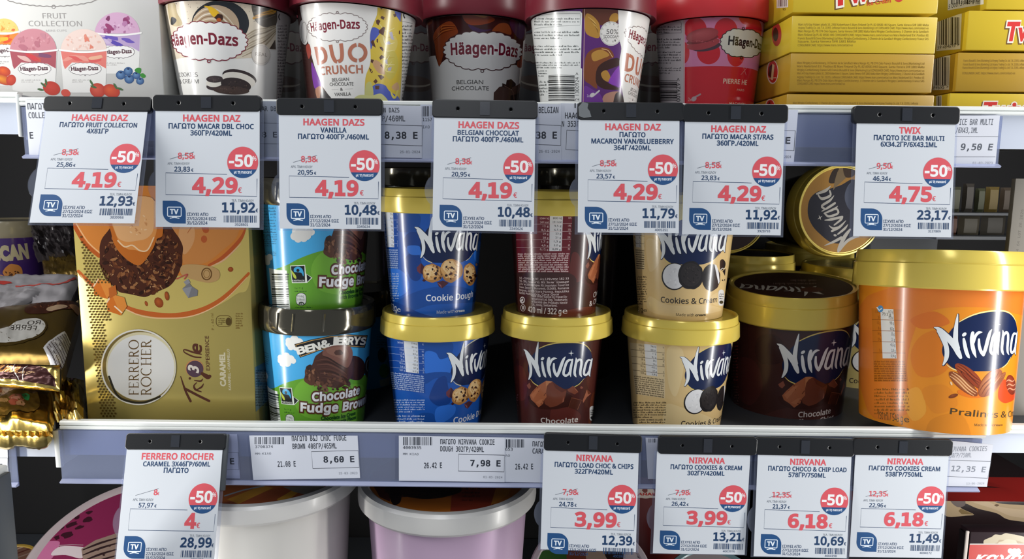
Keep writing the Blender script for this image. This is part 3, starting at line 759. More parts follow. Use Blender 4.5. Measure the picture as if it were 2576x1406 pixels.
def d_a2(c):
    c.fr(600, 0, 750 / 2197)
    c.text('1157', 1358, 892, 1425, 892, 24, '#3c3f47', 'm', 0.03); c.text('ΙΛΟ', 1358, 945, 1408, 945, 20, '#555a66', 'm')
    c.part('barcode'); c.bars(1352, 782, 1428, 858, '#30333c', 6, 8)
g1 = lambda *q: [(600 + a * 750 / 2197, b * 750 / 2197) for a, b in q]
shelf_label('paper label reading 8,38 E with torn top, between vanilla and Belgian tags', g1((1000, 770), (1350, 782), (1352, 1165), (1000, 1160)), YS1 - 0.0006, d_a, col='#c3c7d4')
shelf_label('paper label end with code 1157 beside the Belgian chocolate tag', g1((1340, 770), (1450, 772), (1450, 1172), (1340, 1168)), YS1, d_a2, col='#b9bfd0')
def d_b(c):
    c.fr(1250, 0, 700 / 2050)
    c.text('BELGIAN', 308, 832, 452, 832, 44, '#3c3f47', 'm', 0.05); c.text('38 E', 290, 1020, 440, 1020, 48, '#30333c', 'm', 0.10); c.text('26-01-2024', 310, 1124, 462, 1124, 18, '#5d616b', 'm')
    c.part('price_frame'); c.stroke([(250, 915), (472, 925), (470, 1072), (250, 1062)], 4, '#30333c', closed=True)
def d_b2(c):
    c.fr(1250, 0, 700 / 2050)
    c.text('HAAG', 502, 872, 600, 872, 42, '#3c3f47', 'm', 0.05); c.text('N 353Γ', 478, 932, 605, 932, 40, '#3c3f47', 'm', 0.05)
    c.part('price_frame'); c.stroke([(660, 965), (515, 958), (508, 1102), (660, 1110)], 4, '#30333c', closed=False)
    c.part('barcode'); c.bars(570, 760, 640, 795, '#30333c', 3, 6)
g2 = lambda *q: [(1250 + a * 700 / 2050, b * 700 / 2050) for a, b in q]
shelf_label('paper label reading BELGIAN between the Belgian and blueberry tags', g2((240, 762), (475, 768), (475, 1190), (240, 1182)), YS1 - 0.0006, d_b, col='#c3c7d4')
shelf_label('paper label reading 353 beside the torn tape blueberry tag', g2((470, 760), (720, 765), (720, 1185), (470, 1190)), YS1, d_b2, col='#c6cad6')
def d_c(c):
    c.fr(1850, 0, 726 / 2127)
    c.text('ICE BAR MULTI', 1650, 920, 1898, 920, 44, '#565b66', 'm', 0.03, 0.12); c.text('/6X43,1ML', 1622, 980, 1785, 980, 40, '#565b66', 'm', 0.03, 0.12)
    c.text('9,50 E', 1662, 1105, 1895, 1107, 46, '#4a4f5a', 'm', 0.07, 0.1); c.text('01-03-2023', 1748, 1210, 1895, 1210, 18, '#999da8', 'm')
    c.part('price_frame'); c.stroke([(1600, 1006), (1940, 1008)], 3, '#565b66'); c.stroke([(1600, 1155), (1915, 1155)], 3, '#565b66')
g3 = lambda *q: [(1850 + a * 726 / 2127, b * 726 / 2127) for a, b in q]
shelf_label('paper label reading 9,50 E right of the 4,75 tag', g3((1600, 850), (1950, 850), (1915, 1228), (1600, 1228)), YS1, d_c, col='#c9ccd6')
def d_d(c):
    c.fr(1850, 0, 726 / 2127)
    c.text('E', 370, 1058, 402, 1058, 46, INK, 'm', 0.1); c.text('2024', 360, 1165, 410, 1165, 18, '#5d616b', 'm')
    c.part('price_frame'); c.stroke([(330, 960), (442, 963), (432, 1110), (330, 1106)], 4, INK, closed=True)
shelf_label('paper label end reading E right of the strawberry raspberry tag', g3((330, 808), (463, 810), (430, 1200), (330, 1196)), YS1, d_d, col='#c3c8d8')
def d_e(c):
    c.fr(0, 0, 700 / 2050)
    c.text('ΠΑΓΩΤ', 205, 805, 335, 805, 44, '#4a4d55', 'm', 0.04); c.text('COLLE', 212, 870, 330, 870, 42, '#4a4d55', 'm', 0.04); c.text('E', 222, 1020, 245, 1020, 46, '#3c3f47', 'm', 0.08)
g0 = lambda *q: [(a * 700 / 2050, b * 700 / 2050) for a, b in q]
shelf_label('paper label reading COLLE behind the askew leftmost tag', g0((185, 735), (420, 735), (420, 1140), (215, 1140)), YS1, d_e, col='#d5d8e0')
def d_f(c):
    c.fr(600, 0, 750 / 2197)
    c.text('AR DBL', 172, 818, 300, 818, 34, '#3a3f4a', 'm', 0.04); c.text('8 E', 175, 1012, 285, 1012, 40, '#3a3f4a', 'm', 0.05)
    c.part('price_frame'); c.stroke([(160, 905), (300, 908)], 3, '#3a3f4a'); c.stroke([(160, 1058), (300, 1060)], 3, '#3a3f4a')
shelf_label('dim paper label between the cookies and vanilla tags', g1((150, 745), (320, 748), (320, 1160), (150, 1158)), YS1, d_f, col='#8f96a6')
def d_g(c):
    c.fr(0, 1000, 700 / 2424)
    c.text('LO', 2, 425, 35, 425, 36, INK, 'm', 0.03); c.text('E', 2, 622, 24, 622, 44, INK, 'm', 0.06); c.text('24', 18, 738, 50, 738, 16, '#7d828d', 'm')
    c.part('price_frame'); c.stroke([(-80, 520), (68, 526), (64, 678), (-80, 672)], 4, INK, closed=True)
h0 = lambda *q: [(a * 700 / 2424, 1000 + b * 700 / 2424) for a, b in q]
shelf_label('paper label end reading LO at the left edge, below the gold bars', h0((-120, 350), (62, 356), (76, 765), (-120, 760)), YS2, d_g)
def d_h(c):
    c.fr(0, 1000, 700 / 2424)
    c.text('E', 2008, 580, 2040, 580, 50, INK, 'm', 0.08)
    c.part('price_frame'); c.stroke([(1960, 475), (2075, 478), (2082, 628), (1960, 625)], 3, INK, closed=True)
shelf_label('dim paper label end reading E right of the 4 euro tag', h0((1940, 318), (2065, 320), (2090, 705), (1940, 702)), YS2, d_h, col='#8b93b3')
def d_i(c):
    c.fr(1850, 1000, 726 / 2514)
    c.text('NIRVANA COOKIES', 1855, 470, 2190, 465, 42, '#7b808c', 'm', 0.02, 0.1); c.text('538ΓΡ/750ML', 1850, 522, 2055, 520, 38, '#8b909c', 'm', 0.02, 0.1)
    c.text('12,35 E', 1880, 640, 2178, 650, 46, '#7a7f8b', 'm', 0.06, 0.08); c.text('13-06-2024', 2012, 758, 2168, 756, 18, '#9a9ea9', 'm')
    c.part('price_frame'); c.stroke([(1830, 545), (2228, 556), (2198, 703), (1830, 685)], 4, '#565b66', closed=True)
g4 = lambda *q: [(1850 + a * 726 / 2514, 1000 + b * 726 / 2514) for a, b in q]
shelf_label('paper label reading 12,35 E right of the lower row of tags', g4((1830, 372), (2245, 410), (2192, 778), (1815, 770)), YS2, d_i, col='#c6c9d3')
shelf_label('small barcode corner of a label left of the cookies and cream tag', [(1624, 1101), (1672, 1103), (1672, 1205), (1630, 1205)], YS2, lambda c: c.fr(0, 0, 1).part('barcode').bars(1632, 1103, 1652, 1113, INK, 2, 5), col='#c3c7d8')

# ================================================================ TOP ROW
MAROON = '#7a1f33'
def scallop(cx, cy, rx, ry, n=26, amp=0.035, rot=0, notch=True):
    P = []; N = n * 8
    for i in range(N):
        a = 2 * math.pi * i / N; k = 1 - amp + 2 * amp * abs(math.sin(n * a / 2)); 
        if notch: k -= 0.10 * math.exp(-((abs(math.sin(a)) - 1) / 0.03) ** 2) * 1.0
        x, y = rx * k * math.cos(a), ry * k * math.sin(a)
        P.append((cx + x * math.cos(R(rot)) - y * math.sin(R(rot)), cy + x * math.sin(R(rot)) + y * math.cos(R(rot))))
    return P
def cartouche(c, cx, cy, rx, ry, fill, line, w, rot=0, n=26, loops=(1,)):
    P = scallop(cx, cy, rx, ry, n, 0.028, rot)
    if fill: c.poly(P, fill)
    c.stroke(P, w, line, closed=True)
    for sgn in loops:
        c.stroke(circ(cx - math.sin(R(rot)) * ry * sgn * 0.98, cy + sgn * ry * 0.99, ry * 0.075, 10), w, line, closed=True)

# --- white carton of four fruit cups
FB = carton('ice_cream_carton', 'white carton with four pictured fruit ice cream cups, top left corner', 'ice cream carton', (-150, 241), (413, 243), 0.572, 0.580, -85, 0.12, '#d6d5d1')
c = FB.front.fr(0, 0, 420 / 2460)
c.part('lettering', FB.body)
P = [(150 + 50 * i, 10 + 110 * math.sin(math.pi * i / 27) ** 0.6 + (9 if i % 2 else 0)) for i in range(28)]
c.stroke([(q[0] - 60, q[1] - 30) for q in P], 14, '#8d8987', sm=True); c.stroke(circ(790, 100, 26, 10), 10, '#8d8987', closed=True)
c.text('FRUIT', 630, 272, 985, 272, 78, '#9a9694', 'i', 0.0); c.text('COLLECTION', 425, 385, 1210, 388, 78, '#9a9694', 'i', 0.0); c.text('MINI CUPS', 680, 468, 985, 466, 30, '#b4b0ae', 'i')
SH = {'#e9c877': ['#e4bd66', '#efd48e', '#dfb05a'], '#cfa6c4': ['#c697b9', '#d9b6d0', '#b886ab', '#a86f98'], '#c98a94': ['#c17f8a', '#d39aa3', '#b87480'], '#e6cfc6': ['#eddad2', '#dfc0b5', '#e3b9ac']}
def fcup(cx, yr, w, yb, scoop, dark, band, bandcol2, seed, label=True):
    c.part('cup_picture', FB.body, new=True)
    hw = w / 2
    c.poly([(cx - hw, yr + 20), (cx + hw, yr + 20), (cx + hw * 0.92, yb), (cx + hw * 0.5, yb + 25), (cx - hw * 0.5, yb + 25), (cx - hw * 0.86, yb)], '#e3e2df')
    c.poly([(cx - hw * 0.98, yr + 15), (cx + hw * 0.98, yr + 15), (cx + hw * 0.95, yr + 270), (cx + hw * 0.6, yr + 200), (cx - hw * 0.5, yr + 180), (cx - hw * 0.80, yr + 280), (cx - hw * 0.86, yr + 230)], band, False)
    rnd = random.Random(seed)
    for i in range(5):
        x = cx + rnd.uniform(-0.7, 0.6) * hw; y = yr + rnd.uniform(60, 160)
        c.blob(x, y, hw * 0.28, 26, bandcol2[i % len(bandcol2)], seed + i, 0.35, 8, rot=rnd.uniform(-30, 30))
    if scoop:
        P = [(cx - hw * 1.0, yr + 5)] + [(cx + hw * 0.98 * math.cos(R(a)), yr + 5 - w * 0.46 * math.sin(R(a))) for a in range(172, 0, -10)] + [(cx + hw, yr + 5)]
        c.poly(P, scoop)
        c.specks(cx, yr - w * 0.17, hw * 0.8, w * 0.17, 34, hw * 0.07, SH[scoop], seed, 0.6)
        for i, d in enumerate(dark): c.blob(cx + rnd.uniform(-0.55, 0.6) * hw, yr - rnd.uniform(30, 230) * w / 700, hw * rnd.uniform(0.08, 0.20), 32, d, seed * 7 + i, 0.4, 8, rot=rnd.uniform(20, 70))
    c.stroke([(cx - hw * 1.03, yr - 5), (cx - hw * 0.5, yr + 20), (cx, yr + 28), (cx + hw * 0.5, yr + 20), (cx + hw * 1.03, yr - 5)], 26, '#efeeeb', sm=True)
    if label:
        cartouche(c, cx + hw * 0.06, yr + 275, hw * 0.68, 95, '#eceae8', '#6d6468', 6, 0, 22)
        c.text('Häagen-Dazs', cx - hw * 0.52, yr + 305, cx + hw * 0.62, yr + 290, 58, '#5a3b44', 'b', 0.12)
        c.micro(cx - hw * 0.5, yr + 425, cx + hw * 0.3, yr + 480, 2, '#a5a1a0', seed)
fcup(60, 470, 440, 1240, '#e9c877', ['#d5703f', '#d99a4c'], '#e8863c', ['#f0b43f', '#e2562f'], 31)
fcup(1730, 490, 680, 1060, '#cfa6c4', ['#8d3f6d', '#a05582', '#7f3a63', '#a05582', '#96406f', '#8d3f6d', '#b57da8'], '#b7a0c6', ['#5a4aa8', '#6b58b0', '#c8b4d2'], 32)
fcup(490, 740, 700, 1330, '#c98a94', ['#b5717f', '#bb7b87', '#c08591', '#b5717f'], '#a8555f', ['#c9444b', '#d9b0aa', '#7d4f6d', '#c25a4d'], 33)
fcup(1235, 740, 690, 1340, '#e6cfc6', ['#d9826f', '#db8f7d', '#d9826f'], '#dc7b72', ['#e0968a', '#d65f5d', '#e3ae92'], 34)
c.part('fruit_picture', FB.body)
for x, y, r in ((1780, 1105, 72), (1890, 1050, 68), (1905, 1165, 72), (2010, 1110, 60), (2065, 1195, 58)): c.ell(x, y, r, r * 0.92, '#6f93bd', rim='#2b4c7d', n=18); c.ell(x, y - r * 0.5, r * 0.3, r * 0.2, '#23355c', n=8)
c.poly([(1985, 1040), (2020, 1000), (2080, 1010), (2070, 1080), (2030, 1075)], '#3f8a3a', True); c.poly([(2060, 1100), (2110, 1080), (2150, 1125), (2105, 1150)], '#3f8a3a', True)
for x, y, rx, ry, col in ((760, 1300, 130, 100, '#c74a3e'), (970, 1370, 70, 55, '#cb5347'), (1440, 1330, 115, 105, '#d2614f'), (1640, 1340, 130, 95, '#d9603c'), (60, 1050, 100, 70, '#e0672f'), (40, 1170, 160, 70, '#ea9a33'), (165, 1180, 72, 80, '#d4553d')):
    c.ell(x, y, rx, ry, col, 20, rim='#b83f33' if ry > 60 else col)
for x, y, a in ((640, 1250, 40), (680, 1210, 80), (1350, 1220, 60), (1380, 1280, 20), (1700, 1270, 60), (1770, 1310, 20), (600, 1320, 10)): c.ell(x, y, 52, 17, '#4d6b45', a, n=10)
cbuild(FB)

# --- tub, cookies and cream (dark red lid)
H1 = tub('ice_cream_tub', 'white tub with dark sandwich cookies pictured, second item of top row', 574, 0.612, ZU, -2, 330, 0.021, 0.905, 0.665, 'hdlid', '#e6e5e1', 0.6, style='hd')
c = H1.cv.fr(400, 0, 340 / 1912); A = H1.body
c.part('swirl_picture', A)
c.poly([(-200, -80), (1655, -80), (1650, 705), (1545, 690), (1340, 820), (1100, 830), (-200, 830)], '#d8ccb8')
c.specks(700, 150, 620, 200, 90, 9, ['#6c655c', '#8a8174', '#5a554d'], 4)
c.ell(868, 330, 405, 325, '#24272d', n=48); c.ell(800, 372, 335, 300, '#bda58a', n=40)
for i in range(9):
    y = 110 + i * 36
    c.stroke([(500 + i * 8, y + 130, 8), (640, y + 30, 16), (800, y + 20, 20), (960, y + 130, 16), (1120, y + 330, 8)], 14, ['#d9cbb4', '#a58a6c', '#e3d9c8', '#8f7458'][i % 4], sm=True)
c.poly([(635, 85), (720, 90), (800, 130), (850, 190), (780, 240), (720, 180), (690, 120)], '#e2b428', True); c.blob(850, 250, 60, 50, '#3b2118', 3); c.blob(850, 280, 34, 26, '#b3541f', 4)
c.poly([(1330, 30), (1650, 50), (1655, 360), (1520, 385), (1420, 350), (1345, 250)], '#544d45', True); c.poly([(1338, 235), (1500, 160), (1640, 120), (1640, 185), (1480, 225), (1345, 275)], '#d79c34', True)
for i in range(8): c.stroke([(1340, 300 - i * 30), (1500, 270 - i * 28), (1640, 215 - i * 22)], 7, ['#7b7268', '#3e3934'][i % 2], sm=True)
for i in range(9): c.stroke([(1180, 800 - i * 32, 6), (1350, 720 - i * 36, 20), (1500, 640 - i * 30, 18), (1650, 470 - i * 14, 10)], 14, ['#a2937a', '#c9bda6', '#857660', '#b5a78f'][i % 4], sm=True)
c.poly([(1560, 690), (1640, 560), (1650, 695)], '#4a4038')
c.poly([(140, -20), (230, 60), (255, 180), (330, 340), (190, 360), (130, 160)], '#b6a57f', True); c.poly([(180, 240), (250, 280), (210, 345), (170, 340)], '#2a2c30', True)
c.part('logo', A)
cartouche(c, 716, 580, 530, 288, '#eae9e7', MAROON, 13, 2, 26)
c.text('Häagen-Dazs', 205, 652, 1112, 648, 150, MAROON, 'i', 0.12)
c.part('cookie_picture', A)
c.ell(790, 1225, 120, 55, '#3f3435'); c.ell(775, 1180, 112, 52, '#e2ddd2'); c.ell(790, 1120, 122, 50, '#4b3f40', rim='#3a3031')
c.ell(1138, 1095, 246, 106, '#3d3032', 13, rim='#322728'); c.ell(1128, 1128, 240, 100, '#e6e1d6', 13); c.ell(1088, 1200, 216, 98, '#3a2e2d', 10, rim='#2f2424')
c.ell(1020, 1275, 258, 62, '#55433d', 3, rim='#43342f')
c.specks(1080, 1200, 170, 60, 22, 12, ['#57463f', '#2b2220'], 5); c.specks(1020, 1275, 200, 40, 18, 12, ['#6b5549', '#3a2d28'], 6); c.specks(790, 1120, 90, 30, 10, 10, ['#6a5a55'], 7)
c.part('lettering', A)
c.text('COOKIES', 290, 1088, 550, 1085, 58, '#5d5a5a', 'i', 0.02); c.text('& CREAM', 300, 1182, 565, 1180, 58, '#5d5a5a', 'i', 0.02)
c.part('seal', A); c.ell(1440, 770, 132, 150, '#d9d3ca'); c.stroke(circ(1440, 770, 128, 30), 5, '#b4aca4', closed=True); c.text('REAL', 1362, 790, 1525, 800, 50, '#8d847d', 'b')
c.part('small_print', A); c.poly([(1660, -40), (1990, -40), (1990, 1500), (1655, 1500)], '#bdb5b4'); c.micro(1675, 340, 1800, 1400, 24, '#716a6c', 8); c.stroke([(1700, 200), (1690, 240), (1705, 280)], 16, '#3a3838', sm=True)
H1.cv.build(A, 'tub')

# --- tub, duo crunch vanilla
H2 = tub('ice_cream_tub', 'white chocolate and vanilla tub with yellow and blue chip art, third item of top row', 898, 0.616, ZU, 3, 330, 0.021, 0.885, 0.665, 'hdlid', '#e9e7e3', 3.0, style='hd')
def duo_panel(c, A):
    c.part('logo', A)
    cartouche(c, 642, 368, 402, 200, '#ebe9e6', '#8a7c7a', 10, 0, 26, (-1, 1))
    c.text('Häagen-Dazs', 290, 428, 945, 388, 112, MAROON, 'i', 0.11)
    c.part('lettering', A)
    br = '#b9745c'
    c.poly([(325, 640), (365, 634), (420, 882), (375, 888)], br)
    c.stroke([(372, 655), (440, 665), (480, 735), (475, 820), (405, 862)], 46, br, sm=True, cap=False)
    c.stroke([(548, 610), (575, 750), (610, 825), (640, 840)], 50, br, sm=True, cap=False); c.stroke([(652, 838), (695, 810), (705, 720), (690, 590)], 50, br, sm=True, cap=False)
    for a0, a1 in ((-86, 80), (94, 262)):
        c.stroke([(918 + 108 * math.cos(R(a)), 717 + 108 * math.sin(R(a))) for a in np.linspace(a0, a1, 14)], 52, br, cap=False)
    c.text('CRUNCH', 415, 1022, 988, 995, 108, br, 'i', 0.08)
    c.text('BELGIAN', 572, 1110, 800, 1098, 44, '#55524f', 'b', 0.03); c.text('CHOCOLATE', 540, 1172, 862, 1164, 46, '#55524f', 'b', 0.03)
    c.text('&', 682, 1232, 716, 1231, 36, '#55524f', 'b', 0.06); c.text('VANILLA', 605, 1308, 828, 1300, 46, '#55524f', 'b', 0.03)
    c.stroke([(565, 1220), (655, 1216)], 3, '#9b9896'); c.stroke([(745, 1212), (850, 1206)], 3, '#9b9896')
c = H2.cv.fr(730, 0, 340 / 1839); A = H2.body
c.part('swirl_picture', A)
edge = [(1190, -60), (1188, 80), (1180, 200), (1125, 340), (1088, 470), (1090, 640), (1095, 800), (1080, 900), (1030, 1030), (1015, 1180), (1010, 1450)]
c.poly(catmull(edge, False, 4) + [(1490, 1450), (1510, -60)], '#d8bd49')
c.poly([(1370, -40), (1520, -20), (1500, 300), (1430, 200)], '#5b67bd'); c.poly([(1125, 370), (1225, 430), (1140, 560), (1098, 670), (1088, 480)], '#5361b8', True)
c.poly([(1100, 1200), (1180, 1140), (1290, 1160), (1350, 1240), (1480, 1330), (1475, 1450), (1250, 1450), (1120, 1280)], '#5766bb', True)
for q, col in (([(1220, 500), (1340, 420), (1460, 560), (1400, 720), (1260, 640)], '#d9c566'), ([(1180, 820), (1300, 930), (1320, 1010), (1200, 990), (1120, 860)], '#c79c72'), ([(1030, 1150), (1100, 1120), (1130, 1300), (1020, 1330)], '#c4c27b'),
               ([(1380, 1180), (1460, 1120), (1480, 1220), (1420, 1230)], '#cfa77f'), ([(1280, 740), (1420, 700), (1470, 900), (1380, 1080), (1290, 1000)], '#cdbd58'), ([(1250, 60), (1330, 150), (1300, 280), (1210, 200)], '#cfae3c'), ([(870, 1340), (960, 1290), (1100, 1300), (1250, 1280), (1330, 1450), (860, 1450)], '#c9c98a'), ([(1360, 1230), (1420, 1310), (1440, 1250), (1470, 1220), (1440, 1330), (1390, 1330)], '#ddd06a')): c.poly(q, col, True)
for i in range(7): c.stroke([(1200 + 30 * i, 300 + 90 * i, 4), (1300, 420 + 90 * i, 16), (1420, 380 + 100 * i, 4)], 8, ['#e6d98f', '#c2a838', '#ece3b4'][i % 3], sm=True)
for q in (((1215, 95), (1245, 75), (1270, 100), (1240, 132)), ((1225, 245), (1245, 215), (1287, 235), (1270, 272)), ((1168, 280), (1195, 262), (1228, 285), (1200, 345), (1172, 320)), ((1205, 420), (1265, 362), (1292, 375), (1268, 485), (1205, 445)),
          ((1095, 570), (1130, 535), (1165, 650), (1120, 620)), ((1175, 535), (1195, 525), (1195, 585), (1175, 570)), ((1215, 635), (1250, 640), (1270, 670), (1262, 700), (1225, 665)), ((1212, 780), (1240, 745), (1285, 778), (1225, 815)),
          ((1098, 805), (1140, 815), (1120, 860), (1095, 845)), ((1222, 890), (1245, 870), (1255, 925)), ((1190, 1025), (1245, 1020), (1280, 1050), (1235, 1090)), ((1130, 1110), (1165, 1070), (1190, 1110), (1160, 1140)), ((1155, 1170), (1215, 1165), (1210, 1215), (1160, 1215)),
          ((1400, 195), (1440, 182), (1440, 225), (1415, 235)), ((1480, 420), (1495, 410), (1492, 470), (1478, 460)), ((1070, 915), (1110, 950), (1090, 985)), ((1095, 985), (1125, 960), (1115, 1000))): c.poly(list(q), '#5c3a30')
for q in (((1345, 440), (1385, 430), (1412, 545), (1370, 530)), ((1300, 580), (1345, 555), (1370, 600), (1320, 605)), ((1290, 820), (1320, 800), (1325, 870), (1295, 860)), ((1325, 925), (1380, 905), (1370, 960), (1330, 965))): c.poly(list(q), '#b9b3c6')
c.part('small_print', A)
c.poly([(1510, -60), (1900, -60), (1900, 1500), (1478, 1500)], '#e2e0dd'); c.stroke([(1515, 120), (1660, 140), (1690, 160)], 8, '#8b8886'); c.stroke([(1515, 120), (1508, 290), (1660, 320)], 8, '#8b8886'); c.stroke([(1550, 170), (1542, 210), (1556, 245)], 16, '#3a3a3c', sm=True)
c.micro(1520, 330, 1650, 1400, 23, '#6f6d6e', 12)
c.part('side_picture', A)
c.poly([(-60, -60), (125, -60), (135, 130), (165, 290), (235, 540), (280, 720), (330, 900), (420, 1150), (560, 1345), (560, 1500), (-60, 1500)], '#44231f')
c.poly([(215, 640), (260, 600), (285, 720), (250, 800)], '#a3463a', True); c.poly([(290, 850), (330, 920), (390, 1060), (430, 1180), (340, 1210), (300, 1050)], '#7c35a2', True); c.poly([(345, 1210), (420, 1180), (400, 1340), (365, 1330)], '#b98468', True); c.poly([(420, 1200), (470, 1240), (560, 1345), (440, 1345)], '#3c3838', True)
c.ell(185, 440, 58, 170, '#d8d5d2', -6); c.stroke([(190 + 40 * math.cos(R(a)), 440 + 140 * math.sin(R(a))) for a in range(0, 360, 20)], 5, '#77716f', closed=True)
duo_panel(c, A)
H2.cv.build(A, 'tub')

# --- tub, Belgian chocolate, set back on the shelf
H4 = tub('ice_cream_tub', 'shaded Belgian chocolate tub set back between the chip art and purple swirl tubs', 1199, 0.70, ZU, 34, 285, 0.021, 0.885, 0.72, 'hdlid', '#dddcd9', 0.8, style='hd')
c = H4.cv.fr(1060, 0, 300 / 1622); A = H4.body
c.part('swirl_picture', A)
c.poly([(-100, 100), (1560, 100), (1440, 640), (1370, 700), (1362, 910), (1300, 890), (340, 800), (280, 850), (240, 910), (190, 755), (60, 770), (-100, 770)], '#3b1512')
for q, col in (([(160, 490), (240, 360), (400, 290), (500, 440), (380, 520), (330, 620), (250, 900), (200, 740), (180, 600)], '#8a3d1b'), ([(560, 190), (760, 170), (1000, 260), (860, 330), (640, 330)], '#8f3a14'), ([(960, 420), (1060, 320), (1180, 330), (1220, 470), (1060, 430)], '#8d4420'), ([(640, 330), (820, 400), (960, 400), (800, 440), (690, 410)], '#3d1d49'),
               ([(1200, 280), (1400, 260), (1380, 520), (1280, 480)], '#3f2140'), ([(1360, 660), (1400, 700), (1380, 900), (1300, 890)], '#8f3c1c'), ([(60, 230), (140, 220), (150, 300), (80, 340)], '#6e3a1a'), ([(700, 200), (900, 190), (860, 240)], '#b8792a')): c.poly(q, col, True)
for i in range(6): c.stroke([(170 + 20 * i, 560 - 30 * i, 4), (290, 450 - 20 * i, 12), (460, 400 - 10 * i, 4)], 8, ['#5c2410', '#b0602a'][i % 2], sm=True)
c.part('logo', A)
cartouche(c, 835, 692, 528, 275, '#dfdedb', '#4a2a2c', 12, 1.5, 26)
c.text('Häagen-Dazs', 410, 744, 1300, 776, 150, MAROON, 'i', 0.12, out=('#f0efed', 0.12))
c.part('lettering', A); c.text('BELGIAN', 482, 1146, 840, 1144, 54, '#4d4b4b', 'b', 0.03); c.text('CHOCOLATE', 415, 1232, 916, 1230, 54, '#4d4b4b', 'b', 0.03)
c.part('chocolate_picture', A)
for q, col in (([(980, 1370), (985, 1260), (1060, 1180), (1130, 1170), (1240, 1240), (1270, 1400), (980, 1420)], '#4f3a34'), ([(1100, 1130), (1150, 1150), (1160, 1090), (1220, 1075), (1285, 1140), (1270, 1220), (1200, 1210), (1100, 1180)], '#33221f'), ([(1230, 1190), (1370, 1110), (1360, 1250), (1290, 1400), (1220, 1400)], '#5d4136'), ([(1210, 1300), (1330, 1260), (1340, 1400), (1210, 1400)], '#2b1c1a')): c.poly(q, col)
c.stroke([(1130, 1170), (1240, 1240), (1260, 1360)], 8, '#7a5a4c', sm=True)
c.part('small_print', A); c.poly([(1385, 560), (1620, 520), (1620, 1500), (1370, 1500)], '#c9c7c6'); c.micro(1400, 880, 1500, 1400, 12, '#6c696a', 4)
H4.cv.build(A, 'tub')

# --- tub, duo crunch chocolate, turned so that its small print faces out
H5 = tub('ice_cream_tub', 'tub turned to show its white barcode panel and purple swirls, dark red lid', 1485, 0.610, ZU, 18, 330, 0.022, 0.90, 0.68, 'hdlid', '#57286f', 0.0, style='hd')
c = H5.cv.fr(1320, 0, 340 / 1771); A = H5.body
c.part('swirl_picture', A)
c.poly([(780, 60), (1400, 60), (1400, 1450), (760, 1450)], '#59296f')
for q, col in (([(790, 90), (1230, 110), (1220, 300), (1000, 330), (800, 300)], '#5f3326'), ([(800, 190), (880, 200), (970, 300), (990, 430), (960, 500), (830, 460), (790, 380)], '#b08237'), ([(1110, 240), (1150, 180), (1215, 180), (1220, 260), (1160, 300), (1120, 280)], '#b08237'),
               ([(790, 780), (850, 670), (980, 620), (1110, 640), (1170, 740), (1100, 780), (990, 860), (930, 1000), (950, 1160), (850, 1100), (780, 1030)], '#7d4425'), ([(880, 700), (1000, 650), (1110, 720), (1010, 770), (900, 800)], '#b5853c'), ([(930, 1000), (960, 880), (1060, 800), (1220, 760), (1240, 850), (1060, 930), (1010, 1010), (1100, 1090), (1240, 1170), (1060, 1170), (950, 1110)], '#3a1f19'),
               ([(1000, 960), (1070, 920), (1120, 1000), (1100, 1070), (1030, 1040)], '#b3843a'), ([(1100, 1060), (1250, 860), (1260, 1120), (1180, 1120)], '#873fb0'), ([(1030, 1260), (1160, 1200), (1240, 1230), (1150, 1450), (1020, 1450)], '#b28572'), ([(1160, 1340), (1190, 1230), (1240, 1210), (1290, 1280), (1300, 1450), (1150, 1450)], '#3a3032'), ([(775, 1140), (900, 1180), (1000, 1250), (1020, 1450), (770, 1450)], '#6d3590')): c.poly(q, col, True)
for i in range(4): c.stroke([(830 + 30 * i, 220 + 40 * i, 5), (920 + 10 * i, 300 + 30 * i, 14), (960, 430, 5)], 8, ['#d2a95c', '#8d6428'][i % 2], sm=True)
c.stroke([(1010, 640), (1090, 660), (1150, 750)], 7, '#e8c68c', sm=True)
c.part('seal', A)
c.ell(1130, 440, 146, 160, '#dfdcd8'); c.stroke([(1130 + 136 * math.cos(R(a)), 440 + 150 * math.sin(R(a))) for a in range(0, 360, 12)], 4, '#8d8786', closed=True)
c.text('50%', 1070, 445, 1222, 448, 62, '#4c4848', 'b', 0.0); c.text('COCOA*', 1052, 498, 1218, 500, 36, '#4c4848', 'b', 0.02)
for s_, r0_, r1_ in (('CHOCOLATE', 150, 375), ('WITH', 20, 75), ('MADE', 118, 165)):
    for i, ch in enumerate(s_ if s_ == 'CHOCOLATE' else s_[::-1]):
        a = r0_ + (r1_ - r0_) * i / max(1, len(s_) - 1); top = s_ == 'CHOCOLATE'
        x, y = 1130 + 110 * math.cos(R(a)), 440 + 122 * math.sin(R(a)); tx, ty = (-math.sin(R(a)), math.cos(R(a))) if top else (math.sin(R(a)), -math.cos(R(a)))
        c.text(ch, x - tx * 9, y - ty * 9, x + tx * 9, y + ty * 9, 26, '#6b6564', 'b')
c.part('panel', A)
c.poly(catmull([(1222, 60), (1225, 200), (1238, 500), (1265, 640), (1240, 800), (1250, 1000), (1270, 1150), (1300, 1340), (1305, 1450)], False, 4) + [(1790, 1450), (1790, 60)], '#e8e6e3')
c.part('small_print', A)
c.poly([(60, 235), (300, 165), (730, 148), (752, 175), (735, 890), (752, 900), (742, 1450), (60, 1450)], '#e4e6e4'); c.stroke([(785, 80), (765, 1450)], 7, '#cfa9a0')
c.stroke([(110, 230), (300, 190), (725, 178), (735, 200), (725, 330), (400, 350), (130, 380)], 6, '#8e9391')
for y0, y1, n in ((200, 340, 3), (375, 520, 3), (560, 740, 4), (780, 900, 3)): c.micro(125, y0 + 25, 715, y1, n, '#6c706f', y0)
c.micro(180, 910, 290, 1010, 3, '#6c706f', 5); c.micro(190, 1050, 300, 1260, 5, '#5c605f', 6)
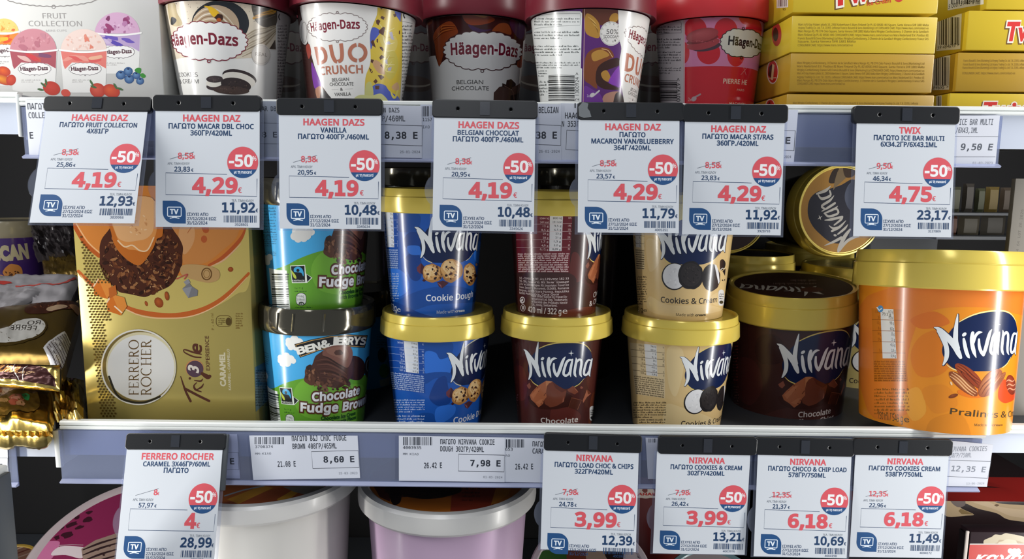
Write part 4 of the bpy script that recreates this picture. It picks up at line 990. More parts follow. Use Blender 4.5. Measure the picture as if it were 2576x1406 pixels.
c.part('barcode', A); c.bars(312, 985, 655, 1325, '#1b1d20', 8, 17, vertical=False); c.text('2 1300924 >', 712, 1318, 712, 950, 52, '#3a3c3e', 'b')
c.stroke([(905, 1250), (975, 1190)], 22, '#c9c4c6'); c.ell(885, 1245, 36, 26, '#cfcacc', -40); c.text('2x', 812, 1270, 850, 1275, 34, '#cfc3d6', 'b')
c.stamp(H2.cv, (730, 0, 340 / 1839), (327, 640), (376, 888), (1320 + 1332 * 340 / 1771, 692 * 340 / 1771), (1320 + 1305 * 340 / 1771, 930 * 340 / 1771))
duo_panel(c, A)
H5.cv.build(A, 'tub')

# --- red macaron tub
H6 = tub('ice_cream_tub', 'red and pink macaron tub with bright red lid beside the yellow boxes', 1786, 0.655, ZU, 39, 291, 0.021, 0.905, 0.74, 'redlid', '#cc1f2d', -0.5, style='hd')
c = H6.cv.fr(1630, 0, 330 / 1718); A = H6.body
c.part('dot_pattern', A)
c.poly([(484, 150), (1800, 150), (1800, 930), (480, 880)], '#d783ab'); c.ell(840, 140, 130, 90, '#cf1f2e')
for x, y, rx in ((620, 380, 148), (1020, 388, 150), (795, 690, 152), (1385, 385, 105), (1150, 720, 112), (470, 690, 74), (1280, 170, 100)): c.ell(x, y, rx, 152 if rx > 80 else 140, '#cf1f2e', n=40)
c.part('macaron_picture', A)
c.ell(760, 610, 190, 60, '#4c3540', -8); c.ell(725, 575, 218, 70, '#a93f45', -12); c.ell(715, 520, 215, 40, '#7c2a2e', -12); c.ell(712, 460, 215, 88, '#c05a5c', -12, rim='#9d3b40'); c.specks(715, 540, 190, 14, 26, 11, ['#b8555a', '#8a3136'], 3, ang=-12)
c.part('logo', A)
cartouche(c, 1235, 565, 285, 195, '#d9d6c8', '#2a2022', 11, 4, 20, (-1, 1))
c.text('Häagen-Dazs', 1052, 585, 1375, 618, 112, '#231c1e', 'b', 0.10, sub=7)
c.part('lettering', A)
c.text('PIERRE HE', 985, 1092, 1290, 1112, 62, '#e8c9b4', 'b', 0.05); c.text('PARIS', 1165, 1192, 1258, 1196, 30, '#e0b3a4', 'b'); c.text('MACARON', 1065, 1385, 1240, 1395, 48, '#e8c9b4', 'b', 0.03, sub=6)
c.text('2x', 525, 1325, 570, 1325, 46, '#e3b0ac', 'b'); c.stroke([(620, 1270), (685, 1235)], 22, '#b59a9c'); c.ell(602, 1295, 38, 30, '#bfa6a8', -40)
c.stroke([(1240, 850), (1285, 985)], 5, '#dd8a8c'); c.stroke([(1215, 980), (1310, 870)], 5, '#dd8a8c')
c.part('small_print', A)
c.poly([(30, 300), (240, 270), (470, 262), (468, 1450), (30, 1450)], '#cbc5c3'); c.stroke([(482, 150), (476, 1450)], 9, '#ddd4d2')
c.stroke([(60, 320), (250, 295), (430, 288), (438, 310), (438, 430), (240, 440), (90, 460)], 6, '#5d5a5a')
for y0, y1, n in ((320, 440, 3), (480, 640, 4), (650, 840, 5), (860, 970, 3)): c.micro(75, y0 + 15, 430, y1, n, '#5b5858', y0)
c.micro(80, 1000, 100, 1300, 7, '#5b5858', 2)
c.part('barcode', A); c.bars(122, 1055, 384, 1330, '#1d1c1e', 6, 16, vertical=False); c.text('001929 >', 424, 1330, 424, 1020, 50, '#3a3838', 'b')
H6.cv.build(A, 'tub')

# --- tubs one row behind, shade put into their darkened colours
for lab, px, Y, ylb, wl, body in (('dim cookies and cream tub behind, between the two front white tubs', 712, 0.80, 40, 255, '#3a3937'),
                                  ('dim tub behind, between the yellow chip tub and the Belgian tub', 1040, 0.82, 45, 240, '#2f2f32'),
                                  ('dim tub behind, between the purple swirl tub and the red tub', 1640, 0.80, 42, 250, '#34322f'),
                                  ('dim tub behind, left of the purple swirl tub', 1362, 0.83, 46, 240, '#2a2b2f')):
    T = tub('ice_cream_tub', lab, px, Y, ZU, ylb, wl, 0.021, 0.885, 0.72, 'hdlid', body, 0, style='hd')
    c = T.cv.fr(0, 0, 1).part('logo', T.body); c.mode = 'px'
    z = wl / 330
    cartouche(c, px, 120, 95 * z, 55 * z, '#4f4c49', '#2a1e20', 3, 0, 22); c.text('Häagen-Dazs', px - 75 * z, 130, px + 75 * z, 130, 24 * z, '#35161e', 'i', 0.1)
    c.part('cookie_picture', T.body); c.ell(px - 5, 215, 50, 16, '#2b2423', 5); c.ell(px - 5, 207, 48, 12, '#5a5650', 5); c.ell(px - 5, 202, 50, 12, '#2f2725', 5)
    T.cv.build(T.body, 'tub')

# --- yellow multipack boxes: two stacks
YEL, YDK = '#cbae2b', '#af8a28'
WORDS = ['Mars A/S Kay Fiskers plads 10, 2300 Kobenhavn S', 'Argosy Trading Co. Ltd. T.K. 21355, Lefkosia', 'Mars Norge AS, PB 374 Oslo', 'Mars Finland Oy PL 82 00581 HKI', 'Francis Busuttil & Sons (Marketing) Ltd',
         'Square, Santa Venera SVR 1881 Malta', 'CONSUMER CARE: https://www.mars.com/contact-us', 'Mars Wrigley Confectionery, 3 Chemin de la Sandlach', 'Mars Nederland B.V. Postbus 81', 'Wrigley Confectionery France SAS']
def bigname(c, x0, y0, x1, y1, h):
    c.part('logo')
    for dx, dy, col, b in ((-12, 12, '#6a4a1e', 0.36), (0, 0, '#e9e2d4', 0.34), (0, 0, '#cc2f2b', 0.14)):
        c.text('Twix', x0 + dx, y0 + dy, x1 + dx, y1 + dy, h, col, 'b', b, 0.12, 4)
S_ = 676 / 2576
def ybox(label, bl, br, yt, kind, Y0=0.574, Y1=0.574, side='left'):
    B = carton('multipack_box', label, 'multipack box', (1900 + bl[0] * S_, bl[1] * S_), (1900 + br[0] * S_, br[1] * S_), Y0, Y1, yt * S_, 0.17, YEL if kind in ('logo', 'text') else YDK, group='yellow ice bar multipacks')
    f = B.front; f.fr(1900, 0, S_)
    return B
# left stack, top to bottom
B = ybox('yellow multipack box topmost of left stack, red lettering cut by frame', (358, 118), (1745, 148), -215, 'logo')
bigname(B.front, 760, 50, 1310, -48, 205); B.front.part('lettering'); B.front.text('Ice Cream', 1072, 55, 1300, 22, 44, '#c9482c', 'b', 0.06); B.front.ell(1375, -20, 42, 40, '#c3412f'); B.front.up()
L = B.left.fr(1900, 0, S_); L.part('barcode'); L.poly([(205, -120), (315, -120), (315, 70), (205, 78)], '#e6e2d6'); L.bars(218, -120, 305, 62, '#2a2520', 4, 8); L.text('95', 262, 102, 290, 98, 22, '#3a3020', 'b')
cbuild(B)
B = ybox('yellow multipack box second in left stack, bright with address print', (332, 502), (1722, 522), 150, 'text')
f = B.front; f.part('lettering')
for i, y in enumerate((245, 275, 308, 343, 377, 408, 443)):
    ln = ' '.join((WORDS[i % 10], WORDS[(i + 3) % 10], WORDS[(i + 5) % 10])) if i < 5 else WORDS[i]
    f.text(ln, 412 - i, y, 1660 if i < 5 else (960 if i == 5 else 935), y + (6 if i < 5 else 0), 21, '#7a6420', 'i', 0.0)
L = B.left.fr(1900, 0, S_); L.part('logo'); L.ell(205, 330, 46, 112, '#b8372c'); L.ell(195, 330, 26, 66, '#3a2418')
cbuild(B)
B = ybox('ochre multipack box third in left stack, round red emblem on its flap', (322, 880), (1690, 892), 508, 'ochre')
f = B.front; f.part('lettering')
for i, y in enumerate((612, 645, 680, 712, 748, 780, 812)):
    ln = ' '.join((WORDS[(i + 7) % 10], WORDS[(i + 2) % 10], WORDS[(i + 4) % 10])) if i < 6 else WORDS[6]
    f.text(ln, 400, y, 1620 if i < 6 else 860, y + (8 if i < 6 else 0), 21, '#7a5c1c', 'i', 0.0)
L = B.left.fr(1900, 0, S_); L.part('logo'); L.ell(165, 688, 56, 118, '#e6ddc6'); L.ell(168, 688, 48, 106, '#c03428'); L.poly([(135, 640), (160, 615), (178, 690), (160, 760), (125, 720)], '#3a2016'); L.poly([(165, 610), (185, 625), (170, 770), (150, 765)], '#dcc58c'); L.stroke([(130, 750), (200, 745)], 8, '#e2cf9c')
cbuild(B)
B = ybox('ochre multipack box lowest of left stack, mostly behind the shelf rail', (283, 1240), (1690, 1260), 900, 'ochre')
f = B.front; f.part('lettering'); f.text(' '.join((WORDS[7], WORDS[4], WORDS[1])), 360, 996, 1560, 1002, 21, '#7a5c1c', 'i', 0.0)
L = B.left.fr(1900, 0, S_); L.part('logo'); L.ell(142, 1010, 44, 62, '#e6ddc6'); L.ell(145, 1012, 38, 54, '#c03428'); L.poly([(120, 1000), (140, 970), (150, 1020), (130, 1040)], '#3a2016')
cbuild(B)
# right stack
B = ybox('yellow multipack box topmost of right stack in the frame corner', (2210, 88), (3200, 100), -260, 'logo')
L = B.left.fr(1900, 0, S_); L.part('barcode'); L.poly([(1850, -150), (2190, -150), (2190, 40), (1845, 100)], '#e8e6dc'); L.bars(1880, -150, 2160, 40, '#24211c', 5, 16); L.text('5 000159 484695', 1850, 85, 2150, 15, 40, '#2c2820', 'b')
cbuild(B)
B = ybox('yellow multipack box second in right stack with red lettering and barcode', (2015, 480), (3100, 484), 100, 'logo')
bigname(B.front, 2410, 385, 2800, 385, 165)
L = B.left.fr(1900, 0, S_); L.part('barcode'); L.poly([(1750, 165), (1980, 130), (1965, 470), (1735, 490)], '#e8e6dc'); L.bars(1765, 165, 1965, 430, '#24211c', 6, 14); L.text('59 484695 >', 1745, 475, 1955, 445, 34, '#2c2820', 'b')
cbuild(B)
B = ybox('ochre multipack box third in right stack with a dented corner and address print', (1915, 876), (3050, 880), 502, 'ochre')
f = B.front; f.part('lettering')
for i, y in enumerate((592, 628, 660, 712)): f.text(' '.join((WORDS[4], WORDS[1], WORDS[0])) if i < 3 else WORDS[6], 1995 - 4 * i, y, 2950 if i < 3 else 2490, y, 22, '#7a5c1c', 'i', 0.0)
L = B.left.fr(1900, 0, S_); L.part('barcode'); L.poly([(1710, 545), (1870, 530), (1858, 860), (1702, 865)], '#e8e6dc'); L.bars(1720, 548, 1862, 820, '#24211c', 7, 12); L.text('84695 >', 1705, 858, 1850, 850, 34, '#2c2820', 'b')
cbuild(B)
B = ybox('yellow multipack box lowest of right stack, lettering cut by the rail', (1835, 1250), (3000, 1262), 892, 'logo')
bigname(B.front, 2190, 1105, 2590, 1105, 120)
L = B.left.fr(1900, 0, S_); L.part('barcode'); L.poly([(1735, 920), (1788, 915), (1785, 1100), (1735, 1100)], '#e8e6dc'); L.bars(1742, 922, 1782, 1100, '#24211c', 8, 5)
cbuild(B)

# ================================================================ MIDDLE ROW
NV = '#0e1f48'; WH = '#e4e8ea'
# ---- shared label art; every piece is drawn in the picture frame where it was seen best and carried over by two anchor points
F_CL = (1280, 840, 260 / 1523); A_CL = ((435, 122), (295, 672))        # chocolate tub, lower: tip and foot of the big initial
F_BU = (950, 460, 310 / 1245); A_BU = ((552, 345), (437, 757))
F_CU = (1560, 560, 300 / 811); A_CU = ((350, -35), (280, 248))
def brush_logo(c, A, gold='#e6cf74'):
    c.part('logo', A)
    c.poly([(285, 510), (300, 420), (345, 320), (440, 216), (560, 170), (700, 142), (860, 132), (1010, 138), (1110, 165), (1185, 225), (1222, 320), (1222, 430), (1195, 530), (1150, 620), (1060, 715), (960, 775), (840, 808), (700, 805), (540, 785), (430, 760), (350, 690), (305, 600)], NV, True)
    c.stroke([(440, 216, 9), (560, 165, 15), (700, 135, 17), (860, 124, 18), (1010, 128, 17), (1100, 150, 14), (1165, 195, 11), (1212, 258, 3)], 12, gold, sm=True)
    c.stroke([(315, 660, 3), (365, 722, 10), (430, 765, 13)], 9, gold, sm=True); c.stroke([(970, 778, 9), (1040, 735, 9), (1110, 655, 3)], 9, gold, sm=True)
    S = [[(222, 228, 8), (258, 258, 34), (310, 335, 50), (360, 410, 58), (405, 495, 56), (435, 570, 50), (455, 622, 30)],
         [(250, 275, 20), (292, 370, 40), (318, 460, 40), (326, 540, 40), (318, 610, 36), (296, 668, 14)],
         [(434, 122, 10), (424, 190, 28), (414, 270, 40), (408, 350, 48), (408, 430, 48), (425, 510, 48)],
         [(490, 412, 26), (498, 470, 38), (512, 550, 40), (532, 612, 34), (548, 638, 8)],
         [(592, 358, 40), (580, 420, 46), (584, 500, 46), (600, 575, 42), (622, 640, 10)], [(596, 470, 30), (624, 395, 34), (662, 362, 34), (706, 360, 10)],
         [(664, 440, 26), (664, 510, 36), (682, 575, 40), (712, 618, 38)], [(712, 618, 38), (744, 545, 46), (776, 450, 46), (806, 375, 36), (832, 338, 12)],
         [(926, 384, 24), (880, 388, 34), (846, 430, 38), (820, 510, 38), (806, 580, 38), (832, 614, 34), (870, 600, 30), (895, 560, 26)], [(938, 376, 24), (918, 470, 36), (904, 560, 38), (912, 628, 10)],
         [(990, 352, 12), (994, 400, 36), (980, 480, 38), (968, 560, 38), (976, 606, 34), (994, 634, 8)], [(1000, 410, 28), (1036, 378, 32), (1066, 392, 36), (1068, 450, 36), (1054, 540, 36), (1056, 600, 32), (1076, 632, 8)],
         [(1204, 386, 20), (1166, 388, 28), (1138, 430, 32), (1116, 510, 34), (1106, 575, 34), (1124, 606, 32), (1156, 590, 28), (1176, 550, 22)], [(1226, 364, 16), (1208, 440, 30), (1190, 530, 32), (1184, 590, 30), (1194, 624, 8)]]
    c.up(); c.up()
    for q in S: c.stroke([(x + 3, y + 3, w + 12) for x, y, w in q], 10, '#0c1838', sm=True, k=4, up=False)
    c.ell(500, 366, 33, 27, '#0c1838', -30, 16); c.up()
    for q in S: c.stroke(q, 10, WH, sm=True, k=5, up=False)
    c.ell(497, 363, 27, 20, WH, -35, 18)
    c.poly([(918 + (44 if i % 2 == 0 else 11) * math.cos(R(45 * i)), 283 + (46 if i % 2 == 0 else 11) * math.sin(R(45 * i))) for i in range(8)], WH)
def choc_art(c, A):
    c.part('chocolate_picture', A)
    c.blob(620, 980, 360, 130, '#3a1a15', 3, 0.1, 12)
    c.poly([(310, 905), (345, 850), (420, 770), (545, 690), (562, 760), (550, 850), (556, 930), (520, 975), (505, 1030), (440, 1080), (385, 1015), (330, 965)], '#a8613f')
    c.poly([(545, 688), (600, 692), (645, 702), (590, 728), (562, 770), (552, 840)], '#bd7c52'); c.poly([(560, 770), (592, 728), (645, 702), (720, 760), (850, 830), (836, 910), (808, 1000), (700, 1062), (610, 1080), (530, 1030), (520, 985), (556, 930), (550, 850)], '#723a28')
    c.poly([(640, 705), (740, 770), (850, 830), (780, 860), (690, 800)], '#5e2c20'); c.poly([(800, 920), (812, 990), (790, 1010)], '#a0604a')
    for q in ([(420, 785), (440, 845)], [(370, 850), (410, 880)], [(480, 975), (525, 1000)], [(440, 1010), (500, 1040)], [(545, 870), (520, 905)]): c.stroke(q, 9, '#5c2a1c')
    c.poly([(330, 900), (420, 800), (470, 790), (400, 900), (360, 960)], '#b8704b'); c.poly([(400, 1010), (470, 960), (510, 960), (460, 1040)], '#b56e4a')
    c.poly([(860, 822), (945, 762), (1025, 855), (970, 890), (880, 850)], '#7c4230'); c.poly([(945, 762), (1025, 855), (990, 830)], '#a8674a')
    c.poly([(925, 938), (1070, 975), (1012, 1112), (878, 1085)], '#4c251b'); c.stroke([(925, 938), (1070, 975), (1012, 1112)], 8, '#8a5038'); c.stroke([(925, 938), (878, 1085)], 6, '#6e3a28')
    c.poly([(1150, 818), (1215, 872), (1150, 930), (1095, 1016), (1088, 980), (1118, 905)], '#a4624a'); c.poly([(1150, 818), (1215, 872), (1165, 890)], '#6a3526')
    c.poly([(265, 755), (308, 716), (330, 775), (305, 812), (280, 790)], '#8a5040'); c.poly([(1050, 780), (1072, 768), (1098, 795), (1060, 812)], '#8a5040')
def dough_art(c, A):
    c.part('dough_picture', A)
    c.poly([(395, 855), (440, 810), (475, 850), (430, 920), (400, 890)], '#6d3440'); c.poly([(440, 810), (475, 850), (455, 930), (430, 900)], '#43202c'); c.poly([(450, 985), (480, 955), (500, 975), (470, 1000)], '#3c1c28'); c.poly([(600, 1005), (660, 985), (720, 1010), (650, 1065), (618, 1045)], '#4b242e'); c.poly([(600, 1005), (640, 1030), (650, 1065)], '#87505a')
    for cx, cy, rx, ry, s in ((555, 912, 100, 95, 1), (745, 885, 108, 118, 2), (930, 925, 66, 112, 3)):
        c.blob(cx, cy, rx, ry, '#a8763f', s, 0.07, 16); c.blob(cx - rx * 0.12, cy - ry * 0.12, rx * 0.85, ry * 0.84, '#cf9f63', s + 10, 0.1, 14); c.blob(cx - rx * 0.22, cy - ry * 0.25, rx * 0.6, ry * 0.58, '#e2bf8b', s + 20, 0.16, 12)
        c.specks(cx, cy, rx * 0.8, ry * 0.8, 26, 14, ['#b98649', '#e8cb9c', '#8f5c2e', '#dcb477'], s, 0.6); c.specks(cx + rx * 0.1, cy, rx * 0.85, ry * 0.82, 9, 17, ['#3b1f1c', '#4a2620', '#2c1618'], s + 5, 0.7, sides=6)
    c.ell(998, 825, 10, 13, '#c99a72', n=10)
def cookie_art(c, A):
    c.part('cookie_picture', A)
    c.ell(368, 366, 86, 93, '#1d1a1c', n=36); c.ell(370, 364, 79, 86, '#e4e4e6', n=36); c.specks(370, 364, 66, 72, 26, 9, ['#d2d2d6', '#f0f0f2', '#dadadd'], 3)
    c.blob(480, 358, 86, 96, '#232022', 5, 0.03, 24); c.ell(480, 354, 70, 80, '#2e2a2b', n=30); c.specks(480, 354, 58, 66, 34, 8, ['#463f3e', '#1b1819', '#3a3434'], 6, 0.35)
    c.blob(618, 374, 62, 92, '#262223', 8, 0.03, 24); c.poly([(640, 282), (655, 290), (668, 330), (676, 400), (668, 418), (656, 360), (646, 310)], '#e6e6e8'); c.specks(610, 380, 44, 66, 20, 8, ['#3c3636', '#191617'], 7, 0.4)
    c.poly([(680, 262), (700, 250), (716, 275), (708, 310), (682, 324)], '#2b2425', True); c.stroke([(682, 322), (694, 310), (708, 312)], 5, '#e8e2d4')
    c.poly([(696, 330), (716, 312), (712, 362)], '#2b2425'); c.poly([(690, 392), (698, 385), (702, 398)], '#2b2425'); c.poly([(706, 388), (714, 382), (712, 398)], '#2b2425')
def pill(c, A, x, y, w, h, line='#e8e8ea'):
    c.part('energy_pill', A); c.poly(rrect(x, y, x + w, y + h, w * 0.48, 5), '#dfdfe0'); c.micro(x + w * 0.15, y + h * 0.2, x + w * 0.95, y + h * 0.62, 3, '#55555a', 4); c.ell(x + w * 0.5, y + h * 0.78, w * 0.36, w * 0.3, '#2b2b2e', n=12)
def nutrition(c, A, q, rows, panel, white, tcol, seed, colx=(0.607, 0.835), body=0.62, words=None):
    """table of values: q = frame corners (tl, tr, br, bl)"""
    c.part('nutrition_table', A)
    tl, tr, br, bl = q
    def P(u, v): return ((tl[0] * (1 - u) + tr[0] * u) * (1 - v) + (bl[0] * (1 - u) + br[0] * u) * v, (tl[1] * (1 - u) + tr[1] * u) * (1 - v) + (bl[1] * (1 - u) + br[1] * u) * v)
    def PP(u0, v0, u1, v1, n=6): return [P(u0 + (u1 - u0) * i / n, v0) for i in range(n + 1)] + [P(u1 - (u1 - u0) * i / n, v1) for i in range(n + 1)]
    if panel: c.poly(PP(0, 0, 1, 1), panel)
    c.poly(PP(colx[0], 0, colx[1], body), white)
    n = len(rows); hgt = math.hypot(bl[0] - tl[0], bl[1] - tl[1]) * body / n
    k = 0
    for i, (a, b, d) in enumerate(rows):
        v = body * (i + 0.78) / n; h = hgt * 0.50
        for txt, u1, wd, col in ((a, colx[0] - 0.02, 0.15, tcol), (b, colx[1] - 0.02, 0.15, '#2a2628'), (d, 0.985, 0.10, tcol)):
            if not txt: continue
            wd = wd * min(1.0, len(txt) / 6); x0, y0 = P(u1 - wd, v); x1, y1 = P(u1, v)
            c.text(txt, x0, y0, x1, y1, h, col, 'b', 0.02)
        if i % 2 == 1: p0, p1 = P(0.0, body * (i + 1) / n), P(1, body * (i + 1) / n); c.stroke([P(j / 6, body * (i + 1) / n) for j in range(7)], 2.5, tcol, cap=False)
    c.part('small_print', A)
    for j in range(9):
        v0 = body + 0.03 + (0.97 - body) * j / 9
        x0, y0 = P(0.02, v0); x1, y1 = P(0.98, v0)
        rnd = random.Random(seed + j); u = 0.02; c.up(); V, T = [], []
        vh = (0.97 - body) / 9
        while u < 0.97:
            for _ in range(rnd.randint(3, 10)):
                if u > 0.97: break
                hh = vh * (0.72 if rnd.random() < 0.25 else 0.5); m = len(V); V += [c.p(*P(u, v0 + vh * 0.8)), c.p(*P(u + 0.011, v0 + vh * 0.8)), c.p(*P(u + 0.011, v0 + vh * 0.8 - hh)), c.p(*P(u, v0 + vh * 0.8 - hh))]
                T += [(m, m + 1, m + 2), (m, m + 2, m + 3)]; u += 0.0165
            u += 0.018
        if V: c._add(V, T, tcol)
RB = [('260 kcal', '779 kJ', '9%'), ('', '186 kcal', ''), ('15 g', '11 g', '16%'), ('11 g', '8,0 g', '40%'), ('28 g', '20 g', '8%'), ('23 g', '17 g', '19%'), ('<0,5 g', '<0,5 g', '-'), ('3,8 g', '2,7 g', '5%'), ('0,21 g', '0,15 g', '3%')]
RC = [('1044 kJ', '800 kJ', '10%'), ('249 kcal', '191 kcal', ''), ('12 g', '9,5 g', '14%'), ('8,5 g', '6,5 g', '33%'), ('29 g', '23 g', '9%'), ('28 g', '21 g', '23%'), ('1,7 g', '1,3 g', '-'), ('4,0 g', '3,0 g', '6%'), ('0,12 g', '0,09 g', '2%')]
RK = [('1098 kJ', '786 kJ', '9%'), ('262 kcal', '188 kcal', ''), ('15 g', '11 g', '16%'), ('11 g', '8,1 g', '41%'), ('28 g', '20 g', '8%'), ('22 g', '16 g', '18%'), ('<0,5 g', '<0,5 g', ''), ('3,8 g', '2,7 g', '5%'), ('0,25 g', '0,18 g', '3%')]

# --- three stacks of two: chocolate (drawn first, it lends its logo), blue, beige
HN = 0.0205
def pair(nm, col, lo, hi):
    A_ = tub('ice_cream_tub', lo[0], lo[1], lo[2], ZL, lo[3], lo[4], HN, lo[5], lo[6], 'goldlid', col, lo[7])
    B_ = tub('ice_cream_tub', hi[0], hi[1], hi[2], A_.ztop, hi[3], hi[4], HN, hi[5], hi[6], 'goldlid', col, hi[7])
    return A_, B_
CL, CU = pair('choc', '#4a2320', ('brown chocolate tub, lower of its stack, full logo to the front', 1399, 0.668, 862, 281, 0.825, 0.67, 0), ('brown chocolate tub stacked on top, turned to show its nutrition table', 1402, 0.668, 544, 276, 0.86, 0.735, 0))
BL, BU = pair('blue', '#1c55ae', ('blue cookie dough tub, lower of its stack, label turned right', 1102, 0.668, 862, 287, 0.90, 0.745, 0.0), ('blue cookie dough tub stacked on top, behind two price tags', 1090, 0.668, 538, 282, 0.90, 0.745, 0.3))
KL, KU = pair('beige', '#d9bb83', ('beige cookies and cream tub, lower of its stack', 1708, 0.668, 871, 290, 0.90, 0.75, 0.2), ('beige cookies and cream tub stacked on top, cookies to the front', 1717, 0.668, 552, 282, 0.90, 0.745, -0.6))

def sw(c, A, L):
    c.part('wave_pattern', A)
    for q, col in L: c.poly(q, col, True)
sw(CL.cv.fr(*F_CL), CL.body, [([(60, 500), (200, 480), (270, 700), (240, 960), (120, 960), (60, 800)], '#5a2724'), ([(620, 1120), (760, 1060), (1000, 1130), (1060, 1250), (900, 1400), (640, 1400)], '#5e2a24'), ([(1150, 640), (1300, 400), (1380, 700), (1300, 900), (1180, 820)], '#542622'), ([(1220, 900), (1320, 860), (1320, 1300), (1180, 1400), (1180, 1200)], '#64301f')])
c = CL.cv
brush_logo(c, CL.body); choc_art(c, CL.body)
def choc_words(c, A):
    c.part('lettering', A); c.text('Chocolate', 474, 1305, 1014, 1290, 72, '#ddd3cd', 'i', 0.07); c.text('& Choco Chips', 385, 1395, 1090, 1375, 72, '#ddd3cd', 'i', 0.07)
choc_words(c, CL.body); pill(c, CL.body, 1190, 1062, 85, 220)
c.part('small_print', CL.body); c.micro(40, 880, 130, 1400, 14, '#8a5560', 7)
CL.cv.build(CL.body, 'tub')
def px_(f, q): return (f[0] + q[0] * f[2], f[1] + q[1] * f[2])

F4 = (1250, 470, 310 / 1282); c = CU.cv.fr(*F4)
sw(c, CU.body, [([(770, 300), (900, 330), (930, 700), (900, 960), (790, 990), (760, 700)], '#3c1f1d'), ([(780, 700), (860, 720), (880, 960), (760, 980)], '#5e2a26'), ([(780, 1000), (960, 1040), (960, 1240), (830, 1260), (780, 1180)], '#43231f'), ([(200, 900), (760, 900), (760, 1060), (200, 1060)], '#3f2320'), ([(600, 1330), (900, 1250), (1060, 1280), (1040, 1450), (500, 1450)], '#6a3022')])
nutrition(c, CU.body, ((190, 312), (785, 300), (752, 890), (215, 890)), RC, '#6b1f28', '#dddbdc', '#e0c6c4', 3)
c.part('small_print', CU.body)
for i, ln in enumerate(('A.E. - Π.Ράλλη 97, Αγ.Ι.Ρέντης 182 33', 'Τηλ. 300, Λευκωσία. BG: За информация', '20, София, 1000 България. RO: Importator: Froneri Ice', 'Cream, Sector 1, Bucuresti, 013681, Romania', 'Beograd, 22300 Stara Pazova, Republika', '81000 Podgorica, Crna Gora')):
    c.text(ln, 236, 955 + 31 * i, 748 - (105 if i == 5 else 0), 962 + 33 * i, 21, '#dcc9c6', 'i', 0.03)
for i, ln in enumerate(('Used under licence by Froneri In-', 'ternational Ltd. Reg. Trademarks', 'of Société des Produits Nestlé', 'S.A., Vevey, Switzerland.')): c.text(ln, 362, 1142 + 30 * i, 732 - (105 if i == 3 else 0), 1152 + 31 * i, 22, '#dcc9c6', 'i', 0.03)
c.part('lettering', CU.body); c.text('420 ml / 322 g', 325, 1298, 668, 1325, 58, '#e2d8d4', 'i', 0.05); c.text('e', 682, 1318, 732, 1318, 62, '#e2d8d4', 'b', 0.0)
c.ell(265, 1178, 26, 36, '#ded6d4'); c.stroke([(250, 1170), (268, 1155), (280, 1180), (262, 1195)], 9, '#4a2320', sm=True); c.stroke([(272 + 24 * math.cos(R(a)), 1258 + 34 * math.sin(R(a))) for a in range(0, 360, 20)], 6, '#cfc4c2', closed=True); c.poly([(262, 1240), (284, 1240), (284, 1275), (262, 1275)], '#cfc4c2'); c.poly([(560, 1368), (625, 1368), (595, 1385)], '#e2ddd8')
T_CU = ((1501, 549), (1478.5, 651.5))
c.stamp(CL.cv, F_CL, *A_CL, *T_CU); brush_logo(c, CU.body); choc_art(c, CU.body); choc_words(c, CU.body)
CU.cv.build(CU.body, 'tub')

# blue
def blue_words(c, A):
    c.part('lettering', A); c.text('Cookie Dough', 490, 1192, 958, 1150, 60, '#dfe4ec', 'i', 0.06); c.text('Made with', 597, 1322, 775, 1310, 32, '#b9c6de', 'i', 0.01); c.text('cream', 784, 1308, 876, 1300, 26, '#dfe4ec', 'b', 0.10)
W1, W2, W3 = '#164896', '#2f6fd0', '#123c86'
c = BU.cv.fr(*F_BU)
sw(c, BU.body, [([(180, 330), (420, 320), (400, 480), (300, 500), (190, 470)], W1), ([(320, 500), (440, 520), (420, 660), (330, 690), (260, 600)], W3), ([(280, 760), (400, 700), (450, 860), (420, 980), (330, 960)], W3), ([(90, 860), (260, 900), (320, 1060), (200, 1150), (60, 1050)], W2), ([(450, 1080), (760, 1040), (980, 1100), (980, 1200), (560, 1230), (330, 1290), (200, 1200)], W1), ([(100, 1180), (420, 1310), (600, 1380), (300, 1420), (80, 1350)], W3), ([(300, 640), (420, 640), (440, 720), (330, 720)], W2), ([(980, 600), (1060, 620), (1040, 800), (980, 780)], W2)])
nutrition(c, BU.body, ((20, 300), (205, 295), (210, 870), (75, 860)), RB, '#1b4a9c', '#d5dae2', '#a9c0e6', 5, (0.30, 0.74))
c.part('small_print', BU.body); c.micro(85, 905, 212, 1200, 12, '#a4bbe0', 6)
c.part('lettering', BU.body); c.text('302g', 118, 1275, 195, 1300, 62, '#d9dfe9', 'i', 0.05); c.text('e', 200, 1302, 236, 1298, 50, '#d9dfe9', 'b')
c.stamp(CL.cv, F_CL, *A_CL, *[px_(F_BU, q) for q in A_BU]); brush_logo(c, BU.body, '#cfc7a8')
c.fr(*F_BU); dough_art(c, BU.body); blue_words(c, BU.body); c.part('energy_pill', BU.body); c.poly([(1008, 1040), (1024, 1020), (1016, 1150), (1000, 1160)], '#cfd3da')
BU.cv.build(BU.body, 'tub')
F3 = (950, 780, 310 / 1453); c = BL.cv.fr(*F3)
sw(c, BL.body, [([(560, 380), (870, 380), (860, 540), (730, 575), (680, 500), (560, 480)], W1), ([(560, 500), (680, 500), (740, 580), (860, 560), (850, 740), (560, 740)], W2), ([(560, 750), (860, 740), (860, 860), (700, 800), (560, 870)], W1), ([(620, 980), (700, 820), (800, 780), (830, 900), (860, 1080), (720, 1130), (620, 1060)], W3), ([(480, 1240), (600, 1210), (680, 1260), (680, 1450), (460, 1450)], W1), ([(700, 1150), (900, 1120), (900, 1230), (760, 1330), (680, 1300)], W2)])
nutrition(c, BL.body, ((100, 345), (548, 385), (558, 980), (170, 930)), RB, '#17479a', '#d9dde4', '#b5c9ea', 8, (0.465, 0.835))
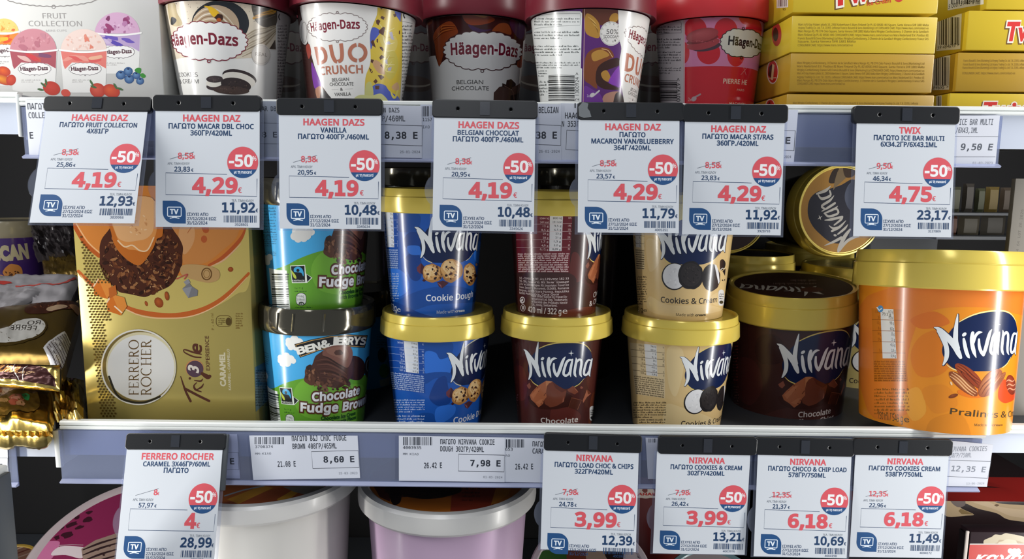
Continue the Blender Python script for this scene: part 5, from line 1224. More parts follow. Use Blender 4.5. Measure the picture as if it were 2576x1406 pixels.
c.part('small_print', BL.body); c.micro(190, 1045, 550, 1210, 6, '#b5c9ea', 2); c.micro(215, 1230, 550, 1400, 5, '#b5c9ea', 3, last=1.0)
T_BL = ((1167.7, 859.0), (1134.6, 961.4))
c.stamp(CL.cv, F_CL, *A_CL, *T_BL); brush_logo(c, BL.body, '#cfc7a8')
c.stamp(BU.cv, F_BU, *A_BU, *T_BL); dough_art(c, BL.body); blue_words(c, BL.body)
BL.cv.build(BL.body, 'tub')

# beige
def beige_words(c, A):
    c.part('lettering', A); c.text('Cookies & Cream', 278, 540, 656, 540, 37, '#3a332c', 'i', 0.05); c.text('Made with', 380, 634, 502, 637, 19, '#4f463a', 'i', 0.02); c.text('cream', 511, 636, 580, 634, 17, '#3a332c', 'b', 0.1)
c = KU.cv.fr(*F_CU)
c.part('wave_pattern', KU.body)
for q in ([(180, 120), (260, 140), (270, 260), (200, 330)], [(200, 500), (330, 560), (600, 560), (680, 600), (400, 640), (200, 600)], [(620, 500), (700, 470), (720, 560), (640, 560)]): c.poly(q, '#dfc592', True)
nutrition(c, KU.body, ((88, -80), (165, -70), (166, 320), (112, 315)), RK, '#e0cb9f', '#dcdad6', '#5a4c38', 9, (0.1, 0.62))
c.part('small_print', KU.body); c.micro(118, 360, 178, 560, 12, '#6a5a42', 4)
c.part('lettering', KU.body); c.text('02 g', 116, 598, 156, 606, 30, '#4f4434', 'i', 0.04); c.text('e', 160, 606, 184, 606, 26, '#4f4434', 'b')
c.stamp(CL.cv, F_CL, *A_CL, *[px_(F_CU, q) for q in A_CU]); brush_logo(c, KU.body)
c.fr(*F_CU); cookie_art(c, KU.body); beige_words(c, KU.body); pill(c, KU.body, 668, 455, 38, 110)
KU.cv.build(KU.body, 'tub')
c = KL.cv.fr(*F_CU)
c.part('wave_pattern', KL.body)
for q in ([(320, 860), (420, 860), (430, 1000), (380, 1180), (330, 1100)], [(310, 1240), (430, 1260), (640, 1340), (600, 1420), (320, 1420)]): c.poly(q, '#e0c793', True)
nutrition(c, KL.body, ((65, 815), (302, 838), (305, 1195), (105, 1165)), RK, '#dcc69b', '#dbdad8', '#5a4c38', 10, (0.42, 0.77), 0.60)
c.part('small_print', KL.body); c.micro(90, 1215, 308, 1330, 7, '#66573f', 4); c.micro(130, 1330, 305, 1420, 5, '#66573f', 5)
T_KL = ((1757.2, 872.6), (1722.8, 970.7))
c.stamp(CL.cv, F_CL, *A_CL, *T_KL); brush_logo(c, KL.body)
c.stamp(KU.cv, F_CU, *A_CU, *T_KL); cookie_art(c, KL.body); beige_words(c, KL.body)
KL.cv.build(KL.body, 'tub')

# --- large brown tub with printed lid
G1 = tub('ice_cream_tub', 'large brown chocolate tub with a printed dark lid, beside the beige stack', 1979, 0.735, ZL, 812, 316, 0.030, 0.935, 0.85, 'goldlid', '#3d201d', -2.4, lean=5)
F7 = (1820, 760, 410 / 1747); T_G1 = ((2009.8, 840.0), (1967.5, 949.8))
c = G1.cv.fr(*F7)
sw(c, G1.body, [([(360, 400), (500, 340), (640, 440), (620, 640), (420, 660), (340, 560)], '#33191a'), ([(150, 620), (340, 640), (420, 900), (300, 1100), (160, 1000)], '#4a2422'), ([(380, 1240), (700, 1130), (1000, 1180), (1180, 1150), (1200, 1420), (300, 1420)], '#482521')])
c.part('small_print', G1.body); c.micro(70, 420, 155, 880, 14, '#84403d', 3); c.micro(30, 890, 165, 1160, 9, '#6b4a46', 4); c.text('578g', 45, 1210, 150, 1240, 40, '#8d7a76', 'i', 0.04)
c.stamp(CL.cv, F_CL, *A_CL, *T_G1); brush_logo(c, G1.body); choc_art(c, G1.body)
c.fr(*F7).part('lettering', G1.body); c.text('Chocolate', 802, 1232, 1145, 1188, 54, '#d8cfca', 'i', 0.07); c.text('& Choco Chips', 708, 1308, 1175, 1255, 54, '#d8cfca', 'i', 0.07)
G1.cv.build(G1.body, 'tub')
c = lid_canvas(G1); c.raw(0, 0, 1000, False); c.ell(0, 0, G1.rl * 0.865, G1.rl * 0.865, '#36191a', n=64)
c.fr(0, 0, 1); f6 = lambda x, y: (1820 + x * 400 / 1406, 400 + y * 400 / 1406)
c.stamp(CL.cv, F_CL, (1226, 364), (222, 228), f6(150, 1142), f6(885, 1195))
def letters_only(c, A, col):
    o = c.part; c.part('lid_lettering', A)
    for q in ([(222, 228, 8), (258, 258, 34), (310, 335, 50), (405, 495, 56), (455, 622, 30)], [(250, 275, 20), (318, 460, 40), (318, 610, 36), (296, 668, 14)], [(434, 122, 10), (414, 270, 40), (408, 430, 48)], [(490, 412, 26), (512, 550, 40), (548, 638, 8)],
              [(592, 358, 40), (584, 500, 46), (622, 640, 10)], [(596, 470, 30), (624, 395, 34), (706, 360, 10)], [(664, 440, 26), (682, 575, 40), (712, 618, 38)], [(712, 618, 38), (776, 450, 46), (832, 338, 12)],
              [(926, 384, 24), (846, 430, 38), (806, 580, 38), (870, 600, 30), (895, 560, 26)], [(938, 376, 24), (904, 560, 38), (912, 628, 10)], [(990, 352, 12), (980, 480, 38), (976, 606, 34)], [(1000, 410, 28), (1060, 385, 34), (1054, 540, 36), (1076, 632, 8)],
              [(1204, 386, 20), (1138, 430, 32), (1106, 575, 34), (1156, 590, 28)], [(1226, 364, 16), (1190, 530, 32), (1194, 624, 8)]): c.stroke(q, 10, col, sm=True, k=4)
    c.ell(497, 363, 27, 20, col, -35, 14)
letters_only(c, G1.lid, '#d9d8d6')
c.fr(1820, 400, 400 / 1406); c.part('lid_lettering', G1.lid)
c.blob(790, 1155, 100, 24, '#5a2720', 4)
c.micro(820, 1118, 440, 1060, 2, '#7d6564', 5)
c.build(G1.lid, 'paper')

# --- large orange tub leaning out over the shelf rail
ZO = zrl - 0.0054
G2 = tub('ice_cream_tub', 'large orange pralines and cream tub overhanging the shelf edge at right', 2377, 0.640, ZO, 758, 402, 0.032, 0.915, 0.85, 'goldlid', '#e08a22', 1.0, lean=-6)
F8 = (2300, 760, 276 / 1141); F9 = (1800, 420, 776 / 1581); c = G2.cv
c.part('wave_pattern', G2.body); c.fr(*F9)
c.poly([(780, 660), (1600, 640), (1600, 760), (1400, 720), (1100, 740), (1000, 900), (980, 1100), (1010, 1250), (780, 1250)], '#dc7a2a', True)
for q, col in (([(1000, 960), (1060, 860), (1180, 840), (1230, 960), (1160, 1060), (1040, 1070)], '#d9791f'), ([(960, 1180), (1040, 1130), (1080, 1250), (1010, 1300)], '#e39b36'), ([(1060, 1140), (1180, 1120), (1240, 1220), (1120, 1260)], '#d98322'), ([(1100, 1300), (1260, 1270), (1300, 1420), (1100, 1420)], '#d2801f'), ([(1000, 780), (1120, 740), (1200, 800), (1060, 830)], '#d66f24')): c.poly(q, col, True)
nutrition(c, G2.body, ((800, 725), (955, 730), (985, 1100), (812, 1100)), [('1116 kJ', '817 kJ', ''), ('267', '195 kcal', ''), ('13 g', '9,8 g', ''), ('8 g', '6,0 g', ''), ('34 g', '25 g', ''), ('29 g', '21 g', ''), ('', '<0,5 g', ''), ('3 g', '2,0 g', ''), ('', '0,14 g', '')], '#c9721f', '#dcdcdc', '#8a4a16', 14, (0.29, 0.72), 0.68)
c.part('small_print', G2.body); c.micro(815, 1130, 990, 1270, 8, '#8d571c', 4)
c.part('lettering', G2.body); c.text('750 ml / 549 g', 832, 1288, 960, 1308, 36, '#5e4a2c', 'i', 0.03); c.text('e', 968, 1308, 994, 1308, 34, '#5e4a2c', 'b')
c.part('seal', G2.body); c.ell(845, 727, 15, 18, '#4f8fc4'); c.stroke([(828, 720), (840, 735), (850, 726)], 6, '#e4ecf2'); c.text('73.2 g', 855, 760, 900, 762, 14, '#3a342e', 'b', 0.03)
c.stamp(CL.cv, F_CL, *A_CL, (2409.6, 790.2), (2372.6, 918.4)); brush_logo(c, G2.body, '#f0dc92')
c.fr(*F8).part('pecan_picture', G2.body)
c.blob(960, 930, 100, 120, '#d9481f', 3, 0.15, 10); c.blob(620, 950, 170, 50, '#d9701f', 4, 0.2, 10)
def pecan(cx, cy, rx, ry, rot, a, b, d):
    c.ell(cx, cy, rx, ry, a, rot, 26, rim=b)
    t = R(rot)
    for o in (-0.42, 0.0, 0.42):
        c.stroke([(cx + rx * u * math.cos(t) - ry * (o + 0.1 * math.sin(4 * u)) * math.sin(t), cy + rx * u * math.sin(t) + ry * (o + 0.1 * math.sin(4 * u)) * math.cos(t), 12 * (1 - u * u) + 2) for u in np.linspace(-0.85, 0.85, 9)], 8, d)
pecan(510, 850, 190, 62, 40, '#b06a3c', '#7c3c20', '#dba877'); pecan(560, 750, 170, 60, 38, '#b5572e', '#8b3a1e', '#6b2a16'); pecan(585, 810, 140, 24, 42, '#6a2a18', '#52200f', '#8b3a1e')
pecan(790, 840, 175, 85, -52, '#c07a4a', '#8f4a2a', '#7a3c22'); pecan(860, 850, 150, 30, -55, '#cd9266', '#9a5632', '#8b4a2a'); pecan(1005, 860, 50, 105, -8, '#a04a30', '#7c2c1e', '#d29070')
c.ell(405, 975, 52, 20, '#8f4a24', -18, 14, rim='#6b3014'); c.ell(385, 845, 10, 22, '#e6c8a0', -20, 8)
c.part('lettering', G2.body); c.text('Pralines & Cream', 372, 1162, 1040, 1175, 62, '#4a3a22', 'i', 0.05, sub=15); c.text('Made with', 625, 1288, 795, 1288, 26, '#6b5430', 'i', 0.02); c.text('cream', 805, 1288, 918, 1286, 24, '#5a4526', 'b', 0.06)
G2.cv.build(G2.body, 'tub')

# --- tubs behind the large ones
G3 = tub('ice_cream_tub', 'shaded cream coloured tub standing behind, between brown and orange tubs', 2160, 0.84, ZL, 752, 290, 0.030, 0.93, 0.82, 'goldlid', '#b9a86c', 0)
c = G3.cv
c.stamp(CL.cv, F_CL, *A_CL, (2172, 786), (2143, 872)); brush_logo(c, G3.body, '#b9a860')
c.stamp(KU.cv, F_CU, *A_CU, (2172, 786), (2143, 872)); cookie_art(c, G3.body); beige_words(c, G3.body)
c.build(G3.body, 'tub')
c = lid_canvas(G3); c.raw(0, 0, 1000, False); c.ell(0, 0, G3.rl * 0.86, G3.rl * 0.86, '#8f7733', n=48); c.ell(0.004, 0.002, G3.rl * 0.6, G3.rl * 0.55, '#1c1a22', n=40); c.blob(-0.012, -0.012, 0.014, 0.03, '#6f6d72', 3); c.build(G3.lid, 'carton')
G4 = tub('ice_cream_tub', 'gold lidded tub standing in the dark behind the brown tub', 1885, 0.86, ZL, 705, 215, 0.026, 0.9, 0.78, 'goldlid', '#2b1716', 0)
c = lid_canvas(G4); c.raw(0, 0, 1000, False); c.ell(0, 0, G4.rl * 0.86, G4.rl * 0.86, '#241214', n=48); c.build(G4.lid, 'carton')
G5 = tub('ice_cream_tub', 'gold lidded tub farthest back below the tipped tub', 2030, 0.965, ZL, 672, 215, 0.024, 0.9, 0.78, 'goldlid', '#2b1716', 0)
def lying(label, px, py, rpx, Y, L, body, art):
    T = NS(); p = at(px, py, Y); T.rl = rpx / F_PX * depth(p); T.h = L; T.r1 = T.rl * 0.92; T.r0 = T.rl * 0.78
    mw = Matrix.Translation(p) @ Matrix.Rotation(R(6), 4, 'Z') @ Matrix.Rotation(R(86), 4, 'X') @ Matrix.Translation((0, 0, -L - 0.026))
    T = tub_at(T, 'ice_cream_tub', label, mw, 0.026, 'goldlid', body, None, 'tub', 'ice cream tub', 'gold')
    c = lid_canvas(T); c.raw(0, 0, 1000, False); art(c, T); c.build(T.lid, 'paper'); return T
def art1(c, T):
    c.ell(0, 0, T.rl * 0.885, T.rl * 0.885, '#a97b34', n=64); c.fr(1820, 400, 400 / 1406)
    c.poly([(745, 480), (760, 360), (830, 290), (930, 265), (1040, 230), (1140, 180), (1220, 240), (1250, 420), (1200, 620), (1090, 730), (960, 740), (850, 660), (780, 580)], '#15172a', True)
    c.poly([(930, 200), (960, 110), (1010, 80), (1060, 120), (1010, 190), (970, 215)], '#2a1b14', True); c.poly([(1020, 90), (1110, 80), (1130, 120), (1000, 240), (970, 265)], '#7d684a', True); c.poly([(1060, 60), (1140, 30), (1160, 140), (1080, 160)], '#3a271a', True)
    c.stamp(CL.cv, F_CL, (434, 122), (1194, 624), f6(893, 765), f6(945, 240)); letters_only(c, T.lid, '#b9b5ae')
    c.poly([(918 + (50 if i % 2 == 0 else 12) * math.cos(R(45 * i)), 283 + (50 if i % 2 == 0 else 12) * math.sin(R(45 * i))) for i in range(8)], '#c9c5be')
lying('tipped tub at the back, gold lid with upside down logo facing out', 2118, 529, 120, 0.80, 0.10, '#3a2418', art1)
lying('tipped tub at the back with dark chocolate lid, left of the other tipped tub', 1838, 541, 100, 0.82, 0.10, '#2a1512', lambda c, T: c.ell(0, 0, T.rl * 0.885, T.rl * 0.885, '#2a1418', n=64))
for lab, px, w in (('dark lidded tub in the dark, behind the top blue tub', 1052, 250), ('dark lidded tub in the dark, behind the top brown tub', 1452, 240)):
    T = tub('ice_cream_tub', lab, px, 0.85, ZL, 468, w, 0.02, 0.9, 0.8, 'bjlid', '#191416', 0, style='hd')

# --- green and blue fudge brownie tubs
GRN, SKY = '#5f9a2b', '#47a6dd'
N1 = tub('ice_cream_tub', 'blue and green fudge brownie tub, lower of its stack, black film lid in view', 800, 0.664, ZL, 844, 288, 0.0215, 0.93, 0.80, 'bjlid', SKY, 1.2, style='bj')
N2 = tub('ice_cream_tub', 'blue and green fudge brownie tub stacked on top, barcode on its left side', 796, 0.664, N1.ztop, 517, 286, 0.0215, 0.93, 0.81, 'bjlid', SKY, 1.6, style='bj')
FN1 = (650, 780, 300 / 1430); FN2 = (650, 580, 300 / 1917)
def slab(c, A, txt, x0, y0, x1, y1, h):
    c.text(txt, x0, y0, x1, y1, h, '#5b3528', 'b', 0.72); c.text(txt, x0, y0, x1, y1, h, '#e2e4e6', 'b', 0.30)
def bj_front(c, A):
    """drawn in the frame FN1"""
    c.part('hill', A)
    c.poly(catmull([(-400, 1100), (-150, 1010), (100, 950), (200, 930), (280, 890), (400, 850), (520, 822), (600, 812), (760, 800), (1000, 800), (1200, 790), (1340, 760), (1500, 720), (1900, 700)], False, 4) + [(1900, 1700), (-400, 1700)], GRN)
    c.poly([(560, 830), (900, 900), (1250, 900), (1200, 1100), (1000, 1280), (760, 1320), (500, 1240), (420, 1000)], '#6fa935', True)
    for x, y, s in ((430, 390, 1.0), (330, 590, 0.95)):
        c.part('cloud', A, new=True)
        for dx, dy, r in ((-60, 10, 45), (0, -30, 55), (60, 0, 50), (20, 45, 48), (-40, 50, 40), (95, 20, 34), (-70, -25, 34)): c.ell(x + dx * s, y + dy * s, r * s, r * s * 1.05, '#e2e2de', n=16)
    c.part('name_banner', A)
    top = [(432, 408), (640, 350), (860, 308), (1080, 290), (1310, 300)]; bot = [(1275, 452), (1080, 440), (900, 448), (720, 490), (500, 570)]
    c.poly(top + bot, '#191a1c'); c.stroke([(446, 418), (645, 362), (862, 320), (1080, 303), (1296, 312), (1264, 440), (1080, 428), (898, 436), (718, 478), (508, 555)], 8, '#c69a5c', closed=True)
    for i, ch in enumerate("BEN&JERRY'S"):
        xs = [480, 585, 665, 758, 868, 940, 1005, 1070, 1138, 1212, 1222][i]; wd = [88, 70, 82, 98, 64, 58, 60, 60, 70, 12, 54][i]
        y = [530, 506, 486, 452, 410, 414, 412, 409, 405, 402, 410][i]; sl = [-0.26, -0.24, -0.2, -0.1, -0.06, -0.04, -0.02, 0, 0.02, 0.04, 0.06][i]
        c.text(ch, xs, y, xs + wd, y + sl * wd, 82 if ch != "'" else 24, '#e3e2da', 'i', 0.15) if ch != "'" else c.poly([(xs, 322), (xs + 14, 322), (xs + 8, 352), (xs, 350)], '#e3e2da')
    c.part('scoop_picture', A)
    c.blob(1150, 700, 130, 150, '#3c241e', 12, 0.1, 12); c.blob(640, 780, 95, 110, '#5a3828', 5, 0.15, 12); c.blob(615, 690, 45, 38, '#33211c', 7, 0.15, 9)
    c.blob(890, 700, 245, 240, '#4a2c24', 3, 0.05, 20)
    for i in range(9): c.stroke([(680 + 10 * i, 610 + 24 * i, 4), (820 + 12 * i, 590 + 30 * i, 20), (960 + 14 * i, 660 + 30 * i, 18), (1040 + 8 * i, 720 + 26 * i, 4)], 12, ['#5e3a30', '#3c231d', '#6b453a', '#53322a'][i % 4], sm=True)
    c.poly([(790, 470), (880, 430), (1000, 420), (1100, 440), (1130, 520), (1110, 620), (1060, 690), (960, 640), (850, 570), (770, 540)], '#7b5145', True)
    c.poly([(820, 470), (950, 440), (1050, 460), (1080, 540), (1040, 600), (940, 560), (840, 520)], '#8a6152', True); c.blob(960, 510, 50, 34, '#4e3028', 6)
    c.stroke([(770, 545, 4), (850, 580, 16), (960, 650, 18), (1060, 700, 6)], 12, '#35201b', sm=True)
    c.specks(860, 860, 240, 110, 46, 30, ['#5e3b2a', '#3a221a', '#6d4733', '#7c5440', '#4d2f22'], 5, 0.6); c.specks(640, 790, 80, 90, 18, 24, ['#7a5138', '#4a2d20', '#8a6046'], 6, 0.6)
    c.part('lettering', A)
    for txt, x0, y0, x1, y1, h, b in (('Chocolate', 650, 1085, 1205, 1000, 92, 0.55), ('Fudge Brownie', 512, 1208, 1302, 1085, 96, 0.55)): c.text(txt, x0, y0, x1, y1, h, '#57301f', 'i', b)
    for txt, x0, y0, x1, y1, h in (('Chocolate', 650, 1085, 1205, 1000, 92), ('Fudge Brownie', 512, 1208, 1302, 1085, 96)): c.text(txt, x0, y0, x1, y1, h, '#e2e3e6', 'i', 0.15)
    c.text('Chocolate Ice Cream', 752, 1318, 1160, 1250, 42, '#1d4a1e', 'b', 0.14); c.text('with Brownie Pieces', 752, 1372, 1165, 1300, 42, '#1d4a1e', 'b', 0.14)
def bj_side(c, A):
    """drawn in the frame FN2"""
    c.part('emblem', A)
    c.poly([(512, 562), (750, 552), (764, 690), (868, 758), (786, 838), (540, 842)], '#dfe6da'); c.poly([(522, 572), (740, 564), (752, 828), (548, 830)], '#17191b'); c.poly([(775, 700), (850, 758), (784, 826)], '#15181a')
    c.poly([(568, 640), (580, 600), (640, 580), (700, 610), (728, 680), (722, 735), (690, 680), (620, 670), (580, 665)], '#3d9fd0', True); c.ell(636, 640, 25, 25, '#17191b', n=14); c.poly([(532, 640), (560, 670), (600, 720), (610, 770), (575, 760), (545, 700)], '#b9c648', True)
    c.text('FAIRTRADE', 552, 818, 742, 818, 26, '#d8dcd4', 'b', 0.04)
    c.part('barcode', A); c.poly([(170, 600), (456, 645), (515, 1285), (235, 1255)], '#dfe3df'); c.bars(215, 690, 490, 1230, '#26302e', 9, 18, vertical=False)
    c.part('energy_pill', A); c.poly(rrect(602, 1000, 772, 1205, 70, 5), '#1f2a1c'); c.poly(rrect(610, 1008, 764, 1197, 64, 5), '#d5d9d4'); c.text('914kJ', 622, 1070, 730, 1074, 34, '#4b524c', 'b'); c.text('218kcal', 620, 1122, 742, 1124, 32, '#4b524c', 'b'); c.ell(690, 1192, 52, 50, '#23301f', 0, 20, a0=180, a1=360); c.text('11%', 650, 1188, 725, 1188, 26, '#d8dcd4', 'b', 0.05)
    c.part('small_print', A); c.text('1x = g', 590, 940, 720, 935, 30, '#22431f', 'b'); c.micro(585, 960, 770, 990, 1, '#22431f', 3, last=1); c.micro(590, 1215, 860, 1290, 2, '#2b5426', 4, last=1)
    c.micro(60, 10, 290, 260, 7, '#3a78a0', 5); c.micro(80, 330, 280, 440, 4, '#3a78a0', 6)
    c.part('cloud', A, new=True)
    for dx, dy, r in ((-30, 0, 50), (30, -20, 50), (0, 60, 44)): c.ell(150 + dx, 450 + dy, r, r * 1.1, '#d8dfe2', n=14)
AN1 = ((650, 1085), (512, 1208)); AN2 = ((1180, 698), (985, 890))
c = N1.cv.fr(*FN1); bj_front(c, N1.body)
c.part('seal', N1.body); c.ell(1320, 680, 50, 130, '#22242a', 4); c.stroke([(1325 + 30 * math.cos(R(a)), 670 + 80 * math.sin(R(a))) for a in range(0, 360, 24)], 6, '#8a8f96', closed=True)
c.stamp(N2.cv, FN2, (522, 572), (548, 830), px_(FN1, (262, 930)), px_(FN1, (285, 1115))); bj_side(c, N1.body)
N1.cv.build(N1.body, 'tub')
c = N2.cv.stamp(N1.cv, FN1, *AN1, *[px_(FN2, q) for q in AN2]); bj_front(c, N2.body)
c.fr(*FN2); bj_side(c, N2.body)
c.part('cloud', N2.body, new=True)
for dx, dy, r in ((-110, 30, 75), (-20, -30, 90), (70, 20, 80), (30, 70, 60), (-60, 80, 60), (110, -30, 60)): c.ell(700 + dx, 60 + dy, r, r * 0.9, '#d5d5d2', n=18)
c.part('small_print', N2.body); c.fr(600, 440, 700 / 1491); c.micro(122, 170, 200, 330, 10, '#3a78a0', 8)
N2.cv.build(N2.body, 'tub')
# film folds on the two black lids, and a seam
for T in (N1, N2):
    for a in (-24, -8, 20):
        r = T.rl * 1.002; z0, z1 = T.h + 0.003, T.h + T.hl * 0.85
        v = []
        for i in range(3):
            for j in range(5):
                th = R(a + (i - 1) * 1.1 + (j - 2) * 0.4); rr = r + (0.0007 if i == 1 else 0.0); v.append((rr * math.sin(th), -rr * math.cos(th), z0 + (z1 - z0) * j / 4))
        obj('film_fold', v, [(i * 5 + j, (i + 1) * 5 + j, (i + 1) * 5 + j + 1, i * 5 + j + 1) for i in range(2) for j in range(4)], 'bjlid', T.lid, 60)
N3 = tub('ice_cream_tub', 'dim blue and green tub behind, right of the front fudge brownie stack', 900, 0.80, ZL, 800, 215, 0.026, 0.93, 0.82, 'bjlid', '#2f7fae', 0, style='bj')
c = N3.cv.fr(600, 440, 700 / 1491).part('label', N3.body); c.poly([(640, 1165), (820, 1140), (830, 1400), (640, 1400)], '#18302c'); c.ell(770, 965, 24, 40, '#1d2c30'); c.ell(780, 1050, 26, 38, '#3f7f45'); c.poly([(755, 1100), (812, 1080), (806, 1125), (760, 1135)], '#8d9a98'); c.micro(740, 860, 810, 930, 5, '#215a80', 4)
N3.cv.build(N3.body, 'tub')

# --- gold box of caramel cones standing on end
GB = carton('ice_cream_carton', 'gold carton standing on its end with pictured praline ball, left of green tubs', 'ice cream carton', (223, 1092), (646, 1096), 0.622, 0.622, 466, 0.047, '#b6a55e', 'foilink', bevel=0.001)
FG = (180, 540, 510 / 1328); c = GB.front.fr(*FG); A = GB.body
c.part('swirl_picture', A)
c.poly([(-20, -250), (1200, -250), (1170, 420), (1080, 520), (900, 620), (650, 670), (420, 635), (280, 570), (120, 450), (40, 380), (0, 200)], '#c9b566', True)
c.poly([(10, -260), (1180, -260), (1140, 60), (1110, 150), (1000, 280), (880, 350), (700, 400), (400, 330), (200, 290), (90, 190), (20, 80)], '#cf7f36', True)
c.poly([(600, -250), (1100, -250), (1100, 100), (980, 240), (860, 320), (700, 300), (640, 100)], '#c98446', True); c.poly([(720, 60), (800, 80), (800, 180), (740, 260), (700, 180)], '#d29a66', True)
c.stroke([(20, 75), (90, 190), (180, 270)], 26, '#b5571f', sm=True); c.stroke([(32, 60), (105, 175), (185, 250)], 8, '#e8b07a', sm=True)
c.stroke([(1140, 90, 10), (1100, 170, 24), (990, 280, 24), (900, 330, 14)], 20, '#b9582a', sm=True); c.stroke([(1110, 190, 4), (1000, 295, 10), (910, 340, 4)], 8, '#e3b08a', sm=True)
c.stroke([(45, 370, 20), (130, 455, 26), (280, 560, 26), (420, 630, 30), (640, 662, 34), (820, 635, 34), (960, 570, 30), (1080, 470, 26), (1160, 385, 18)], 26, '#c4632a', sm=True); c.stroke([(60, 395, 4), (140, 480, 8), (420, 650, 8), (650, 678, 8), (830, 652, 8), (1000, 560, 6), (1150, 410, 4)], 8, '#e9bd8c', sm=True)
c.stroke([(760, 120, 4), (800, 40, 10), (770, -60, 8)], 8, '#b46a3c', sm=True); c.stroke([(870, 70), (880, 100)], 44, '#b4582c'); c.ell(868, 160, 20, 24, '#b65a2e')
c.part('praline_picture', A)
c.blob(455, 270, 275, 265, '#4a2415', 3, 0.03, 30)
c.specks(455, 280, 255, 245, 230, 20, ['#6b3a1e', '#7c4a28', '#3a1a0e', '#8f5c36', '#5c2f18', '#2f150b', '#9a6840'], 5, 0.5, sides=6); c.specks(455, 290, 245, 235, 120, 9, ['#c29468', '#a97a50', '#7c4a28'], 6, 0.35)
c.poly([(250, -40), (560, -80), (600, 120), (560, 160), (530, 230), (450, 330), (360, 290), (290, 210), (262, 120)], '#bf6a24', True); c.poly([(262, -60), (550, -90), (560, 90), (530, 180), (480, 240), (420, 232), (360, 220), (300, 150)], '#d88f4b', True)
c.poly([(270, -80), (530, -110), (540, 80), (500, 150), (430, 170), (350, 175), (290, 120)], '#dda872', True); c.specks(430, 60, 80, 70, 24, 10, ['#c58a56', '#e6bf92'], 3, 0.5); c.stroke([(305, 170), (350, 210), (400, 200), (450, 235), (500, 230), (540, 150)], 9, '#eac79c', sm=True)
c.part('caramel_picture', A)
for x, y, s in ((205, 485, 1.0), (295, 590, 1.05)):
    c.poly([(x - 60 * s, y - 20), (x - 30, y - 68 * s), (x + 50 * s, y - 45 * s), (x + 30, y + 66 * s), (x - 55 * s, y + 40)], '#cf7026'); c.poly([(x - 30, y - 68 * s), (x + 50 * s, y - 45 * s), (x + 66 * s, y + 10), (x + 30, y + 66 * s)], '#dd8a3a'); c.stroke([(x - 58 * s, y - 18), (x - 30, y - 62 * s)], 9, '#efd0a8')
c.stroke([(285, 600), (330, 640)], 9, '#f0d8b6')
c.poly([(245, 480), (290, 460), (300, 520), (250, 550)], '#b86226')
for x, y, rx, ry, r_ in ((572, 575, 28, 36, -30), (625, 532, 14, 30, -10), (490, 582, 10, 18, -20), (1042, 358, 18, 16, 0)): c.ell(x, y, rx, ry, '#b8602c', r_, 14, rim='#8a3f1a')
c.poly([(730, 330), (860, 330), (960, 360), (965, 420), (900, 445), (800, 425), (720, 390)], '#c09a64', True); c.stroke([(886 + 32 * math.cos(R(a)), 388 + 38 * math.sin(R(a))) for a in range(0, 360, 20)], 8, '#6b4a24', closed=True); c.stroke([(886 + 20 * math.cos(R(a)), 388 + 25 * math.sin(R(a))) for a in range(0, 360, 24)], 4, '#8a6434', closed=True)
c.poly([(725, 485), (770, 445), (790, 470), (828, 495), (825, 530), (765, 545)], '#7d7c80'); c.poly([(725, 485), (790, 470), (765, 545)], '#95959a'); c.poly([(735, 440), (765, 420), (780, 445), (750, 460)], '#96959a'); c.stroke([(690, 420), (760, 390), (740, 420)], 8, '#b9564a', sm=True)
c.part('perforation', A); c.up()
for i in range(16):
    for j in range(70):
        x = 60 + i * 23 + j * 2.0 + (11.5 if j % 2 else 0); y = 110 + j * 17.5; lim = 150 + 10 * math.sin(j / 9) + (60 if j < 20 else 0) + j * 1.9 + (40 if 24 < j < 34 else 0)
        edge_l = 45 + j * 1.35 + max(0, (26 - j)) * -1
        if x > lim + 10 or x < edge_l or (j < 20 and x > 40 + j * 12) or (19 < j < 32 and x > 130 + (j - 20) * 13): continue
        q = [c.p(x + 7 * math.cos(t), y + 7 * math.sin(t)) for t in (0, 1.05, 2.1, 3.14, 4.2, 5.2)]; c._add(q, [(0, 1, 2), (0, 2, 3), (0, 3, 4), (0, 4, 5)], '#5f4a1e')
c.part('round_emblem', A)
c.ell(440, 998, 246, 248, '#e4e0d6', n=56); c.ell(440, 998, 236, 238, '#7d6a38', n=56); c.ell(455, 992, 228, 224, '#d9cfa8', n=56); c.ell(456, 1000, 220, 214, '#e2e0db', n=56)
c.stroke([(230 + 18, 1060), (300, 1180), (380, 1222), (480, 1228), (580, 1190)], 14, '#2e2a1c', sm=True)
c.part('lettering', A)
DK = '#6a5130'
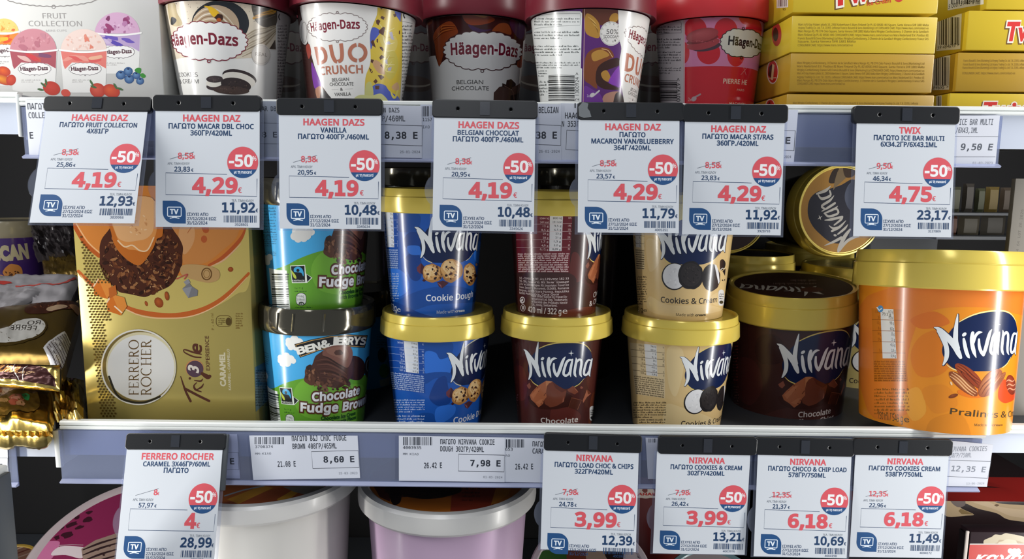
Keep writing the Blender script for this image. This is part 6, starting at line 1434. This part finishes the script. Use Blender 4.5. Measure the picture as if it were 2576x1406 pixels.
def serif_word(word, x, y0, y1, h):
    """letters read upward: baseline along x, from y0 (bottom) to y1"""
    n = len(word); wts = {'F': 0.85, 'E': 0.88, 'R': 1.0, 'O': 1.25, 'C': 1.1, 'H': 1.15}; tot = sum(wts[q] for q in word); u = 0.0
    for ch in word:
        w = wts[ch] / tot * (y0 - y1) * 0.86; b = y0 - u * (y0 - y1) / tot; u += wts[ch]
        def L(pts, wd): c.stroke([(x - hh * h, b - ww * w) for ww, hh in pts], wd, DK, cap=False)
        if ch in 'FERH':
            L([(0.18, 0), (0.18, 1)], 8); L([(0.02, 0.01), (0.38, 0.01)], 4); L([(0.02, 0.99), (0.34, 0.99)], 4)
        if ch in 'FE': L([(0.18, 0.98), (0.85, 0.98), (0.88, 0.82)], 4); L([(0.18, 0.52), (0.72, 0.52)], 4)
        if ch == 'E': L([(0.18, 0.02), (0.88, 0.02), (0.92, 0.2)], 4)
        if ch == 'R': L([(0.18, 0.98), (0.55, 0.98), (0.72, 0.84), (0.72, 0.66), (0.55, 0.52), (0.18, 0.52)], 6); L([(0.45, 0.52), (0.82, 0.02), (1.0, 0.01)], 8)
        if ch == 'H': L([(0.82, 0), (0.82, 1)], 8); L([(0.18, 0.5), (0.82, 0.5)], 4); L([(0.68, 0.01), (1.0, 0.01)], 4); L([(0.68, 0.99), (1.0, 0.99)], 4)
        if ch == 'O': c.stroke([(x - (0.5 + 0.52 * math.sin(R(a))) * h, b - (0.5 + 0.48 * math.cos(R(a))) * w, 4 + 4.5 * abs(math.cos(R(a)))) for a in range(0, 360, 18)], 6, DK, closed=True)
        if ch == 'C': c.stroke([(x - (0.5 + 0.52 * math.sin(R(a))) * h, b - (0.52 + 0.48 * math.cos(R(a))) * w, 4 + 4.5 * abs(math.cos(R(a)))) for a in range(48, 315, 18)], 6, DK, cap=False)
serif_word('FERRERO', 440, 1180, 812, 62); serif_word('ROCHER', 522, 1182, 812, 64)
BR = '#5b3426'
c.stroke([(715, 1060, 6), (745, 1150, 14), (780, 1222, 16)], 12, BR, sm=True); c.stroke([(745, 1140), (830, 1185), (902, 1220)], 16, BR, sm=True)
c.stroke([(850, 1160, 6), (812, 1145, 14), (802, 1120, 10), (820, 1100, 6)], 10, BR, sm=True); c.stroke([(812, 1150, 5), (850, 1130, 12), (864, 1108, 5)], 10, BR, sm=True); c.stroke([(805, 1085, 5), (845, 1090, 12), (860, 1075, 5)], 9, BR, sm=True); c.ell(775, 1072, 8, 9, BR, n=10)
c.ell(806, 1006, 60, 58, '#c98f5a'); c.ell(808, 1010, 56, 54, '#5a4450', n=30); c.stroke([(855, 1040, 20), (890, 1062, 30), (905, 1058, 22)], 24, BR, sm=True); c.text('3', 832, 1035, 832, 990, 66, '#e6dccf', 'b', 0.1, 0.25)
c.stroke([(848, 935, 8), (800, 930, 10), (750, 908, 9), (734, 893, 7), (744, 884, 9), (800, 902, 12), (850, 914, 7)], 9, BR, sm=True); c.text('e', 850, 905, 850, 850, 72, BR, 'i', 0.10, 0.2)
c.text('EXPERIENCE', 906, 1020, 898, 795, 24, BR, 'i', 0.04); c.text('CARAMEL', 1010, 1122, 1004, 905, 34, '#ddd3b0', 'b', 0.16); c.text('KARAMELL - CARAMELLO', 1045, 1148, 1034, 880, 16, '#ddd3b0', 'b', 0.08)
c.part('energy_pill', A); c.stroke(rrect(948, 662, 1048, 732, 26, 5), 4, '#6b5527', closed=True); c.ell(1028, 700, 18, 26, '#5a4722'); c.micro(962, 675, 1005, 722, 4, '#6b5527', 3); c.text('P - 60 ml', 934, 755, 928, 645, 16, '#8a6f36', 'b'); c.micro(1075, 640, 1120, 750, 7, '#8a6f36', 4)
cr = GB.right.fr(600, 440, 700 / 1491); cr.part('side_print', A); cr.poly([(88, 1030), (165, 990), (165, 1200), (92, 1270)], '#7f97a0'); cr.micro(92, 1040, 160, 1240, 14, '#4a5a60', 5, last=1); cr.micro(10, 725, 28, 835, 8, '#8a7434', 6)
cbuild(GB, 'foilink')

# ================================================================ WRAPPED BARS ON THE LEFT SHELF
def pillow(label, q, bulge, thick, m, seed, rough=0.0, nu=30, nv=20, name='wrapped ice cream bar'.replace(' ', '_'), cat='ice cream bar', crimp=(), crimpmat=None, part='wrapper', power=6, group=None):
    """flow-wrapped block: q = four (px, py, Y) corners back-left, back-right, front-right, front-left of its upper face"""
    C = [at(*a) for a in q]; o = sum(C, Vector()) / 4; mw = Matrix.Translation(o); T = NS(); T.mw = mw
    T.emp = thing(name, label, cat, mw, group); rnd = np.random.RandomState(seed)
    c = [np.array(p - o) for p in C]; N = np.cross(c[1] - c[3], c[0] - c[2]); N = N / np.linalg.norm(N)
    if N[2] < 0: N = -N
    nz = rnd.normal(0, 1, (nv + 1, nu + 1)); big = np.kron(rnd.normal(0, 1, (nv // 4 + 2, nu // 4 + 2)), np.ones((4, 4)))[:nv + 1, :nu + 1]
    G = np.zeros((2, nv + 1, nu + 1, 3))
    for j in range(nv + 1):
        for i in range(nu + 1):
            u, v = i / nu, j / nv
            P = c[0] * (1 - u) * (1 - v) + c[1] * u * (1 - v) + c[2] * u * v + c[3] * (1 - u) * v
            pr = (max(0.0, 1 - abs(2 * u - 1) ** power) * max(0.0, 1 - abs(2 * v - 1) ** power)) ** 0.5
            d = (nz[j, i] * 0.5 + big[j, i]) * rough * (0.3 + pr)
            G[0, j, i] = P + N * (bulge * pr + d); G[1, j, i] = P - N * (thick * pr - (d if 0 < i < nu and 0 < j < nv else 0))
            if i in (0, nu) or j in (0, nv): G[1, j, i] = G[0, j, i]
    V, F = [], []
    idx = lambda s, j, i: s * (nv + 1) * (nu + 1) + j * (nu + 1) + i
    for s in (0, 1):
        for j in range(nv + 1):
            for i in range(nu + 1): V.append(tuple(G[s, j, i]))
    for j in range(nv):
        for i in range(nu):
            F.append((idx(0, j, i), idx(0, j + 1, i), idx(0, j + 1, i + 1), idx(0, j, i + 1))); F.append((idx(1, j, i), idx(1, j, i + 1), idx(1, j + 1, i + 1), idx(1, j + 1, i)))
    T.body = obj(part, V, F, m, T.emp, 60 if rough < 0.0012 else 28)
    top = G[0]; du = np.gradient(top, axis=1); dv = np.gradient(top, axis=0); nn = np.cross(dv, du); nn /= np.linalg.norm(nn, axis=2, keepdims=True) + 1e-9
    if (nn @ N).mean() < 0: nn = -nn
    def samp(A, g):
        x = np.clip(A[:, 0] / 1000 * nu, 0, nu - 1e-6); y = np.clip(A[:, 1] / 1000 * nv, 0, nv - 1e-6); i = x.astype(int); j = y.astype(int); a = (x - i)[:, None]; b = (y - j)[:, None]
        return g[j, i] * (1 - a) * (1 - b) + g[j, i + 1] * a * (1 - b) + g[j + 1, i + 1] * a * b + g[j + 1, i] * (1 - a) * b
    def mapf(A):
        nrm = samp(A, nn); nrm = nrm / np.linalg.norm(nrm, axis=1, keepdims=True); return samp(A, top) + nrm * (A[:, 2] * 0.001)[:, None], nrm
    pp = [np.array(pix(p)) for p in C]
    def invf(x, y):
        u = v = 0.5
        for _ in range(12):
            e = pp[0] * (1 - u) * (1 - v) + pp[1] * u * (1 - v) + pp[2] * u * v + pp[3] * (1 - u) * v - np.array((x, y))
            Ju = (pp[1] - pp[0]) * (1 - v) + (pp[2] - pp[3]) * v; Jv = (pp[3] - pp[0]) * (1 - u) + (pp[2] - pp[1]) * u
            s = np.linalg.solve(np.column_stack([Ju, Jv]) + np.eye(2) * 1e-9, -e); u += s[0]; v += s[1]
        return (u * 1000, v * 1000)
    T.cv = Canvas(T, mapf, invf, gu=1000 / nu, gv=1000 / nv, d0=0.5, dd=0.03); T.cv.part('print', T.body)
    # crimped end seams: zigzag fins
    for k in crimp:
        a, b = (c[0], c[1]) if k == 'back' else ((c[3], c[2]) if k == 'front' else ((c[1], c[2]) if k == 'right' else (c[0], c[3])))
        out = (a + b) / 2; out = out / np.linalg.norm(out); n = 26; v, f = [], []
        for i in range(n + 1):
            t = i / n; p = a * (1 - t) + b * t
            for w in (0.0, 0.005, 0.011 + (0.0015 if i % 2 else -0.0005)): v.append(tuple(p + out * w + N * (0.0011 if i % 2 else -0.0011) * (1 if w else 0.3)))
        for i in range(n):
            for j in range(2): f.append((i * 3 + j, i * 3 + j + 1, i * 3 + j + 4, i * 3 + j + 3))
        obj('crimped_seam', v, f, crimpmat or m, T.emp)
    return T
M['olivefoil'] = mat('olive_gold_foil', '#6a5526', 0.26, 0.75, bump=0.2, bscale=40)
M['whitefilm'] = mat('white_film', '#8f8c90', 0.4, bump=0.3, bscale=30)
M['smoke'] = clear('smoky_film', '#b9b4b4', 0.35, 0.12, '#4b4648')
# lower bar, gold with hazelnuts
B2 = pillow('gold wrapped bar with hazelnut picture, lowest of the left pile', ((-90, 985, 0.66), (150, 990, 0.655), (132, 1085, 0.578), (-90, 1082, 0.578)), 0.010, 0.022, 'goldfoil', 4, 0.0006, crimp=('front',))
c = B2.cv.fr(0, 780, 230 / 980); A = B2.body
c.part('nut_picture', A)
c.poly([(-60, 860), (180, 840), (330, 930), (430, 1040), (420, 1180), (250, 1210), (-60, 1200)], '#6d5320', True)
c.poly([(20, 1020), (30, 940), (110, 880), (200, 880), (130, 960), (100, 1010), (60, 1035)], '#cfa983', True); c.ell(85, 965, 36, 32, '#e2c7a6'); c.blob(200, 1080, 80, 38, '#b56a50', 3, 0.12); c.ell(190, 1085, 50, 18, '#d28f74'); c.blob(170, 1120, 55, 24, '#a65642', 5)
c.poly([(250, 1045), (290, 1020), (335, 1040), (320, 1090), (280, 1085)], '#3fa35c', True); c.blob(0, 970, 40, 50, '#a8643c', 6); c.blob(140, 985, 24, 18, '#c9a47e', 8); c.blob(60, 1100, 50, 22, '#b98f58', 9); c.blob(240, 1130, 50, 22, '#c4936b', 10)
c.build(A, 'foilink')
# crumpled loose foil end beside it
pillow('crumpled gold foil bar end beside the hazelnut bar', ((120, 955, 0.66), (214, 960, 0.655), (208, 1058, 0.60), (140, 1062, 0.60)), 0.008, 0.018, 'goldfoil', 11, 0.0026, 16, 12)
pillow('small gold foil bar end against the gold carton', ((165, 1000, 0.70), (216, 1000, 0.70), (216, 1068, 0.645), (160, 1066, 0.645)), 0.006, 0.016, 'goldfoil', 17, 0.0018, 14, 12)
# upper bar, dark gold with oval emblem, barcode and brown band
B1 = pillow('dark gold wrapped bar with white oval emblem and barcode, on the left pile', ((-40, 790, 0.735), (206, 765, 0.735), (156, 930, 0.60), (-60, 912, 0.60)), 0.012, 0.03, 'olivefoil', 6, 0.0003, crimp=('back',), crimpmat='goldfoil')
c = B1.cv.fr(0, 780, 230 / 980); A = B1.body
c.part('praline_picture', A); c.poly([(290, 140), (340, 60), (420, 10), (600, -50), (860, -60), (860, 40), (700, 130), (480, 190), (320, 190)], '#4a261a', True); c.specks(560, 60, 230, 70, 50, 18, ['#6b3a26', '#381a10', '#7d4a30'], 3, 0.5); c.poly([(520, 140), (560, 100), (700, 75), (740, 90), (680, 130), (560, 160)], '#c8a98a', True); c.poly([(760, 60), (850, 10), (860, 60), (800, 100)], '#b8875f', True)
c.part('oval_emblem', A); c.poly([(-60, 500), (-60, 380), (80, 340), (240, 262), (400, 236), (490, 262), (528, 330), (500, 400), (420, 460), (250, 510), (60, 522)], '#4a3a18', True); c.poly([(-60, 485), (-60, 390), (80, 350), (250, 272), (400, 250), (480, 275), (510, 335), (470, 400), (380, 450), (200, 495)], '#dcdad6', True)
for word, pts in (('FERRE', ((408, 425), (130, 362))), ('RO', ((456, 365), (318, 322)))): c.text(word, pts[0][0], pts[0][1] - 45, pts[1][0], pts[1][1] + 2, 44, '#4a4440', 'i', 0.02)
c.part('barcode', A); c.poly([(490, 545), (700, 352), (830, 460), (850, 560), (640, 780), (610, 700)], '#dbd9dc'); 
c.up()
for i in range(26):
    t = i / 26; w = 0.012 + 0.016 * ((i * 7) % 3 == 0); a0 = (700 - 185 * t, 372 + 170 * t); a1 = (842 - 190 * t, 500 + 190 * t); b0 = (700 - 185 * (t + w), 372 + 170 * (t + w)); b1 = (842 - 190 * (t + w), 500 + 190 * (t + w))
    c._add([c.p(*a0), c.p(*a1), c.p(*b1), c.p(*b0)], [(0, 1, 2), (0, 2, 3)], '#4a3a36')
c.build(A, 'foilink')
# front band of that bar: brown film with gold piping
F1 = pillow('brown banded front of a wrapped bar with upside down gold lettering', ((-60, 916, 0.597), (150, 918, 0.597), (150, 985, 0.588), (-60, 968, 0.588)), 0.007, 0.012, 'goldfoil', 8, 0.0004)
c = F1.cv.fr(0, 780, 230 / 980); A = F1.body
c.part('brown_band', A); c.poly([(-100, 575), (200, 575), (420, 610), (540, 640), (610, 740), (620, 830), (440, 800), (200, 760), (-100, 745)], '#3c1c1a')
c.part('lettering', A); c.text('The', 345, 715, 250, 690, 50, '#c9a27a', 'b', 0.08); c.text('SUBLIME', 235, 690, -60, 660, 60, '#c2874e', 'b', 0.2); c.text('experience', 188, 598, -70, 580, 40, '#cfb9a8', 'b', 0.08)
c.stroke([(205, 600, 6), (215, 680, 9), (250, 740, 9), (265, 780, 4)], 8, '#cfc8c2', sm=True); c.stroke([(345, 620, 4), (310, 660, 9), (300, 740, 8), (310, 775, 3)], 8, '#cfc8c2', sm=True)
c.build(A, 'foilink')
# pale pouches behind
P1 = pillow('white film pouch with red stripe lying behind the gold bars', ((-60, 700, 0.86), (205, 700, 0.86), (170, 775, 0.76), (-60, 800, 0.76)), 0.010, 0.012, 'whitefilm', 21, 0.0008, cat='ice cream pouch', name='film_pouch')
c = P1.cv.fr(0, 530, 230 / 1198); c.part('stripe', P1.body); c.poly([(-60, 1040), (100, 1035), (190, 1060), (90, 1085), (-60, 1080)], '#a5352f', True); c.stroke([(1000, 950), (900, 1030), (760, 1085), (560, 1090), (240, 1108)], 16, '#a9453f', sm=True); c.build(P1.body, 'paper')
P2 = pillow('second white film pouch, lower corner hanging over the dark gold bar', ((-80, 745, 0.80), (120, 735, 0.80), (20, 790, 0.72), (-80, 800, 0.72)), 0.006, 0.008, 'whitefilm', 23, 0.0006, cat='ice cream pouch', name='film_pouch')
B3 = pillow('wrapped bar with gold crimped end far back beside the gold carton', ((105, 650, 0.92), (200, 632, 0.92), (205, 690, 0.86), (112, 704, 0.86)), 0.006, 0.01, 'olivefoil', 31, 0.001, crimp=('front',), crimpmat='goldfoil')
S1 = pillow('smoky clear pouch leaning in the dark behind the pale pouches', ((80, 545, 0.94), (190, 555, 0.94), (195, 650, 0.90), (95, 660, 0.90)), 0.012, 0.012, 'smoke', 37, 0.004, cat='ice cream pouch', name='film_pouch')
# purple tub, colours darkened to stand for shade at its depth
V1 = tub('ice_cream_tub', 'dim purple cookie tub with cream lid at the far left, lettering cut off', 22, 0.94, ZL, 600, 190, 0.02, 0.97, 0.88, solid('#6a6350', 'tub'), '#2c1848', 0, style='bj')
c = V1.cv.fr(0, 530, 230 / 1198); c.part('lettering', V1.body); c.text('SCAN', -60, 655, 370, 612, 170, '#857c62', 'b', 0.25)
c.part('cookie_picture', V1.body); c.blob(170, 810, 130, 110, '#8a5a2c', 3, 0.06, 14); c.specks(170, 810, 100, 80, 8, 24, ['#3a2216'], 4, 0.7); c.ell(10, 900, 70, 60, '#a3683a', 20); c.specks(10, 900, 50, 40, 4, 18, ['#4a2a18'], 5)
c.build(V1.body, 'tub')
c = plane_canvas(V1, V1.mw, (0, 0, 0), (1, 0, 0), (0, 0, 1))

# ================================================================ BOTTOM ROW
def widetub(label, px, Y, ylb, wl, hl, body, lidtop, art):
    T = tub('ice_cream_tub', label, px, Y, ZB, ylb, wl, hl, 0.895, 0.74, solid('#d9d7d3', 'plastic'), body, 0, style='bj', bodym='plastic')
    c = lid_canvas(T); c.raw(0, 0, 1000, False); c.ell(0, 0, T.rl * 0.875, T.rl * 0.875, lidtop, n=64); art(c, T); c.build(T.lid, 'carton'); return T
def artw1(c, T):
    c.fr(600, 1000, K2)
    for q, col in (([(-200, 930), (430, 760), (860, 760), (600, 900), (200, 945)], '#a0502a'), ([(0, 920), (300, 780), (200, 760), (-100, 880)], '#c58a2c'), ([(380, 920), (560, 790), (520, 770), (330, 880)], '#cf9430'), ([(380, 770), (760, 760), (740, 800), (600, 845), (480, 815)], '#8d8478'), ([(740, 765), (900, 750), (860, 810), (740, 830)], '#a3332c')): c.poly(q, col)
    c.stroke([(-120, 850), (40, 800), (220, 762)], 12, '#9aa0a2')
def artw2(c, T):
    c.fr(600, 1000, K2)
    c.poly([(1130, 740), (1250, 870), (1400, 940), (1700, 975), (2100, 950), (2400, 760)], '#b0631f'); c.poly([(1840, 860), (1830, 980), (2000, 985), (2200, 940), (2240, 780), (1860, 800)], '#8f3420'); c.poly([(2180, 930), (2320, 850), (2390, 740), (2230, 760)], '#c47a22')
    c.poly([(1140, 720), (1300, 740), (1310, 900), (1220, 860)], '#4a1f1c'); c.blob(1600, 780, 340, 95, '#2a1a18', 3, 0.08, 16); c.poly([(1290, 760), (1400, 780), (1400, 900), (1330, 920)], '#241716', True); c.micro(1930, 770, 2090, 900, 4, '#5b2017', 3)
    for i in range(8): c.stroke([(1380 + i * 50, 860 - (i % 3) * 20), (1600 + i * 40, 840 - i * 6), (1800 + i * 14, 790 - i * 6)], 8, ['#3d2724', '#1c1110'][i % 2], sm=True)
W1 = widetub('big white tub with orange printed lid, right of the 4 euro tag', 676, 0.682, 1328, 456, 0.017, '#d9d6d0', '#a85a24', artw1)
W2 = widetub('big lilac tub with white rimmed orange lid, bottom centre', 1127, 0.690, 1354, 440, 0.020, '#cbaec9', '#b5671f', artw2)

def leaning(label, px, py, rpx, Y, lean, L, hl, body, lid, art, side=0.0, rr=0.93):
    T = NS(); p = at(px, py, Y); T.rl = rpx / F_PX * depth(p); T.h = L; T.r1 = T.rl * rr; T.r0 = T.rl * rr * 0.85
    mw = Matrix.Translation(p) @ Matrix.Rotation(R(side), 4, 'Z') @ Matrix.Rotation(R(lean), 4, 'X') @ Matrix.Translation((0, 0, -L - hl + 0.003))
    T = tub_at(T, 'ice_cream_tub', label, mw, hl, lid, body, None, 'plastic', 'ice cream tub', 'bj')
    c = lid_canvas(T); c.raw(0, 0, 1000, False); art(c, T); c.build(T.lid, 'carton'); return T
FP = (0, 1100, 340 / 1562)
def artp(c, T):
    c.ell(0, 0, T.rl * 0.885, T.rl * 0.885, '#7a2348', n=64); c.fr(*FP)
    for x, y, rx, ry in ((900, 760, 50, 26), (820, 850, 56, 34), (720, 930, 40, 24), (640, 1000, 66, 26), (890, 925, 40, 18), (1020, 950, 60, 32), (820, 1010, 80, 22), (920, 1040, 56, 22), (780, 1125, 70, 30), (660, 1160, 34, 22), (1030, 870, 36, 16), (980, 830, 30, 14), (700, 1050, 60, 18)): c.blob(x, y, rx, ry, '#35131f', int(x), 0.3, 9, rot=-18)
    c.poly([(300, 1420), (420, 1230), (560, 1200), (690, 1210), (640, 1330), (560, 1420)], '#b3648a', True); c.poly([(590, 1360), (700, 1260), (960, 1270), (990, 1320), (940, 1400), (760, 1360)], '#c7b8bb', True)
    c.poly([(940, 1290), (1100, 1190), (1340, 1110), (1500, 1080), (1500, 1420), (960, 1420)], '#8a7468'); 
    for y in (0, 60, 130, 200): c.stroke([(960, 1300 + y, 12), (1150, 1225 + y, 24), (1350, 1165 + y, 14), (1500, 1130 + y, 8)], 18, '#2d1c1e', sm=True)
    for x, y in ((1130, 1300), (1265, 1255), (1200, 1360)): c.ell(x, y, 16, 10, '#33201f')
    c.stroke([(680, 1250), (820, 1240), (960, 1245)], 8, '#a58f94')
leaning('large pink tub leaning forward with dark magenta printed lid, lower left', 318, 1405, 252, 0.86, 27, 0.022, 0.018, '#b77a98', solid('#a89a9c', 'plastic'), artp)
def arty(c, T):
    c.ell(0, 0, T.rl * 0.885, T.rl * 0.885, '#5c4034', n=48); c.fr(*FP)
    for i in range(6): c.stroke([(90, 1180 + 50 * i), (230, 1130 + 50 * i), (420, 1060 + 50 * i)], 14, ['#8d7a6c', '#46221c', '#6f5a50'][i % 3], sm=True)
leaning('dim tub with yellow rim in the lower left corner behind the door edge', 6, 1432, 84, 0.86, 15, 0.03, 0.014, '#3a2620', solid('#8f7430', 'plastic'), arty)
FS = (1300, 1200, 380 / 2576)
def arts(c, T):
    c.ell(0, 0, T.rl * 0.93, T.rl * 0.93, '#b3a6a8', n=64); c.fr(*FS)
    c.poly([(380, 1330), (520, 1230), (760, 1210), (900, 1290), (920, 1500), (400, 1500)], '#2f5a25', True); c.poly([(860, 1270), (1000, 1240), (1250, 1290), (1240, 1500), (900, 1500)], '#6d3a2a', True); c.poly([(1200, 1250), (1480, 1270), (1620, 1500), (1240, 1500)], '#a08a78', True); c.poly([(1500, 1270), (1800, 1260), (1780, 1500), (1620, 1500)], '#2a1c1a', True)
    for q in ([(260, 1000), (300, 960), (350, 980), (340, 1060), (280, 1060)], [(270, 1060), (330, 1160), (370, 1190)], [(2030, 960), (2100, 1000), (2190, 1020), (2140, 1080), (2060, 1060), (2030, 1100)], [(2040, 1120), (2180, 1130)], [(2070, 1270), (2110, 1240), (2160, 1260), (2170, 1330), (2120, 1380), (2060, 1360)], [(2090, 1300), (2130, 1290)]): c.stroke(q, 18, '#5f5355', sm=True)
leaning('white round lidded tub with animal sketches, behind the 3,99 chocolate tag', 1486, 1462, 160, 0.70, 42, 0.07, 0.012, '#8d8486', solid('#b3a6a8', 'plastic'), arts)
leaning('dim pale lidded tub below the cookies and cream tag', 1800, 1500, 135, 0.72, 30, 0.06, 0.012, '#5b5557', solid('#6e8a90', 'plastic'), lambda c, T: c.ell(0, 0, T.rl * 0.93, T.rl * 0.93, '#9a9092', n=48))

# dark brown cartons, lower right
K1 = carton('frozen_pastry_carton', 'dark brown carton with red top edge and pale pastry picture, lower right', 'frozen pastry carton', (2080, 1500), (2690, 1508), 0.715, 0.715, 1257, 0.18, '#241719', zbase=ZB)
K3 = carton('frozen_pastry_carton', 'dark red carton with cream oval emblem, seen between two 3,99 tags', 'frozen pastry carton', (1560, 1500), (1720, 1502), 0.82, 0.82, 1200, 0.12, '#5a1a18', zbase=ZB)
c = K3.front.fr(1300, 1200, 380 / 2576); c.part('emblem', K3.body); c.poly([(1900, 355), (2500, 355), (2500, 320), (1900, 320)], '#b5a9a0'); c.ell(2200, 260, 150, 105, '#b9ada2'); c.blob(2185, 225, 48, 42, '#6b3028', 3); c.text('ΚΑΝΑΚΙ', 2000, 308, 2400, 308, 36, '#a32a24', 'b', 0.2)
cbuild(K3)
zt = K1.mw.translation.z
c = K1.front.fr(2350, 1130, 226 / 1151); A = K1.body
c.part('pastry_picture', A)
c.poly([(-100, 560), (1400, 575), (1400, 582), (-100, 572)], '#8f2a24')
c.poly([(60, 600), (380, 600), (600, 610), (740, 660), (880, 700), (1300, 740), (1300, 925), (1080, 920), (920, 890), (800, 820), (560, 760), (420, 700), (380, 700), (340, 750), (510, 835), (400, 850), (180, 865), (100, 790), (60, 700)], '#c4ab88', True)
c.poly([(420, 640), (640, 650), (860, 740), (1300, 800), (1300, 880), (1000, 860), (780, 770), (560, 700)], '#d2ba9a', True); c.blob(800, 718, 30, 14, '#7d6650', 3); c.poly([(200, 610), (380, 640), (390, 720), (300, 740), (220, 680)], '#7d706c', True); c.poly([(340, 760), (510, 835), (350, 830), (310, 790)], '#8d7650')
K1.top.fr(2350, 1130, 226 / 1151).part('red_top', A); t_ = K1.top
t_.raw(0, 0, 1, False); t_.poly([(0, 0), (K1.w * 1000, 0), (K1.w * 1000, 62), (K1.w * 1000 - 150, 62), (K1.w * 1000 - 60, 34), (0, 34)], '#a3241f'); t_.rect(K1.w * 1000 - 205, 20, K1.w * 1000 - 175, 34, '#b5a595')
cbuild(K1)
K2_ = carton('frozen_pastry_carton', 'dark carton with red logo panel and chef hat, lower right corner', 'frozen pastry carton', (2420, 1560), (2800, 1560), 0.650, 0.650, 1338, 0.016, '#2a1c20', zbase=ZB)
c = K2_.front.fr(2350, 1130, 226 / 1151); A = K2_.body
c.part('pastry_picture', A); c.poly([(330, 1245), (440, 1230), (440, 1700), (300, 1700), (320, 1420)], '#a39878'); c.blob(950, 1230, 320, 150, '#a89b80', 7, 0.07, 30); c.blob(960, 1240, 200, 90, '#947f60', 8, 0.12, 20); c.blob(950, 1215, 130, 60, '#b3a88f', 9, 0.15, 16)
c.part('logo_panel', A); c.poly(rrect(428, 1208, 1700, 1800, 30, 5), '#b3aeaa'); c.poly(rrect(442, 1222, 1700, 1800, 22, 5), '#b0231b')
for x, r in ((975, 34), (1030, 40), (1078, 30)): c.ell(x, 1302, r, 34, '#dcdad8', n=16)
c.poly([(965, 1320), (1085, 1320), (1070, 1360), (985, 1368)], '#dcdad8'); c.stroke([(985, 1362, 4), (1040, 1352, 14), (1072, 1352, 4)], 8, '#b8b2ae', sm=True); c.text('κανάκι', 530, 1440, 1330, 1440, 105, '#e3e0de', 'b', 0.14, 0.25)
cbuild(K2_)
e = K2_.h
box('board_edge', -0.0045, -0.0015, -0.0005, 0.0012, 0.0, e + 0.001, solid('#b9aea6', 'paper'), K2_.emp, 0.0006, label='pale cut board edge'); box('side_flap', -0.0015, 0.0, 0.002, 0.015, 0, e - 0.004, solid('#1d1416', 'carton'), K2_.emp)

# grey carton at the right edge; store reflection built as packets, box and ledge
GC = carton('grey_carton', 'grey upright board with vertical lot print at the right edge', 'carton', (2492, 1062), (2700, 1066), 0.70, 0.70, 448, 0.006, '#75716a', 'paper')
c = GC.front.fr(2180, 430, 396 / 1920); c.part('lettering', GC.body); c.text('18 22 334 64 LOT 26.2026', 1822, 1228, 1915, 470, 30, '#5d5953', 'm', 0.02)
cbuild(GC, 'paper')
rnd = random.Random(5)
PK = [('olive packet shape standing for a store reflection right of the top price tags, first from left', 2395, 2425, 470, '#3f3f2c', 535), ('grey brown packet shape standing for a store reflection, second from left', 2430, 2458, 462, '#35302a', 535), ('dull green packet shape standing for a store reflection, third from left', 2462, 2486, 474, '#383b26', 535),
      ('mustard packet shape standing for a store reflection, fourth from left', 2488, 2522, 470, '#5a4a1c', 535), ('brown packet shape standing for a store reflection, against the grey carton', 2525, 2556, 472, '#3d3226', 535),
      ('orange brown packet shape standing for a store reflection, lower row left', 2396, 2416, 545, '#4f2c1a', 594), ('tan packet shape standing for a store reflection, lower row middle', 2420, 2474, 545, '#433e32', 594), ('taupe packet shape standing for a store reflection, lower row right', 2478, 2540, 540, '#37332c', 592)]
t = thing('reflection_ledge', 'dark stepped ledge shape standing for reflected store shelves at right', 'ledge', Matrix.Translation((0, 0, 0)))
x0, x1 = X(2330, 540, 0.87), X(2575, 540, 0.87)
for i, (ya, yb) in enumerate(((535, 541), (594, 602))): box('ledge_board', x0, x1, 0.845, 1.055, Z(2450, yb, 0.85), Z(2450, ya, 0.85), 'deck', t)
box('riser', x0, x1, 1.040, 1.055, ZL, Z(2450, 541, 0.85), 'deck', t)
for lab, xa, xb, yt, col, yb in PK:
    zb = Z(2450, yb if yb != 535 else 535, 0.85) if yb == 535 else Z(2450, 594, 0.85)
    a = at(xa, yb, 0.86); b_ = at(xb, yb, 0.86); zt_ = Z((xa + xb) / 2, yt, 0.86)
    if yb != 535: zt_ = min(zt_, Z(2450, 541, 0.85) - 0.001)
    q = thing('reflection_packet', lab, 'packet', Matrix.Translation(((a.x + b_.x) / 2, 0.87, zb)), 'store reflection shapes at the right')
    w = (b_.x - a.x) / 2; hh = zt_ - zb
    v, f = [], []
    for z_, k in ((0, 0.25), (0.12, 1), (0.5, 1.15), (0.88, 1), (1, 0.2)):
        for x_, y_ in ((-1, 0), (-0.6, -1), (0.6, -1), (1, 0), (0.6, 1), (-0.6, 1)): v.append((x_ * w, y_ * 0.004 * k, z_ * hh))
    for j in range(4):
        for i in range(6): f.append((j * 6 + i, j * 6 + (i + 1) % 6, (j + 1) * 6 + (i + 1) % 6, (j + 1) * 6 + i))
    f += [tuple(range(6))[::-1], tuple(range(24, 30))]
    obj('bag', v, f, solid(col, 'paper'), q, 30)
YB = carton('reflection_box', 'brown and yellow box shape with red emblem standing for a store reflection, behind the orange tub', 'box', (2288, 735), (2385, 735), 0.90, 0.90, 636, 0.05, '#8a5a20', 'paper')  # part of the store reflection, given the shape of a box
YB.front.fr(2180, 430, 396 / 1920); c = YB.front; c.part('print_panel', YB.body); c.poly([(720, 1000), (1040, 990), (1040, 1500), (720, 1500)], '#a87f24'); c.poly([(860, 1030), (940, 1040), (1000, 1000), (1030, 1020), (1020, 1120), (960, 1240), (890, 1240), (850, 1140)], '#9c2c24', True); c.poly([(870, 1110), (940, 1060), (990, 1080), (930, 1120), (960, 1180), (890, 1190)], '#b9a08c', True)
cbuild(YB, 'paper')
YB.emp.location.z += 0
M_ = Matrix.Translation((0, 0, 0))
